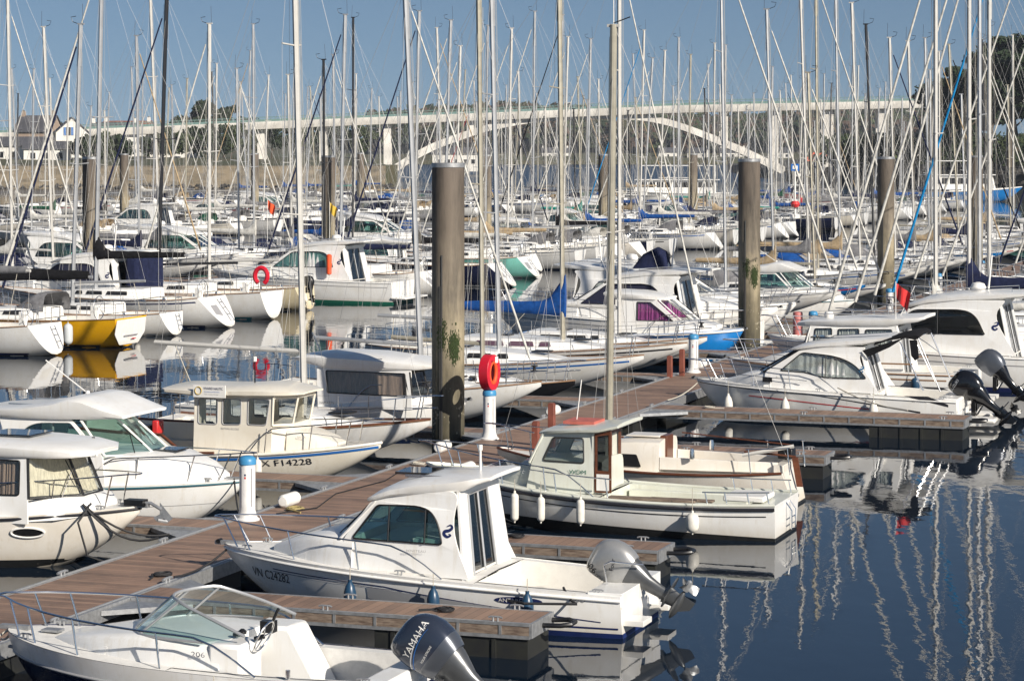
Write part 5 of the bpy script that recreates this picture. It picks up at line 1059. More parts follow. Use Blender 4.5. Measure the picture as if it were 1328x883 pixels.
# ---- L1 cream-white pilothouse boat, left edge
r = thing('pilothouse_cruiser', 'off-white pilothouse boat with rounded roof, cream curtains and oval porthole, left edge beside the walkway', 'cabin cruiser', ST(37.1, -26.7, 0), H2)
hd = dict(L=7.35, B=2.75, zst=.8, zm=.84, zb=1.05, draft=.4, bs=.86, sm=.38, p=2.4, q=.8, sk=.45, kp=2.8, g0=.14, g1=.45)
wl = rp([(5.62, 1.27), (5.62, 1.84), (4.9, 1.84), (4.9, 1.25)], .05); wl2 = rp([(4.75, 1.25), (4.75, 1.84), (3.9, 1.84), (3.9, 1.25)], .05)
c = dict(hull=hd, hm=ivory, ck=(.5, 2.4), inset=.24, floor=.3, rail_m=blk, rail_r=.03, bands=[('boot_stripe', antif, lambda x: -.12, lambda x: .08 + .012 * x, 0, 7, True)],
    trunk=[(5.6, 1.0, 1.22, .82), (6.2, .82, 1.22, .86), (6.55, .6, 1.2, .9), (6.72, .45, 1.08, .92)],
    cab=dict(prof=[(5.8, .8), (5.74, 1.88), (2.7, 1.9), (2.55, .8)], wall=(1.0, .06, 9, 0), wins=[(wl, gl_clear, blackp, curt_b, []), (wl2, gl_clear, blackp, curt_b, [])], aft=(2.6, .5, 1.9, 2.7), door=(-.3, .6), ws=((5.8, 1.22), (5.76, 1.9), .75, gl_clear, blackp), wscur=curt_c, inner=.8),
    roof=[(6.68, .5, 1.98, 1.94, 1.9), (6.5, .85, 2.04, 1.96, 1.9), (6.1, 1.0, 2.11, 1.99, 1.89), (5.4, 1.05, 2.15, 2.01, 1.89), (4.0, 1.05, 2.15, 2.0, 1.89), (2.6, 1.05, 2.12, 2.0, 1.88), (2.3, 1.0, 2.1, 2.0, 1.92)],
    pulpit=dict(x0=4.0, x1=7.1, ht=.55, posts=(4.9, 6.1, 6.9), inset=.12, over=.1, mid=False))
h = cruiser(r, c)
mb = MB(); N = 26
for s_ in (1, -1):
    pts = [h.pt(5.72 + .26 * math.cos(2 * math.pi * k / N), .64 + .085 * math.sin(2 * math.pi * k / N), s_, .012) for k in range(N)]; mb.tube(pts, .018, wht, 6, closed=True); mb.add([h.pt(5.72 + .23 * math.cos(2 * math.pi * k / N), .64 + .07 * math.sin(2 * math.pi * k / N), s_, .01) for k in range(N)], [list(range(N))], blackp)
mb.build('porthole', r)
mb = MB(); mb.box(4.6, 5.5, -.4, .4, 2.17, 2.2, gl_dark); mb.lathe([(.03, 0), (.03, .1)], (6.2, .5, 2.0), blackp, 8); mb.build('roof_hatch', r, bevel=.01)
mb = MB(); mb.tube([(7.3, 0, 1.08), (7.55, 0, 1.1), (7.75, 0, 1.0)], .03, galv, 8); mb.add([(7.72, 0, 1.12), (7.95, .02, .86), (7.86, 0, .78), (7.8, .0, .86), (7.66, 0, .8), (7.6, 0, .86), (7.72, .0, .92)], [(0, 1, 2, 3, 4, 5, 6)], galv); mb.tube([(7.74, -.12, .84), (7.84, 0, .8), (7.74, .12, .84)], .03, galv, 6); mb.box(7.1, 7.45, -.1, .1, 1.05, 1.15, blackp); mb.build('anchor', r)
ropes('black mooring rope hanging from the bow with the oval porthole', [[ST(36.6, -20.0, 1.12), ST(36.25, -20.05, .85), ST(36.3, -19.9, .3), ST(36.6, -19.7, .15)], sag(ST(36.5, -20.1, 1.12), ST(37.3, -18.9, .56), .2), sag(ST(36.5, -20.1, 1.12), ST(36.9, -18.9, .56), .25)], rope_b, .02)

# ---- L2 white cruiser with green-tinted windscreen
r = thing('cabin_cruiser', 'white cruiser with big green-tinted windscreen under a forward-jutting roof, second from the left edge', 'cabin cruiser', ST(41.6, -26.9, 0), H2)
hd = dict(L=7.35, B=2.6, zst=.72, zm=.78, zb=.92, draft=.35, bs=.88, sm=.36, p=2.5, q=.75, sk=.5, kp=3.0, g0=.12, g1=.42); t2 = Hull(**hd)
wn = rp([(4.85, 1.36), (4.25, 1.95), (3.45, 1.93), (3.15, 1.7), (3.05, 1.34)], [.04, .06, .3, .25, .06], 5)
c = dict(hull=hd, ck=(.5, 2.5), inset=.22, floor=.3, rail_m=mat('teal_rail', (.02, .10, .13), .4), bands=[('boot_stripe', navyp, lambda x: -.1, lambda x: .08, 0, 7, True), ('side_stripe', greyp, lambda x: t2.sheer(x) - .42, lambda x: t2.sheer(x) - .41, .2, 7)],
    trunk=[(4.6, 1.0, 1.36, .76), (5.4, .95, 1.40, .78), (6.0, .78, 1.36, .8), (6.6, .5, 1.18, .84), (6.95, .25, 1.0, .86)],
    cab=dict(prof=rp([(5.05, .8), (4.95, 1.36), (4.2, 2.05), (2.7, 2.06), (2.9, 1.6), (2.6, .8)], [0, .03, .1, .1, .3, 0]), wall=(1.05, .13, 9, 0), wins=[(wn, gl_teal, white, None, [])], aft=(2.65, .4, 2.0, 2.8), door=(-.3, .6), ws=((5.0, 1.36), (4.45, 2.0), .75, gl_teal, white), inner=.9),
    roof=[(5.3, .9, 2.10, 2.08, 2.04), (4.9, .98, 2.24, 2.18, 2.03), (4.5, 1.02, 2.40, 2.30, 2.02), (4.2, 1.03, 2.42, 2.32, 2.01), (3.9, 1.03, 2.34, 2.24, 2.0), (3.2, 1.03, 2.22, 2.14, 2.0), (2.2, 1.0, 2.14, 2.09, 2.02), (2.0, .95, 2.12, 2.09, 2.05)], rpw=6,
    pulpit=dict(x0=4.6, x1=7.2, ht=.5, posts=(5.6, 6.5, 7.0), inset=.12, over=.25))
h = cruiser(r, c); mb = MB(); mb.tube([(4.1, 0, 2.4), (3.2, 0, 3.0)], .012, wht, 5); mb.lathe([(.05, 0), (.03, .05)], (4.1, 0, 2.4), wht, 8); mb.box(2.7, 3.6, .5, .52, 2.2, 2.22, steel); mb.box(2.7, 3.6, -.52, -.5, 2.2, 2.22, steel); mb.box(5.6, 6.1, -.25, .25, 1.4, 1.43, gl_dark); mb.build('antenna', r)
mb = MB(); mb.tube(sag(ST(41.5, -19.7, .92), ST(39.9, -18.85, .56), .1), .016, rope_b, 6); o = mb.build('mooring_rope'); tag(o, 'dark bow rope of the cruiser with the green-tinted windscreen', 'rope')

# ---- L3 cream wheelhouse training boat
r = thing('wheelhouse_boat', 'cream wheelhouse training boat with blue strake and number F14228, behind the nearest service post', 'fishing boat', ST(48.0, -26.9, 0), H2)
h = Hull(7.5, 2.5, .72, .62, .9, draft=.4, bs=.8, sm=.4, p=2.4, q=.8, sk=.4, kp=2.4, g0=.16, g1=.5)
hu = h.shell(cream, 'hull', r); h.band('blue_strake', mat('strake_blue', (.02, .13, .42), .4), lambda x: h.sheer(x) - .13, lambda x: h.sheer(x) - .08, parent=hu, off=.015); h.rail('rub_rail', ivory, .03, -.02, hu); h.band('antifouling', antif, lambda x: -.1, lambda x: .04, parent=hu, stern=True)
h.deck(cream, (.5, 3.4), .2, .3, r, lm=cream)
mb = MB()
for s_ in (1, -1): mb.rows([[h.pt(x, h.sheer(x) - .02, s_, -.02), h.pt(x, h.sheer(x) - .02, s_, -.02) + Vector((0, 0, .42 if x < 3.3 else .05))] for x in (.05, 1, 2, 3, 3.5, 4.2)], cream); mb.rows([[h.pt(x, h.sheer(x) - .02, s_, -.06), h.pt(x, h.sheer(x) - .02, s_, -.06) + Vector((0, 0, .42 if x < 3.3 else .05))] for x in (.05, 1, 2, 3, 3.5, 4.2)], cream); mb.tube([h.pt(x, h.sheer(x) + (.4 if x < 3.3 else .03), s_, -.04) for x in (.05, 1, 2, 3, 3.5, 4.2)], .035, mahog, 6)
mb.build('bulwark', r)
W8 = lambda x, z: .80 - .05 * (z - 1); wns = [rp([(4.10, 1.22), (4.10, 1.75), (3.65, 1.75), (3.65, 1.22)], .07), rp([(4.64, 1.23), (4.64, 1.76), (4.21, 1.76), (4.21, 1.22)], .07), rp([(5.22, 1.24), (5.3, 1.78), (4.80, 1.77), (4.80, 1.24)], .05)]
mb = MB()
for s_ in (1, -1): mb.panel([(3.55, .62), (5.35, .62), (5.35, 1.23), (5.40, 1.84), (3.55, 1.82)], wns, lambda u, v, d: Vector((u, s_ * (W8(u, v) - d), v)), .035, cream)
mb.panel([(-1, .4), (1, .4), (1, 1.82), (-1, 1.82)], [[(-.35, .45), (.35, .45), (.35, 1.7), (-.35, 1.7)]], lambda u, v, d: Vector((3.55 + d, u * .78, v)), .035, cream)
mb.box(5.0, 5.34, -.75, .75, .7, 1.22, cream); mb.box(4.0, 4.4, -.6, -.2, .6, 1.2, blackp); mb.build('wheelhouse', r, bevel=.01)
for s_ in (1, -1):
    for q in wns:
        m_ = MB(); m_.tube([Vector((u, s_ * (W8(u, v) + .003), v)) for u, v in q], .013, greyp, 6, closed=True); fo = m_.build('window', r); g_ = MB(); g_.panel(q, [], lambda u, v, d: Vector((u, s_ * (W8(u, v) - .01 - d), v)), .006, gl_clear); g_.build('pane', fo, flat=True)
def fw(i, v): 
    xx, yy = [(5.36, -.78), (5.78, -.45), (5.78, .45), (5.36, .78)][i]; return Vector((lin(xx - .1 * (abs(yy) < .5), xx + .02, v), yy * lin(1, .98, v), lin(1.24, 1.82, v)))
mb = MB()
for i in range(4): mb.tube([fw(i, 0), fw(i, 1)], .026, cream, 6)
mb.tube([fw(i, 0) for i in range(4)], .03, cream, 6); mb.tube([fw(i, 1) for i in range(4)], .03, cream, 6); wo = mb.build('windscreen', r)
for i in range(3): g_ = MB(); g_.add([fw(i, .02), fw(i + 1, .02), fw(i + 1, .98), fw(i, .98)], [(0, 1, 2, 3)], gl_clear); g_.build('pane', wo, flat=True)
mb = MB(); mb.add([(5.3, -.78, .66), (5.3, .78, .66), (5.7, .45, .66), (5.7, -.45, .66), (5.3, -.78, 1.26), (5.3, .78, 1.26), (5.72, .45, 1.26), (5.72, -.45, 1.26)], [(0, 1, 2, 3), (4, 5, 6, 7), (2, 3, 7, 6), (0, 3, 7, 4), (1, 2, 6, 5)], cream); mb.build('wheelhouse_front', r)
trunk('coachroof', [(5.6, .62, 1.16, .7), (6.0, .56, 1.08, .72), (6.4, .42, .96, .76), (6.6, .3, .86, .8)], cream, r)
roofmesh('roof', [(2.75, .7, 1.95, 1.93, 1.9), (2.9, .88, 2.0, 1.9, 1.86), (3.5, .92, 2.02, 1.88, 1.82), (4.4, .93, 2.03, 1.89, 1.83), (5.2, .92, 2.09, 1.9, 1.84), (5.7, .8, 2.0, 1.91, 1.86), (5.95, .55, 1.93, 1.9, 1.88)], cream, r)
mb = MB(); mb.box(3.62, 4.36, -.96, -.93, 1.80, 2.06, wht); sb_ = mb.build('sign_board', r)
lettering('lettering', 'VIVARID NAUTIC', .075, navyp, sb_, lambda u, v: Vector((3.86 + u * .82, -.966, 1.965 + v)), .95); lettering('lettering', 'Formation permis bateau', .035, bluep, sb_, lambda u, v: Vector((3.88 + u, -.966, 1.91 + v)), 1.0); lettering('lettering', 'Vente Entretien Hivernage', .03, greyp, sb_, lambda u, v: Vector((3.88 + u, -.966, 1.86 + v)), 1.0)
mb = MB(); N = 20; mb.tube([(3.74 + .075 * math.cos(2 * math.pi * k / N), -.968, 1.94 + .08 * math.sin(2 * math.pi * k / N)) for k in range(N)], .009, mat('gold_marking', (.5, .36, .08), .5), 5, closed=True); mb.build('round_emblem', sb_)
lettering('lettering', 'BATEAU-ECOLE', .06, greyp, r, lambda u, v: Vector((4.18 + u, -W8(4, 1.12) - .004, 1.12 + v)), 1.0); lettering('registration', 'X F14228', .19, blk, r, lambda u, v: h.pt(5.2 + u, .40 + v + .05 * u, -1, .012), 1.35)
lettering('lettering', 'BASTIA', .06, greyp, r, lambda u, v: Vector((5.85 + u, -.60, .98 + v - .0 * u)), 1.0)
rails(r, h, 4.9, 7.3, .5, (5.3, 6.2, 6.9), .12, .014, over=.1); mb = MB(); mb.tube([(4.6, 0, 2.0), (4.6, 0, 2.5)], .015, blackp, 5); mb.lathe([(.04, 0), (.04, .1)], (4.6, 0, 2.5), wht, 8); mb.build('mast_light', r)
mb = MB(); mb.box(1.9, 2.3, -.5, -.1, .75, 1.1, blackp); mb.box(2.35, 2.5, -.4, -.1, .9, 1.2, redp); mb.box(1.0, 1.8, -.6, .6, .3, .8, cream); mb.build('deck_gear', r, bevel=.03)
fender(tuple(ST(48.0 - h.half(5.2) - .1, -26.9 + 5.2, .38)), .8, fend_w, 'cyl', 'white fender with dark cap on the cream training boat', 'fenders hung on the boats', r=.09, h=.4)

# ---- L4 sailing boat with red toe rail, thick pale mast
def yacht(label, s, tb, L, head, name='sailing_yacht', group=None, **kw):
    """tb: t of the bow for boats facing the walkway, of the stern for the others"""
    r = thing(name, label, 'sailing boat', ST(s, tb - L if head == 2 else tb, 0), H2 if head == 2 else H1, group)
    return r, sailboat(r, L=L, hi=True, **{**dict(wr=.0045), **kw})
r, h = yacht('small white sailing boat with red gunwale and thick pale mast, behind the cream training boat', 51.8, -19.75, 7.0, 2, B=2.4, fb=.85, mast=13.5, hm=white, mm=aluw, mx=.56, rake=.022, two=2, wheel=False, boomz=2.4, trunk_m=white, boomlen=.5)
h.rail('gunwale', mahog, .024, .02, r)
# ---- L5 motorboat with brown curtains
r = thing('pilothouse_cruiser', 'white motorboat with brown curtains in a long dark window, left of the nearest pile', 'cabin cruiser', ST(55.9, -27.6, 0), H2)
hd = dict(L=7.2, B=2.6, zst=.75, zm=.8, zb=1.0, draft=.35, bs=.88, sm=.36, p=2.5, q=.75, sk=.5, kp=3.0, g0=.12, g1=.42)
wn = rp([(6.05, 1.12), (6.0, 1.66), (3.95, 1.68), (4.0, 1.15)], .04)
c = dict(hull=hd, ck=(.5, 2.6), inset=.22, floor=.3, rail_m=greyp, bands=[('boot_stripe', navyp, lambda x: -.1, lambda x: .07, 0, 7, True)], trunk=[(5.8, .9, 1.15, .8), (6.3, .7, 1.1, .84), (6.6, .5, 1.0, .9)],
    cab=dict(prof=[(6.2, .8), (6.15, 1.74), (3.7, 1.76), (3.75, .8)], wall=(.98, .08, 9, 0), wins=[(wn, gl_clear, blackp, curt_b, [])], aft=(3.72, .4, 1.7, 3.72), door=(-.4, .5), ws=((6.2, 1.14), (6.12, 1.7), .2, gl_dark, blackp), inner=.8),
    roof=[(6.65, .7, 1.85, 1.82, 1.78), (6.3, .98, 1.95, 1.86, 1.75), (5.0, 1.04, 2.1, 1.9, 1.72), (3.9, 1.04, 2.12, 1.95, 1.76), (3.3, 1.0, 2.05, 1.96, 1.86), (3.1, .9, 2.0, 1.95, 1.92)], pulpit=dict(x0=4.6, x1=7.0, ht=.5, posts=(5.6, 6.4, 6.9), inset=.12, over=.2))
h = cruiser(r, c); mb = MB(); mb.tube([(3.6, -.4, 2.05), (3.35, -.4, 2.55)], .015, wht, 5); mb.box(4.2, 5.4, -.9, -.88, 1.98, 2.0, steel); mb.build('antenna', r)
lettering('lettering', 'YAMARIN', .09, greyp, r, lambda u, v: Vector((3.8 + u, -1.0, .88 + v)), 1.0)
# ---- L6.. sailing boats with bows at the walkway
yacht('white sailing boat with leaning silver mast, its bow by the red lifebuoy post', 59.6, -19.7, 7.6, 2, B=2.7, fb=1.0, mast=11.4, mm=alu, mx=.57, rake=.04, hm=white, gen=cloth['white'], genr=.035, wheel=False)
yacht('low sailing boat with black hull and white deck behind the red lifebuoy', 63.4, -20.0, 6.6, 2, B=2.3, fb=.72, mast=11.2, mm=alugold, mx=.6, rake=.01, hm=gel('gelcoat_black', (.012, .012, .014)), boot=blk, wheel=False, two=1)
yacht('long white sailing boat with thin blue side line and silver mast, bow at the walkway', 67.0, -19.1, 9.6, 2, B=3.1, fb=1.1, mast=12.2, mm=alu, mx=.55, rake=.02, hm=white, boot=antit, stripe=bluep, gen=None, two=2, wheel=False)
r, h = yacht('cream-white sailing yacht with bright blue boom cover and long tinted cabin windows', 71.0, -18.9, 10.2, 2, B=3.2, fb=1.15, mast=12.6, mm=alugold, mx=.62, rake=.01, hm=white, boot=antig, stripe=blk, cover=cloth['blue'], gen=None, two=2, wheel=False, cov_h=.42, win=mat('window_plum', (.10, .05, .08), .3))
yacht('white sailing boat with pale mast behind the blue-covered yacht', 74.9, -19.3, 8.4, 2, B=2.8, fb=1.05, mast=13.6, mm=aluw, mx=.66, rake=.0, hm=white, gen=cloth['white'], genr=.035, two=2)
# blue hulled fishing cruiser with purple curtains
r = thing('fishing_cruiser', 'bright blue-hulled fishing cruiser with purple curtains and sloping windscreen', 'fishing boat', ST(79.2, -26.6, 0), H2)
hd = dict(L=7.4, B=2.6, zst=.9, zm=.95, zb=1.15, draft=.35, bs=.85, sm=.38, p=3.2, q=.6, sk=.55, kp=4, g0=.2, g1=.35)
wn = rp([(5.3, 1.4), (4.5, 2.0), (4.05, 2.0), (4.05, 1.4)], .03)
c = dict(hull=hd, hm=blue_gel, ck=(.5, 2.6), inset=.22, floor=.3, rail_m=white, rail_r=.05, bands=[('boot_stripe', navyp, lambda x: -.1, lambda x: .07, 0, 7, True)], trunk=[(5.2, .95, 1.4, .9), (6.0, .8, 1.36, .95), (6.6, .6, 1.25, 1.0)],
    cab=dict(prof=[(5.55, .9), (5.5, 1.36), (4.7, 2.08), (3.3, 2.12), (3.3, .9)], wall=(1.0, .08, 9, 0), wins=[(wn, gl_clear, blackp, curt_p, [])], aft=(3.32, .5, 2.1, 3.32), door=(-.4, .5), ws=((5.6, 1.4), (4.8, 2.06), .25, gl_clear, white), inner=.9),
    roof=[(4.95, .8, 2.15, 2.12, 2.06), (4.6, .98, 2.26, 2.14, 2.06), (4.0, 1.02, 2.34, 2.2, 2.08), (3.2, 1.0, 2.36, 2.24, 2.12), (2.9, .95, 2.33, 2.26, 2.2)], pulpit=dict(x0=4.4, x1=7.2, ht=.6, posts=(5.2, 6.2, 6.9), inset=.12, over=.05, mid=True))
cruiser(r, c)
# navy canvas-topped motor yacht behind
r, h = big_cruiser('white motor yacht with navy window covers and long roof, left of the second tall pile', ST(83.9, -19.9, 0), H1, curt_n, None)
mb = MB(); mb.rows([[Vector((x, .45 * y, 2.84 + zz * z)) for y, z in ((1, 0), (.8, .6), (.3, 1), (-.3, 1), (-.8, .6), (-1, 0))] for x, zz in ((4.3, .1), (4.0, .5), (3.5, .75), (3.2, .6), (3.1, .1))], cloth['navy'], closed=True, caps=True); tag(mb.build('canvas_cover', r, ang=60))
# ================================================================ SECOND ROW, STERNS TO THE FAIRWAY (built one by one)
gB = None
hiB = dict(wr=.008)
yacht('grey-white sailing boat with grey boom cover, cut off by the left edge', 74.6, -42.05, 9.6, 1, B=3.2, fb=1.15, mast=14.5, mm=aluw, mx=.6, rake=.02, cover=cloth['grey'], cov_h=.4, boomz=2.75, boomlen=.46, gen=cloth['white'], tr=.5)
r, h = yacht('bright yellow sailing boat with white transom and grey sprayhood', 78.6, -41.5, 9.4, 1, B=3.3, fb=1.15, mast=14.8, mm=alu, mx=.6, hm=yellow_gel, boot=blk, cover=cloth['black'], cov_h=.5, boomz=2.35, boomlen=.42, hood=cloth['grey'], tr=-.15, rake=.03)
mb = MB(); mb.panel(rp([(-1.08, 1.02), (1.08, 1.02), (1.12, .5), (.7, .12), (-.7, .12), (-1.12, .5)], .06), [], lambda u, v, d: Vector((-.02 - d - .15 * v, u, v)), .02, white); mb.box(-.16, -.14, -.5, .5, .42, .46, greyp); mb.box(-.17, -.15, -.35, -.05, .3, .33, redp); mb.build('transom_panel', r)
fender(tuple(ST(78.6 - 1.75, -42.9, .55)), 1.2, fend_g, 'cyl', 'grey fender hanging on the bright yellow hull', 'fenders hung on the boats', r=.17, h=.75)
r, h = yacht('small cream-white sailing boat with open transom, right of the yellow boat', 84.0, -42.25, 7.8, 1, B=2.7, fb=.95, mast=11.8, hm=white, boot=fend_g, wheel=False, tr=.25, gen=cloth['navy'], rake=.03)
fender(tuple(ST(84.0 - 1.3, -43.25, .5)), 1.0, fend_w, 'cyl', 'white fender on the small boat right of the yellow one', 'fenders hung on the boats', r=.12, h=.6)
r, h = yacht('white sailing yacht with dark blue stripe and navy antifouling, rounded reverse transom', 88.6, -42.15, 10.6, 1, B=3.5, fb=1.3, mast=15.2, hm=white, boot=navyp, anti=antib, stripe=navyp, tr=.9, cover=cloth['black'], boomz=2.7, gen=cloth['white'], rake=.02)
r, h = yacht('white sailing boat with teal waterline and horseshoe lifebuoy on its stern rail', 93.6, -42.6, 9.4, 1, B=3.3, fb=1.25, mast=13.5, mm=alub, hm=white, boot=antit, anti=antit, tr=.1, gen=cloth['navy'], rake=.03)
o = thing('horseshoe_lifebuoy', 'red horseshoe lifebuoy on the stern rail of the boat with the teal waterline', 'lifebuoy', ST(92.3, -42.6, 1.85), AV); mb = MB(); mb.tube([(.02, -.0, 0)] and [(.28 * math.cos(a), 0, .33 * math.sin(a)) for a in [R(-60 + 300 * i / 20) for i in range(21)]], .1, redc, 8); mb.build('buoy_body', o)
r, h = yacht('cream-yellow hulled sailing boat with small outboard on its stern', 99.4, -43.5, 8.6, 1, B=2.9, fb=1.1, mast=12.6, hm=gel('gelcoat_pale_yellow', (.66, .58, .40)), boot=antif, tr=.3, gen=cloth['white'], rake=.0, wheel=False, mm=aluw)
outboard(r, (-.1, .6, 1.0), 10, blackp, blackp, .7)
r, h = big_cruiser('white motor yacht with green-tinted arched window and green waterline, left of the nearest pile', ST(105.6, -41.6, 0), H1, gl_teal, curt_w, None, True)
o = thing('danbuoy_tube', 'orange upright tube on the rail of the green-tinted motor yacht', 'marker tube', ST(104, -44.6, 1.3), 0); mb = MB(); mb.lathe([(.03, 0), (.12, .05), (.13, .9), (.05, .95)], (0, 0, 0), orange, 12); mb.build('tube_body', o)
r, h = big_cruiser('white motor yacht with navy window covers and navy cockpit canvas, behind the yellow boat', ST(91.3, -45.8, 0), H1, curt_n, None, cloth['navy'])
yacht('white sailing boat with sloping reverse transom, across the fairway left of the nearest pile', 111.4, -41.6, 9.8, 1, B=3.3, fb=1.25, mast=13.6, boot=navyp, anti=antib, tr=1.2, gen=cloth['navy'], rake=.02, cover=cloth['navy'])
yacht('dark navy sailing boat with white transom, just right of the nearest pile', 119.6, -40.9, 9.8, 1, B=3.3, fb=1.3, mast=14.2, hm=navy_gel, tm=white, boot=wht, tr=1.2, gen=cloth['navy'], rake=.02, cover=cloth['black'])
yacht('pale turquoise sailing boat with oval white transom, right of the navy one', 128.5, -42.6, 9.8, 1, B=3.2, fb=1.25, mast=14.2, hm=teal_gel, tm=white, boot=wht, tr=.9, gen=cloth['white'], rake=.03, cover=cloth['white'])
MANUAL_B = [74.6, 78.6, 84, 88.6, 93.6, 99.4, 105.6, 111.4, 115.5, 119.6, 124, 128.5]

# ================================================================ THE CROWDED ROWS
ph = {k: mat('ph_' + k, (.5, .5, .5), .5) for k in ('hull', 'cover', 'gen', 'hood', 'stripe', 'mast')}
PROTO = []
specs = [dict(L=8.2, B=2.8, fb=1.0, mast=11.6, two=1, tr=.3, wheel=False), dict(L=9.2, B=3.1, fb=1.1, mast=13.0, two=2, tr=.7), dict(L=10.2, B=3.4, fb=1.25, mast=14.4, two=2, tr=-.1), dict(L=10.8, B=3.5, fb=1.3, mast=15.6, two=2, tr=1.0), dict(L=7.4, B=2.6, fb=.9, mast=10.4, two=1, tr=.2, wheel=False), dict(L=9.8, B=3.2, fb=1.15, mast=13.6, two=2, tr=.5, rake=.035)]
cnt = 0
for i, sp_ in enumerate(specs):
    for var in ('full', 'bare', 'hooded'):
        r = thing('sailing_boat', 'x', 'sailing boat')
        kw = dict(sp_); kw.setdefault('rake', .02)
        sailboat(r, hm=ph['hull'], mm=ph['mast'], stripe=ph['stripe'], gen=ph['gen'], genr=.05, tm=white, cover=ph['cover'] if var != 'bare' else None, hood=ph['hood'] if var != 'full' else None, wr=.0055, mx=.57, **kw)
        PROTO.append([r, snapshot(r), sp_['L'], False, var])
hulls = [('white', white, 18), ('cream', cream, 3), ('off-white', ivory, 4), ('navy', navy_gel, 3), ('grey', grey_gel, 1), ('teal', teal_gel, .5), ('red', red_gel, .3), ('blue', blue_gel, .6)]
covers = [('blue', 5), ('navy', 7), ('grey', 6), ('beige', 4), ('white', 7), ('black', 3), ('teal', .7), ('green', .3), ('red', .2)]
hoods = [('navy', 5), ('blue', 3), ('grey', 3), ('beige', 3), ('white', 2), ('green', 1)]
gens = [('white', cloth['white'], 30), ('navy', cloth['navy'], 4), ('black', cloth['black'], 1), ('beige', cloth['beige'], 1), ('cyan', cloth['cyan'], .6), ('red', cloth['red'], .6)]
masts = [('silver', alu, 10), ('pale', aluw, 10), ('champagne', alugold, 3), ('black', alub, 2)]
stripes = [navyp, bluep, greyp, redp, blk]
MOT = []
for o_ in list(COL.objects):
    if o_.parent is None and o_.get('label', '') in ('white motor yacht with green-tinted arched window and green waterline, left of the nearest pile', 'white motorboat with brown curtains in a long dark window, left of the nearest pile', 'white cruiser with big green-tinted windscreen under a forward-jutting roof, second from the left edge'):
        MOT.append((o_, snapshot(o_), {'motor_yacht': 9.6}.get(o_.name.split('.')[0], 7.3)))
MW = {9.6: 'white motor yacht with arched window', 7.3: 'small white cabin motorboat'}
def pick(l): 
    tot = sum(x[-1] for x in l); q = rnd.random() * tot
    for x in l:
        q -= x[-1]
        if q <= 0: return x
    return l[-1]
def zone(px):
    for lim, nm in ((120, 'far left'), (300, 'left quarter'), (450, 'left of thick mast'), (560, 'left of near pile'), (700, 'right of near pile'), (800, 'middle'), (965, 'left of second pile'), (1130, 'past second pile')):
        if px < lim: return nm
    return 'right side'
def place_row(name, s0, s1, tb, head, gap=(3.5, 4.3), manual=(), used=set()):
    global cnt
    s = s0
    while s < s1:
        if any(abs(s - q) < 3.0 for q in manual): s += .5; continue
        if rnd.random() < .16 and s < 230:
            mo = rnd.choice(MOT); L = mo[2]; p = ST(s, tb + L if head == 1 else tb - L, 0)
            if abs(p.x) < .2075 * p.y + 2:
                dup(mo[0], mo[1], p, (0, 0, (H1 if head == 1 else H2) + R(rnd.gauss(0, 1.2))), MW[L] + ', ' + name + ', ' + zone(664 + FPX * p.x / p.y), 'motorboats moored in the crowded rows', None, skip=('cleat', 'wiper', 'emblem', 'lettering', 'curtain'))
                s += rnd.uniform(3.9, 4.5); continue
        pr = PROTO[rnd.randrange(len(PROTO))]; L = pr[2]; t_ = tb + L if head == 1 else tb - L
        p = ST(s, t_, 0); mid = ST(s, tb + (L / 2 if head == 1 else -L / 2), 0)
        if abs(mid.x) > .2075 * mid.y + 5: s += 3.5; continue
        px = 664 + FPX * mid.x / mid.y
        hn, hm_, _ = pick(hulls); cn, _ = pick(covers); hdn, _ = pick(hoods); gn, gm, _ = pick(gens); mn, mm_, _ = pick(masts)
        sw = dict(ph_hull=hm_, ph_cover=cloth[cn], ph_hood=cloth[hdn], ph_gen=gm, ph_mast=mm_, ph_stripe=rnd.choice(stripes) if rnd.random() < .6 else hm_)
        lb = '%s sailing boat, %s mast' % (hn, mn)
        if pr[4] == 'bare': lb += ', %s sprayhood' % hdn
        elif pr[4] == 'full': lb += ', %s boom cover' % cn
        else: lb += ', %s boom cover, %s sprayhood' % (cn, hdn)
        lb += ', %s, %s' % (name, zone(px).replace(' of the photo', ''))
        
        a = (H1 if head == 1 else H2) + R(rnd.gauss(0, 1.2)); rot = (R(rnd.gauss(0, 1.1)), R(rnd.gauss(0, .5)), a)
        sk = ('furled_genoa',) if rnd.random() < .55 else ()
        p += ST(0, 1, 0) * rnd.uniform(-.3, .3); p.z += rnd.uniform(-.03, .03)
        if id(pr) not in used:
            used.add(id(pr)); o = pr[0]; o.location = p; o.rotation_euler = rot; o['label'] = lb; o['group'] = 'sailing boats moored in the crowded rows'
            for c, _s in pr[1]:
                def ap(c):
                    for i, ms in enumerate(c.data.materials):
                        if ms.name in sw: c.material_slots[i].link = 'OBJECT'; c.material_slots[i].material = sw[ms.name]
                ap(c)
                for d, _ in _s: ap(d)
        else: dup(pr[0], pr[1], p, rot, lb, 'sailing boats moored in the crowded rows', sw, skip=sk)
        cnt += 1; s += rnd.uniform(*gap)
place_row('second row', 134.5, 300, -53.5, 1)
place_row('second row', 115.5, 116, -53.5, 1); place_row('second row', 124, 124.4, -53.5, 1)
place_row('third row', 92, 300, -56.6, 2)
place_row('fourth row', 160, 315, -96.4, 1, (4.4, 5.6))
place_row('fifth row', 172, 320, -99.6, 2, (5, 6.6))
place_row('farthest row', 232, 325, -139.5, 1, (5.5, 7.5))
place_row('walkway left', 96, 186, -19.6, 2, (3.6, 4.4))
place_row('walkway right', 92, 130, -16.2, 1, (3.6, 4.2))
print('boats', cnt)
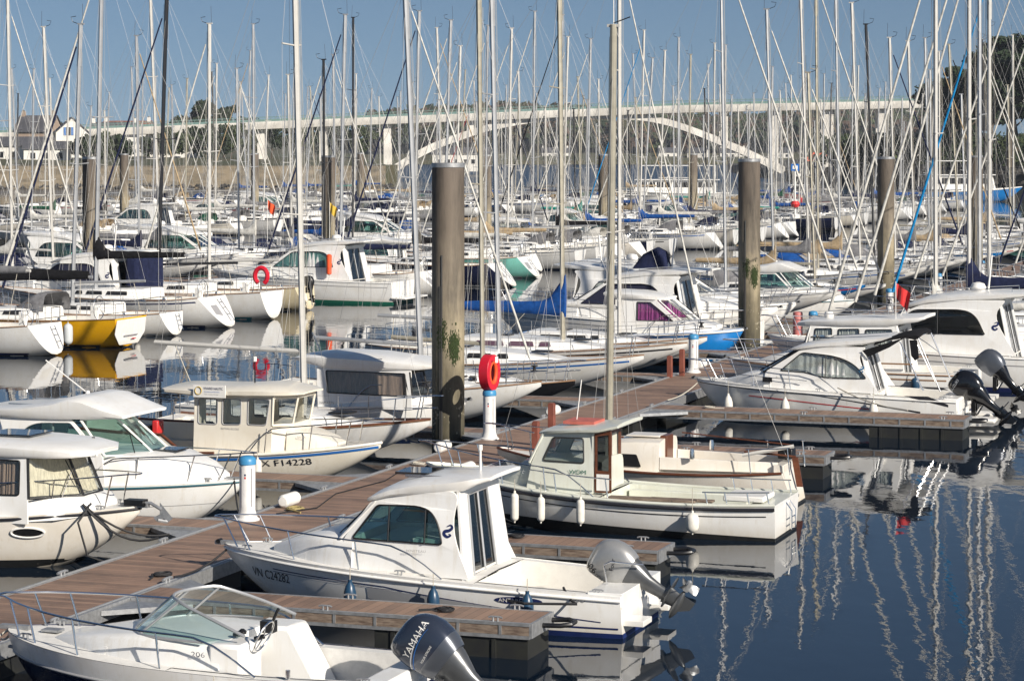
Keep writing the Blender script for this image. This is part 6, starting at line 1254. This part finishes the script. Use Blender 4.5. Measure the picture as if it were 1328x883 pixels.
# sailing boats on the right of the walkway, beyond the cruisers
for s, L, kw, lb in ((77.6, 8.2, dict(mm=aluw, gen=cloth['white'], rake=.0, mast=13.8, cover=cloth['white']), 'white sailing boat with slanting white furled sail, right of the walkway behind the big cruiser'),
                     (81.6, 9.2, dict(mm=aluw, gen=cloth['white'], rake=.0, mast=14.8, cover=cloth['navy'], cov_h=.45, boomz=2.5), 'white sailing boat with navy boom cover and white furled sail at the right edge'),
                     (85.2, 8.8, dict(mm=alu, gen=cloth['white'], rake=.0, mast=15.2, cover=cloth['grey']), 'white sailing boat with thick silver mast and grey boom cover near the right edge'),
                     (88.8, 8.4, dict(mm=aluw, gen=cloth['cyan'], rake=.0, mast=13.5), 'white sailing boat with blue-edged furled sail near the right edge')):
    yacht(lb, s, -16.3 + L, L, 1, B=2.8, fb=1.05, mx=.55, hm=white, genr=.055, **kw)
for s, lb in ((89.6, 'white motorboat with sloping windows, bow at the walkway between second and third tall piles'), (86.6, 'white motor cruiser left of the walkway, just beyond the second tall pile')):
    big_cruiser(lb, ST(s, -29.3, 0), H2, gl_clear, curt_w)

for s, t_, z, m_, lb in ((103.6, -47.5, 4.4, orange, 'small orange-red flag flying above the green-tinted motor yacht'), (108.5, -46.5, 4.2, mat('flag_yellow', (.6, .4, .05), .8), 'small yellow flag flying just left of the nearest pile'), (66.6, -11.9, 3.1, redp, 'small red flag on the antenna of the curtained pilothouse cruiser')):
    o = thing('flag', lb, 'flag', ST(s, t_, z), AV); mb = MB(); mb.tube([(0, 0, -1.6), (0, 0, .35)], .012, wht, 5); mb.build('flag_staff', o)
    mb = MB(); mb.rows([[Vector((.02 + .4 * i / 8, .05 * math.sin(i * 1.3), .3 - .28 * i / 8)), Vector((.02 + .3 * i / 8, .05 * math.sin(i * 1.3 + .6), -.12 - .36 * i / 8))] for i in range(9)], m_); mb.build('flag_cloth', o)
# ================================================================ FAR SIDE: BANKS, HOUSES, BRIDGE, TREES
def pix(px, py, Y): return Vector(((px - 664) * Y / FPX, Y, CAMH - (py - 195) * Y / FPX))
grass = mat('grass_bank', (0.055, 0.065, 0.028), .9, col2=(0.09, 0.075, 0.04), scale=.15, bump=.4)
stone = mat('quay_stone', (0.21, 0.17, 0.115), .85, col2=(0.10, 0.085, 0.06), scale=.35, bump=.6, stretch=(1, 1, 3))
rock = mat('dark_rock', (0.055, 0.05, 0.045), .9, col2=(0.02, 0.02, 0.02), scale=.5, bump=1)
def terrain(name, outline, z, h_edge, m, seed, wall=None):
    """land with an uneven shore: outline is a list of (x, y)"""
    mb = MB(); c = Vector((sum(p[0] for p in outline) / len(outline), sum(p[1] for p in outline) / len(outline), 0)); N = len(outline)
    rr = random.Random(seed); rows = []
    for f, zz in ((1.0, -1), (1.0, h_edge), (.985, h_edge + .25), (.9, lin(h_edge, z, .35)), (.6, z), (.02, z)):
        rows.append([Vector((c.x + (p[0] - c.x) * f, c.y + (p[1] - c.y) * f, zz + (rr.uniform(-.25, .25) if zz > 0 else 0))) for p in outline])
    mb.rows(rows, m, closed=True, caps=True)
    return tag(mb.build(name, ang=60), kind='structure')
def dense(pts, step=12):
    out = []
    for i in range(len(pts)):
        a, b = Vector(pts[i]), Vector(pts[(i + 1) % len(pts)]); n = max(1, int((b - a).length / step)); out += [tuple(a.lerp(b, k / n)) for k in range(n)]
    return out
terrain('bank', dense([(-420, 452), (-30, 452), (-22, 475), (-30, 560), (-60, 900), (-700, 900)], 18), 6.5, 4.0, grass, 1)
terrain('rocky_bank', dense([(60, 505), (72, 480), (100, 455), (230, 430), (420, 520), (420, 900), (70, 800)], 15), 6.0, 2.6, rock, 2)
terrain('far_shore', dense([(-500, 1250), (1000, 1150), (1400, 2400), (-900, 2400)], 60), 14, 2.0, grass, 3)
# stone quay wall below the left bank
mb = MB(); rr = random.Random(5); rows = []
for i in range(90):
    x = -420 + i * 4.46; rows.append([Vector((x, 448.5 - rr.uniform(0, .3), -1)), Vector((x, 449.2 - rr.uniform(0, .3), .9)), Vector((x, 449.8, 1.6)), Vector((x, 450.6, 4.1)), Vector((x, 451.5, 4.2)), Vector((x, 452.4, 4.1))])
mb.rows(rows, stone); tag(mb.build('quay_wall'), 'long beige stone quay wall along the far left bank', 'quay wall')
mb = MB()
for _ in range(420):
    x = rr.uniform(-160, -20); r0 = rr.uniform(.3, .9); p = Vector((x, 447.5 - rr.uniform(0, 2.0), rr.uniform(-.1, .6))); vs = []
    for k in range(7): a = k * .9; vs.append(p + Vector((r0 * math.cos(a) * rr.uniform(.7, 1.2), r0 * math.sin(a) * .8, rr.uniform(-.1, .1))))
    vs.append(p + Vector((rr.uniform(-.2, .2), 0, r0 * .7))); mb.add(vs, [(k, (k + 1) % 7, 7) for k in range(7)], rock)
tag(mb.build('shore_rocks', flat=True), 'dark weed-covered rocks at the foot of the far left quay wall', 'rocks', kind='stuff')
mb = MB()
for _ in range(900):
    f = rr.random(); a = Vector((58, 512, 0)).lerp(Vector((100, 452, 0)), min(1, f * 2)) if f < .5 else Vector((100, 452, 0)).lerp(Vector((230, 427, 0)), f * 2 - 1); r0 = rr.uniform(.5, 1.4); zz = rr.uniform(-.2, 3.2); p = a + Vector((rr.uniform(-2, 3) + zz * .5, rr.uniform(-3, 1) + zz, zz)); vs = []
    for k in range(7): b = k * .9; vs.append(p + Vector((r0 * math.cos(b) * rr.uniform(.7, 1.2), r0 * math.sin(b) * .8, rr.uniform(-.1, .1))))
    vs.append(p + Vector((rr.uniform(-.2, .2), 0, r0 * .7))); mb.add(vs, [(k, (k + 1) % 7, 7) for k in range(7)], rock)
tag(mb.build('breakwater_rocks', flat=True), 'dark rocks of the bank by the right foot of the bridge arch', 'rocks', kind='stuff')

# ---- the bridge
YB = 560.0
conc = mat('bridge_concrete', (0.76, 0.73, 0.67), .7, var=.35, scale=.25, bump=.05); brail = mat('bridge_parapet', (0.16, 0.26, 0.24), .5, var=.2)
br = thing('arch_bridge', 'long white concrete road bridge with a shallow arch crossing the whole background', 'bridge', (0, YB, 0))
def deckz(px):
    pts = [(-80, 176), (140, 167), (450, 154), (890, 137), (1198, 131), (1500, 127)]
    for a, b in zip(pts[:-1], pts[1:]):
        if px <= b[0]: return lin(a[1], b[1], (px - a[0]) / (b[0] - a[0]))
    return 127
xs_ = [-80 + 40 * i for i in range(40)]; L_ = lambda px, py: Vector((pix(px, py, YB).x, 0, pix(px, py, YB).z))
mb = MB(); mb.rows([[L_(p, deckz(p)) + Vector((0, -5, 0)), L_(p, deckz(p)) + Vector((0, 5, 0)), L_(p, deckz(p)) + Vector((0, 5, -.8)), L_(p, deckz(p)) + Vector((0, 4.4, -1.65)), L_(p, deckz(p)) + Vector((0, -4.6, -1.65)), L_(p, deckz(p)) + Vector((0, -4.95, -.8))] for p in xs_], conc, closed=True, caps=True); mb.build('deck', br)
mb = MB()
for yy in (-4.95, 4.95):
    mb.rows([[L_(p, deckz(p)) + Vector((0, yy, 0)), L_(p, deckz(p)) + Vector((0, yy, .55))] for p in xs_], brail)
    mb.tube([L_(p, deckz(p)) + Vector((0, yy, 1.05)) for p in xs_], .05, brail, 5)
    x = xs_[0]
    while x < xs_[-1]: q = L_(x, deckz(x)) + Vector((0, yy, 0)); mb.box(q.x - .04, q.x + .04, q.y - .04, q.y + .04, q.z, q.z + 1.1, brail); x += 14
mb.build('parapet', br, flat=True)
apts = [(470, 243), (498, 228), (535, 205), (571, 187), (627, 168), (664, 160), (700, 155), (757, 151), (815, 152), (851, 156), (890, 167), (955, 193), (985, 207), (1016, 222)]
ac = bez([L_(*p) for p in apts], 5); mb = MB(); rows = []
for i, p in enumerate(ac):
    f = abs(p.x - 16.3) / 46; th = lin(.55, 1.0, min(1, f)); rows.append([p + Vector((0, -3.2, th)), p + Vector((0, 3.2, th)), p + Vector((0, 3.2, -th)), p + Vector((0, -3.2, -th))])
mb.rows(rows, conc, closed=True, caps=True); mb.build('arch', br)
def archz(px):
    for a, b in zip(apts[:-1], apts[1:]):
        if a[0] <= px <= b[0]: return lin(a[1], b[1], (px - a[0]) / (b[0] - a[0]))
    return None
for px in (196, 258, 340, 420, 503, 610, 938, 1003, 1072, 1142, 1210):
    az = archz(px); zb = L_(px, az).z if az and 503 < px < 1010 else .5
    for yy in (-2.4, 2.4):
        mb = MB(); q = L_(px, deckz(px)); w_ = .8 if px != 1072 else 1.2
        mb.box(q.x - w_, q.x + w_, yy - .7, yy + .7, zb, q.z - 1.55, conc); mb.build('pier', br, flat=True)
mb = MB()
for px, py in ((470, 247), (1019, 226)): q = L_(px, py); mb.box(q.x - 1.6, q.x + 1.6, -4, 4, -1, q.z + .2, conc)
mb.build('arch_footing', br, bevel=.2)

# ---- houses
def house(label, px, Y, w_, d_, h_, rh, wm, rm, wins, rot=0, base=4.0, chim=True, gable=False, shut=None, name='house'):
    o = thing(name, label, 'house', ((px - 664) * Y / FPX, Y, base), R(rot))
    mb = MB(); mb.box(-w_ / 2, w_ / 2, -d_ / 2, d_ / 2, 0, h_, wm)
    if gable: mb.add([(-w_ / 2, -d_ / 2, h_), (w_ / 2, -d_ / 2, h_), (0, -d_ / 2, h_ + rh), (-w_ / 2, d_ / 2, h_), (w_ / 2, d_ / 2, h_), (0, d_ / 2, h_ + rh)], [(0, 1, 2), (5, 4, 3)], wm)
    else: mb.add([(-w_ / 2, -d_ / 2, h_), (-w_ / 2, d_ / 2, h_), (-w_ / 2, 0, h_ + rh), (w_ / 2, -d_ / 2, h_), (w_ / 2, d_ / 2, h_), (w_ / 2, 0, h_ + rh)], [(0, 1, 2), (5, 4, 3)], wm)
    mb.build('wall', o, flat=True); mb = MB(); e = .35
    for s_ in (1, -1):
        if gable: q = [(s_ * (w_ / 2 + e), -d_ / 2 - e, h_ - e * rh / (w_ / 2)), (s_ * (w_ / 2 + e), d_ / 2 + e, h_ - e * rh / (w_ / 2)), (0, d_ / 2 + e, h_ + rh + .05), (0, -d_ / 2 - e, h_ + rh + .05)]
        else: q = [(-w_ / 2 - e, s_ * (d_ / 2 + e), h_ - e * rh / (d_ / 2)), (w_ / 2 + e, s_ * (d_ / 2 + e), h_ - e * rh / (d_ / 2)), (w_ / 2 + e, 0, h_ + rh + .05), (-w_ / 2 - e, 0, h_ + rh + .05)]
        mb.add(q + [(a, b, c + .2) for a, b, c in q], [(0, 1, 2, 3), (4, 5, 6, 7), (0, 1, 5, 4), (1, 2, 6, 5), (2, 3, 7, 6), (3, 0, 4, 7)], rm)
    rf = mb.build('roof', o, flat=True)
    if chim:
        for sx_ in (-1, 1): mb = MB(); cx = sx_ * (w_ / 2 - .6) if not gable else sx_ * .5; mb.box(cx - .4, cx + .4, -.35, .35, h_ + rh * .5, h_ + rh + 1.1, wm); mb.box(cx - .2, cx + .2, -.2, .2, h_ + rh + 1.1, h_ + rh + 1.35, stone); mb.build('chimney', rf, flat=True)
    for (x, z, ww, hh) in wins:
        mb = MB(); mb.box(x - ww / 2 - .08, x + ww / 2 + .08, -d_ / 2 - .06, -d_ / 2 + .02, z - .08, z + hh + .08, wht); f = mb.build('window', o, flat=True); mb = MB(); mb.box(x - ww / 2, x + ww / 2, -d_ / 2 - .09, -d_ / 2 - .065, z, z + hh, blackp); mb.build('pane', f, flat=True)
        if shut:
            for s_ in (1, -1): mb = MB(); a, b = sorted((x + s_ * ww / 2 + s_ * .1, x + s_ * ww / 2 + s_ * .55)); mb.box(a, b, -d_ / 2 - .12, -d_ / 2 - .065, z, z + hh, shut); mb.build('shutter', f, flat=True)
    return o
slate = mat('slate_roof', (0.09, 0.09, 0.10), .6, var=.3, scale=.8); tile = mat('tile_roof', (0.25, 0.11, 0.07), .8, var=.35, scale=.8); render_ = mat('white_render', (0.72, 0.70, 0.65), .8, var=.1, scale=.3); brown = mat('brown_render', (0.34, 0.26, 0.20), .8, var=.2)
shutb = mat('shutter_blue', (0.02, 0.14, 0.42), .5)
W4 = lambda n, w_, z: [(lin(-w_, w_, (i + .5) / n), z, 1.0, 1.2) for i in range(n)]
house('white gabled house with blue shutters on the far left bank', 92, 520, 6.8, 9, 6.2, 3.0, render_, slate, [(-.8, 5.6, .9, 1.7), (.9, 2.2, .9, 1.4), (-1.5, 2.2, .9, 1.4)], 14, 4.5, False, True, shutb)
house('brown house with steep dark roof left of the white gabled house', 50, 535, 8, 8, 6.6, 3.2, brown, slate, W4(3, 3.4, 3), -10, 4.5)
house('low white house at the left edge of the far bank', 14, 500, 17, 7, 3.6, 1.6, render_, slate, W4(6, 7.5, 1.2), 0, 4.3)
house('long low white house below the gabled house', 62, 495, 9, 6, 3.0, 1.3, render_, slate, W4(3, 4, 1.0), 6, 4.3, False)
house('white house with dark slate roof behind the left end of the bridge', 148, 600, 11, 8, 5.6, 3.0, render_, slate, W4(4, 5, 3), 8, 5)
house('white house with red tile roof half hidden by the bridge deck', 166, 625, 12, 8, 6.6, 2.6, render_, tile, W4(4, 5, 3.6), -6, 5)
house('small white house with slate roof near the arch foot', 232, 560, 9, 8, 4.6, 2.6, render_, slate, W4(3, 3.6, 2), 4, 4.6)
house('low white building at the foot of the arch', 598, 700, 16, 8, 5.0, 1.6, render_, slate, W4(6, 7, 2.2), 0, 1, False)
for px, Y, lb in ((905, 1240, 'tiny white house on the far shore, under the right half of the arch'), (950, 1245, 'tiny white house with dark roof on the far shore by the red masts'), (1012, 1235, 'tiny white house on the far shore behind the second tall pile'), (865, 1250, 'tiny pale house on the far shore, centre right'), (720, 1255, 'tiny pale house on the far shore, left of centre'), (1190, 1230, 'tiny white house on the far shore near the right')):
    house(lb, px, Y, rnd.uniform(9, 16), 8, 3.4, 2.2, render_, slate, W4(3, 4.5, 1.2), rnd.uniform(-15, 15), 2.5)

# ---- trees
bark = mat('bark', (0.07, 0.055, 0.04), .9)
def leafmat(name, c): 
    m = mat('leaf_' + name, c, .7, col2=tuple(q * .5 for q in c), scale=.35); m.node_tree.nodes['Principled BSDF'].inputs['Specular IOR Level'].default_value = .2; return m
lf = dict(dark=leafmat('dark', (.030, .042, .022)), mid=leafmat('mid', (.05, .066, .028)), olive=leafmat('olive', (.065, .062, .032)), rust=leafmat('rust', (.085, .056, .04)), pine=leafmat('pine', (.028, .045, .022)))
def clump(mb, c, r_, n, m, rr, sz, flat=.75):
    for _ in range(n):
        u = Vector((rr.gauss(0, 1), rr.gauss(0, 1), rr.gauss(0, 1))).normalized() * r_ * rr.uniform(.55, 1.05); u.z *= flat
        p = c + u; a = Vector((rr.gauss(0, 1), rr.gauss(0, 1), rr.gauss(0, 1))).normalized(); b = a.orthogonal().normalized(); s_ = sz * rr.uniform(.5, 1.3)
        mb.add([p + a * s_, p + b * s_ * .6, p - a * s_, p - b * s_ * .6], [(0, 1, 2, 3)], m)
def tree(label, px, Y, base, top, rad, m, seed, n=2200, sz=.45, kind='round', name='tree'):
    rr = random.Random(seed); x0 = (px - 664) * Y / FPX; o = thing(name, label, 'tree', (x0, Y, base)); H_ = top - base
    mb = MB(); tr_h = H_ * (.55 if kind == 'pine' else .4); lean = rr.uniform(-.06, .06) * H_
    mb.tube([(0, 0, -.5), (lean * .3, 0, tr_h * .5), (lean, 0, tr_h), (lean * 1.2, 0, H_ * .9)], H_ * .028, bark, 7, r1=H_ * .008); tips = []
    nl = 9 if kind != 'pine' else 12
    for k in range(nl):
        a = k * 2.4 + rr.random(); z0 = lin(tr_h * .7, H_ * .82, k / nl); ln = rad * rr.uniform(.55, .85) * (1 - .35 * abs(k / nl - .35)); e = Vector((lean + math.cos(a) * ln, math.sin(a) * ln, z0 + H_ * rr.uniform(.05, .14)))
        mb.tube([(lean * z0 / tr_h if z0 < tr_h else lean, 0, z0 - H_ * .04), (e.x * .55, e.y * .55, z0 + H_ * .03), e], H_ * .011, bark, 5, r1=H_ * .004); tips.append(e)
    mb.build('trunk', o); mb = MB(); tips += [Vector((lean * 1.2, 0, H_ * .88)), Vector((lean, 0, H_ * .7))]
    per = n // (len(tips) * 2)
    for e in tips:
        for q in range(2):
            c = e + Vector((rr.gauss(0, rad * .16), rr.gauss(0, rad * .16), rr.gauss(0, rad * .1))); clump(mb, c, rad * rr.uniform(.2, .38), per, m, rr, sz, .55 if kind == 'pine' else .8)
    mb.build('crown', o, flat=True); return o
tree('rounded dark tree above the bridge deck, left quarter of the background', 266, 640, 5, 20.5, 6.0, lf['dark'], 1, 5200, .5)
tree('second rounded tree above the bridge deck, right of the first', 290, 650, 5, 19, 5.5, lf['dark'], 2, 4200, .5)
for i, (px, Y, top, rad, m) in enumerate(((112, 490, 9.5, 3.2, 'dark'), (125, 500, 10.5, 3.4, 'mid'), (150, 505, 10, 3.4, 'dark'), (205, 520, 10.5, 3.6, 'dark'), (222, 530, 11, 4, 'mid'), (250, 540, 12, 4.4, 'dark'), (275, 545, 12.5, 4.6, 'dark'), (300, 550, 12, 4.4, 'mid'), (325, 600, 14, 5, 'dark'), (352, 610, 14, 5.2, 'dark'), (380, 620, 14, 5.2, 'mid'), (408, 640, 14, 5.4, 'dark'), (436, 660, 14.5, 5.5, 'dark'), (462, 690, 14, 5.5, 'mid'), (34, 560, 13, 4.4, 'rust'), (66, 575, 14, 4.2, 'dark'))):
    tree('low %s tree on the far left bank, %s' % ({'dark': 'dark green', 'mid': 'mid green', 'rust': 'russet'}[m], ('beside the white gabled house', 'right of the white gabled house', 'left of the boathouse', 'right of the boathouse', 'in front of the small slate house', 'below the taller round trees', 'below the round trees, middle', 'below the round trees, right', 'under the bridge, left one', 'under the bridge, second one', 'under the bridge, third one', 'under the bridge, far back', 'under the bridge, near the arch foot', 'under the bridge, nearest the arch foot', 'behind the low white house', 'behind the brown house')[i]), px, Y, 4.5, top, rad, lf[m], 10 + i, 1900, .42)
for i, (px, Y, top, rad, lb) in enumerate(((1232, 470, 20.5, 6, 'dark pine at the left end of the right-hand wood'), (1256, 455, 23, 6.5, 'tall dark pine, second from the left in the right-hand wood'), (1282, 440, 26, 7, 'tall dark pine in the middle of the right-hand wood'), (1308, 430, 28.5, 7.5, 'tallest dark pine at the right edge'), (1335, 425, 29, 7.5, 'dark pine cut by the right edge'), (1270, 500, 19, 6, 'dark pine behind the others in the right-hand wood'), (1222, 520, 17, 5, 'low dark pine where the bridge reaches the right bank'), (1320, 470, 24, 7, 'dark pine behind the tallest one at the right edge'))):
    tree(lb, px, Y, 4.5, top, rad, lf['pine'], 50 + i, 6500, .5, 'pine', 'pine_tree')
mb = MB(); rr = random.Random(9)
for _ in range(2600):
    x = rr.uniform(60, 150); y = 470 + rr.uniform(-8, 40); clump(mb, Vector((x, y, 4.5 + rr.uniform(0, 5))), 1.3, 7, lf[rr.choice(['pine', 'dark', 'mid'])], rr, .5)
tag(mb.build('undergrowth', flat=True), 'dark undergrowth on the right bank below the pines', 'undergrowth', kind='stuff')
# wooded hill beyond the river
mb = MB(); rr = random.Random(12)
for _ in range(5200):
    Y = rr.uniform(1262, 1460); px = rr.uniform(480, 1260); hgt = (Y - 1262) * .06 + 3 + 6 * (math.sin(px * .012) * .5 + .5); z = hgt + rr.uniform(0, 9) + 4
    m = lf[rr.choices(['dark', 'mid', 'olive', 'rust'], (4, 2, 2, 3))[0]]; clump(mb, Vector(((px - 664) * Y / FPX, Y, z)), rr.uniform(2.5, 5), 13, m, rr, 2.1)
tag(mb.build('distant_woodland', flat=True), 'brown and green wooded hill beyond the river behind the bridge', 'woodland', kind='stuff')

# ---- craft and marks on the river
def simple_launch(label, px, py, L, B, fb, hm, cab, rot=0, canopy=False):
    Y = FPX * CAMH / (py - 195); r = thing('launch', label, 'boat', ((px - 664) * Y / FPX, Y, 0), R(rot))
    h = Hull(L, B, fb, fb, fb * 1.35, N=14, K=5); h.shell(hm, 'hull', r); h.deck(deckw, None, .3, .3, r); h.rail('rub_rail', wht, .06, 0, r)
    mb = MB(); x0, x1, zt = cab; mb.panel([(x0, fb), (x1, fb), (x1 - .5, zt), (x0, zt)], [], lambda u, v, d: Vector((u, B * .34 - d * B * .68, v)), 1, white); mb.build('cabin', r, bevel=.05)
    n = int((x1 - x0 - .8) / 1.1); 
    for s_ in (1, -1):
        for k in range(max(n, 1)): mb = MB(); a = x0 + .4 + k * 1.1; mb.box(a, a + .85, min(s_ * (B * .34), s_ * (B * .34 + .03)), max(s_ * B * .34, s_ * (B * .34 + .03)), lin(fb, zt, .45), lin(fb, zt, .85), blackp); mb.build('window', r, flat=True)
    mb = MB(); mb.box(x0 - .5, x1 - .2, -B * .42, B * .42, zt + .01, zt + .12, white)
    if canopy:
        mb.box(x0, x1 - 1, -B * .4, B * .4, zt + 1.9, zt + 2.0, white)
        for x in (x0 + .1, (x0 + x1) / 2, x1 - 1.1):
            for s_ in (1, -1): mb.tube([(x, s_ * B * .38, zt), (x, s_ * B * .38, zt + 1.9)], .05, wht, 5)
    mb.build('roof', r, flat=True); mb = MB(); mb.tube([(x0 + (x1 - x0) * .6, 0, zt), (x0 + (x1 - x0) * .55, 0, zt + 2.2)], .05, wht, 5); mb.build('mast', r); return r
simple_launch('red-hulled launch with small white cabin on the river, right of the second tall pile', 1062, 259, 7.5, 2.6, .9, red_gel, (2.0, 4.5, 2.0), 172)
simple_launch('white passenger launch with rows of dark windows, left of the second tall pile', 948, 263, 16, 4.2, 1.3, white, (2, 13, 3.0), 176, True)
simple_launch('white double-deck passenger boat with blue band at the right, beyond the masts', 1185, 262, 15, 4.4, 1.5, blue_gel, (2, 11, 3.6), 5, True)
simple_launch('white launch behind the passenger launch left of the second tall pile', 905, 250, 9, 3, 1.0, white, (2, 6.5, 2.4), 170)
o = thing('channel_mark', 'red round channel mark on a white pole, right of the second tall pile', 'channel mark', pix(1031, 300, 215) * 1.0, 0); o.location.z = 0
mb = MB(); mb.tube([(0, 0, -.5), (0, 0, 5.2)], .08, wht, 8); mb.build('pole', o); mb = MB(); mb.lathe([(.02, -.3), (.3, -.25), (.42, 0), (.3, .25), (.02, .3)], (0, -.1, 2.3), redp, 16); mb.build('red_ball', o); mb = MB(); mb.box(-.35, .35, -.12, -.09, 5.2, 5.8, bluep); mb.box(-.22, .22, -.13, -.121, 5.35, 5.65, wht); mb.build('sign_plate', o, flat=True); mb = MB(); mb.box(0.1, .5, -.1, .1, 4.7, 4.95, wht); mb.build('lamp', o, bevel=.03)
o = thing('excavator', 'small orange excavator on the right bank near the bridge foot', 'excavator', pix(1052, 214, 500) , R(20)); mb = MB(); mb.box(-2, 2, -1, 1, 0, .7, blackp); mb.build('tracks', o, bevel=.1); mb = MB(); mb.box(-1.6, 1.2, -1, 1, .75, 1.6, orange); mb.box(-.4, 1.0, -.9, .1, 1.6, 2.6, orange); mb.build('body', o, bevel=.05); mb = MB(); mb.tube([(1.0, .4, 1.2), (2.6, .4, 2.6), (4.0, .4, 1.6)], .18, orange, 6); mb.tube([(4.0, .4, 1.6), (4.0, .4, .4)], .14, orange, 6); mb.build('arm', o)

# thin air between the camera and the far woods
hz = bpy.data.materials.new('thin_haze'); hz.use_nodes = True; t = hz.node_tree; t.nodes.remove(t.nodes['Principled BSDF']); pv = nd(t, 'ShaderNodeVolumePrincipled'); pv.inputs['Color'].default_value = (.72, .80, .92, 1); pv.inputs['Density'].default_value = .0001; pv.inputs['Anisotropy'].default_value = 0
t.links.new(pv.outputs[0], t.nodes['Material Output'].inputs['Volume'])
mb = MB(); mb.box(-1200, 1800, -60, 2600, -1.5, 60, hz); tag(mb.build('haze', flat=True), kind='stuff')
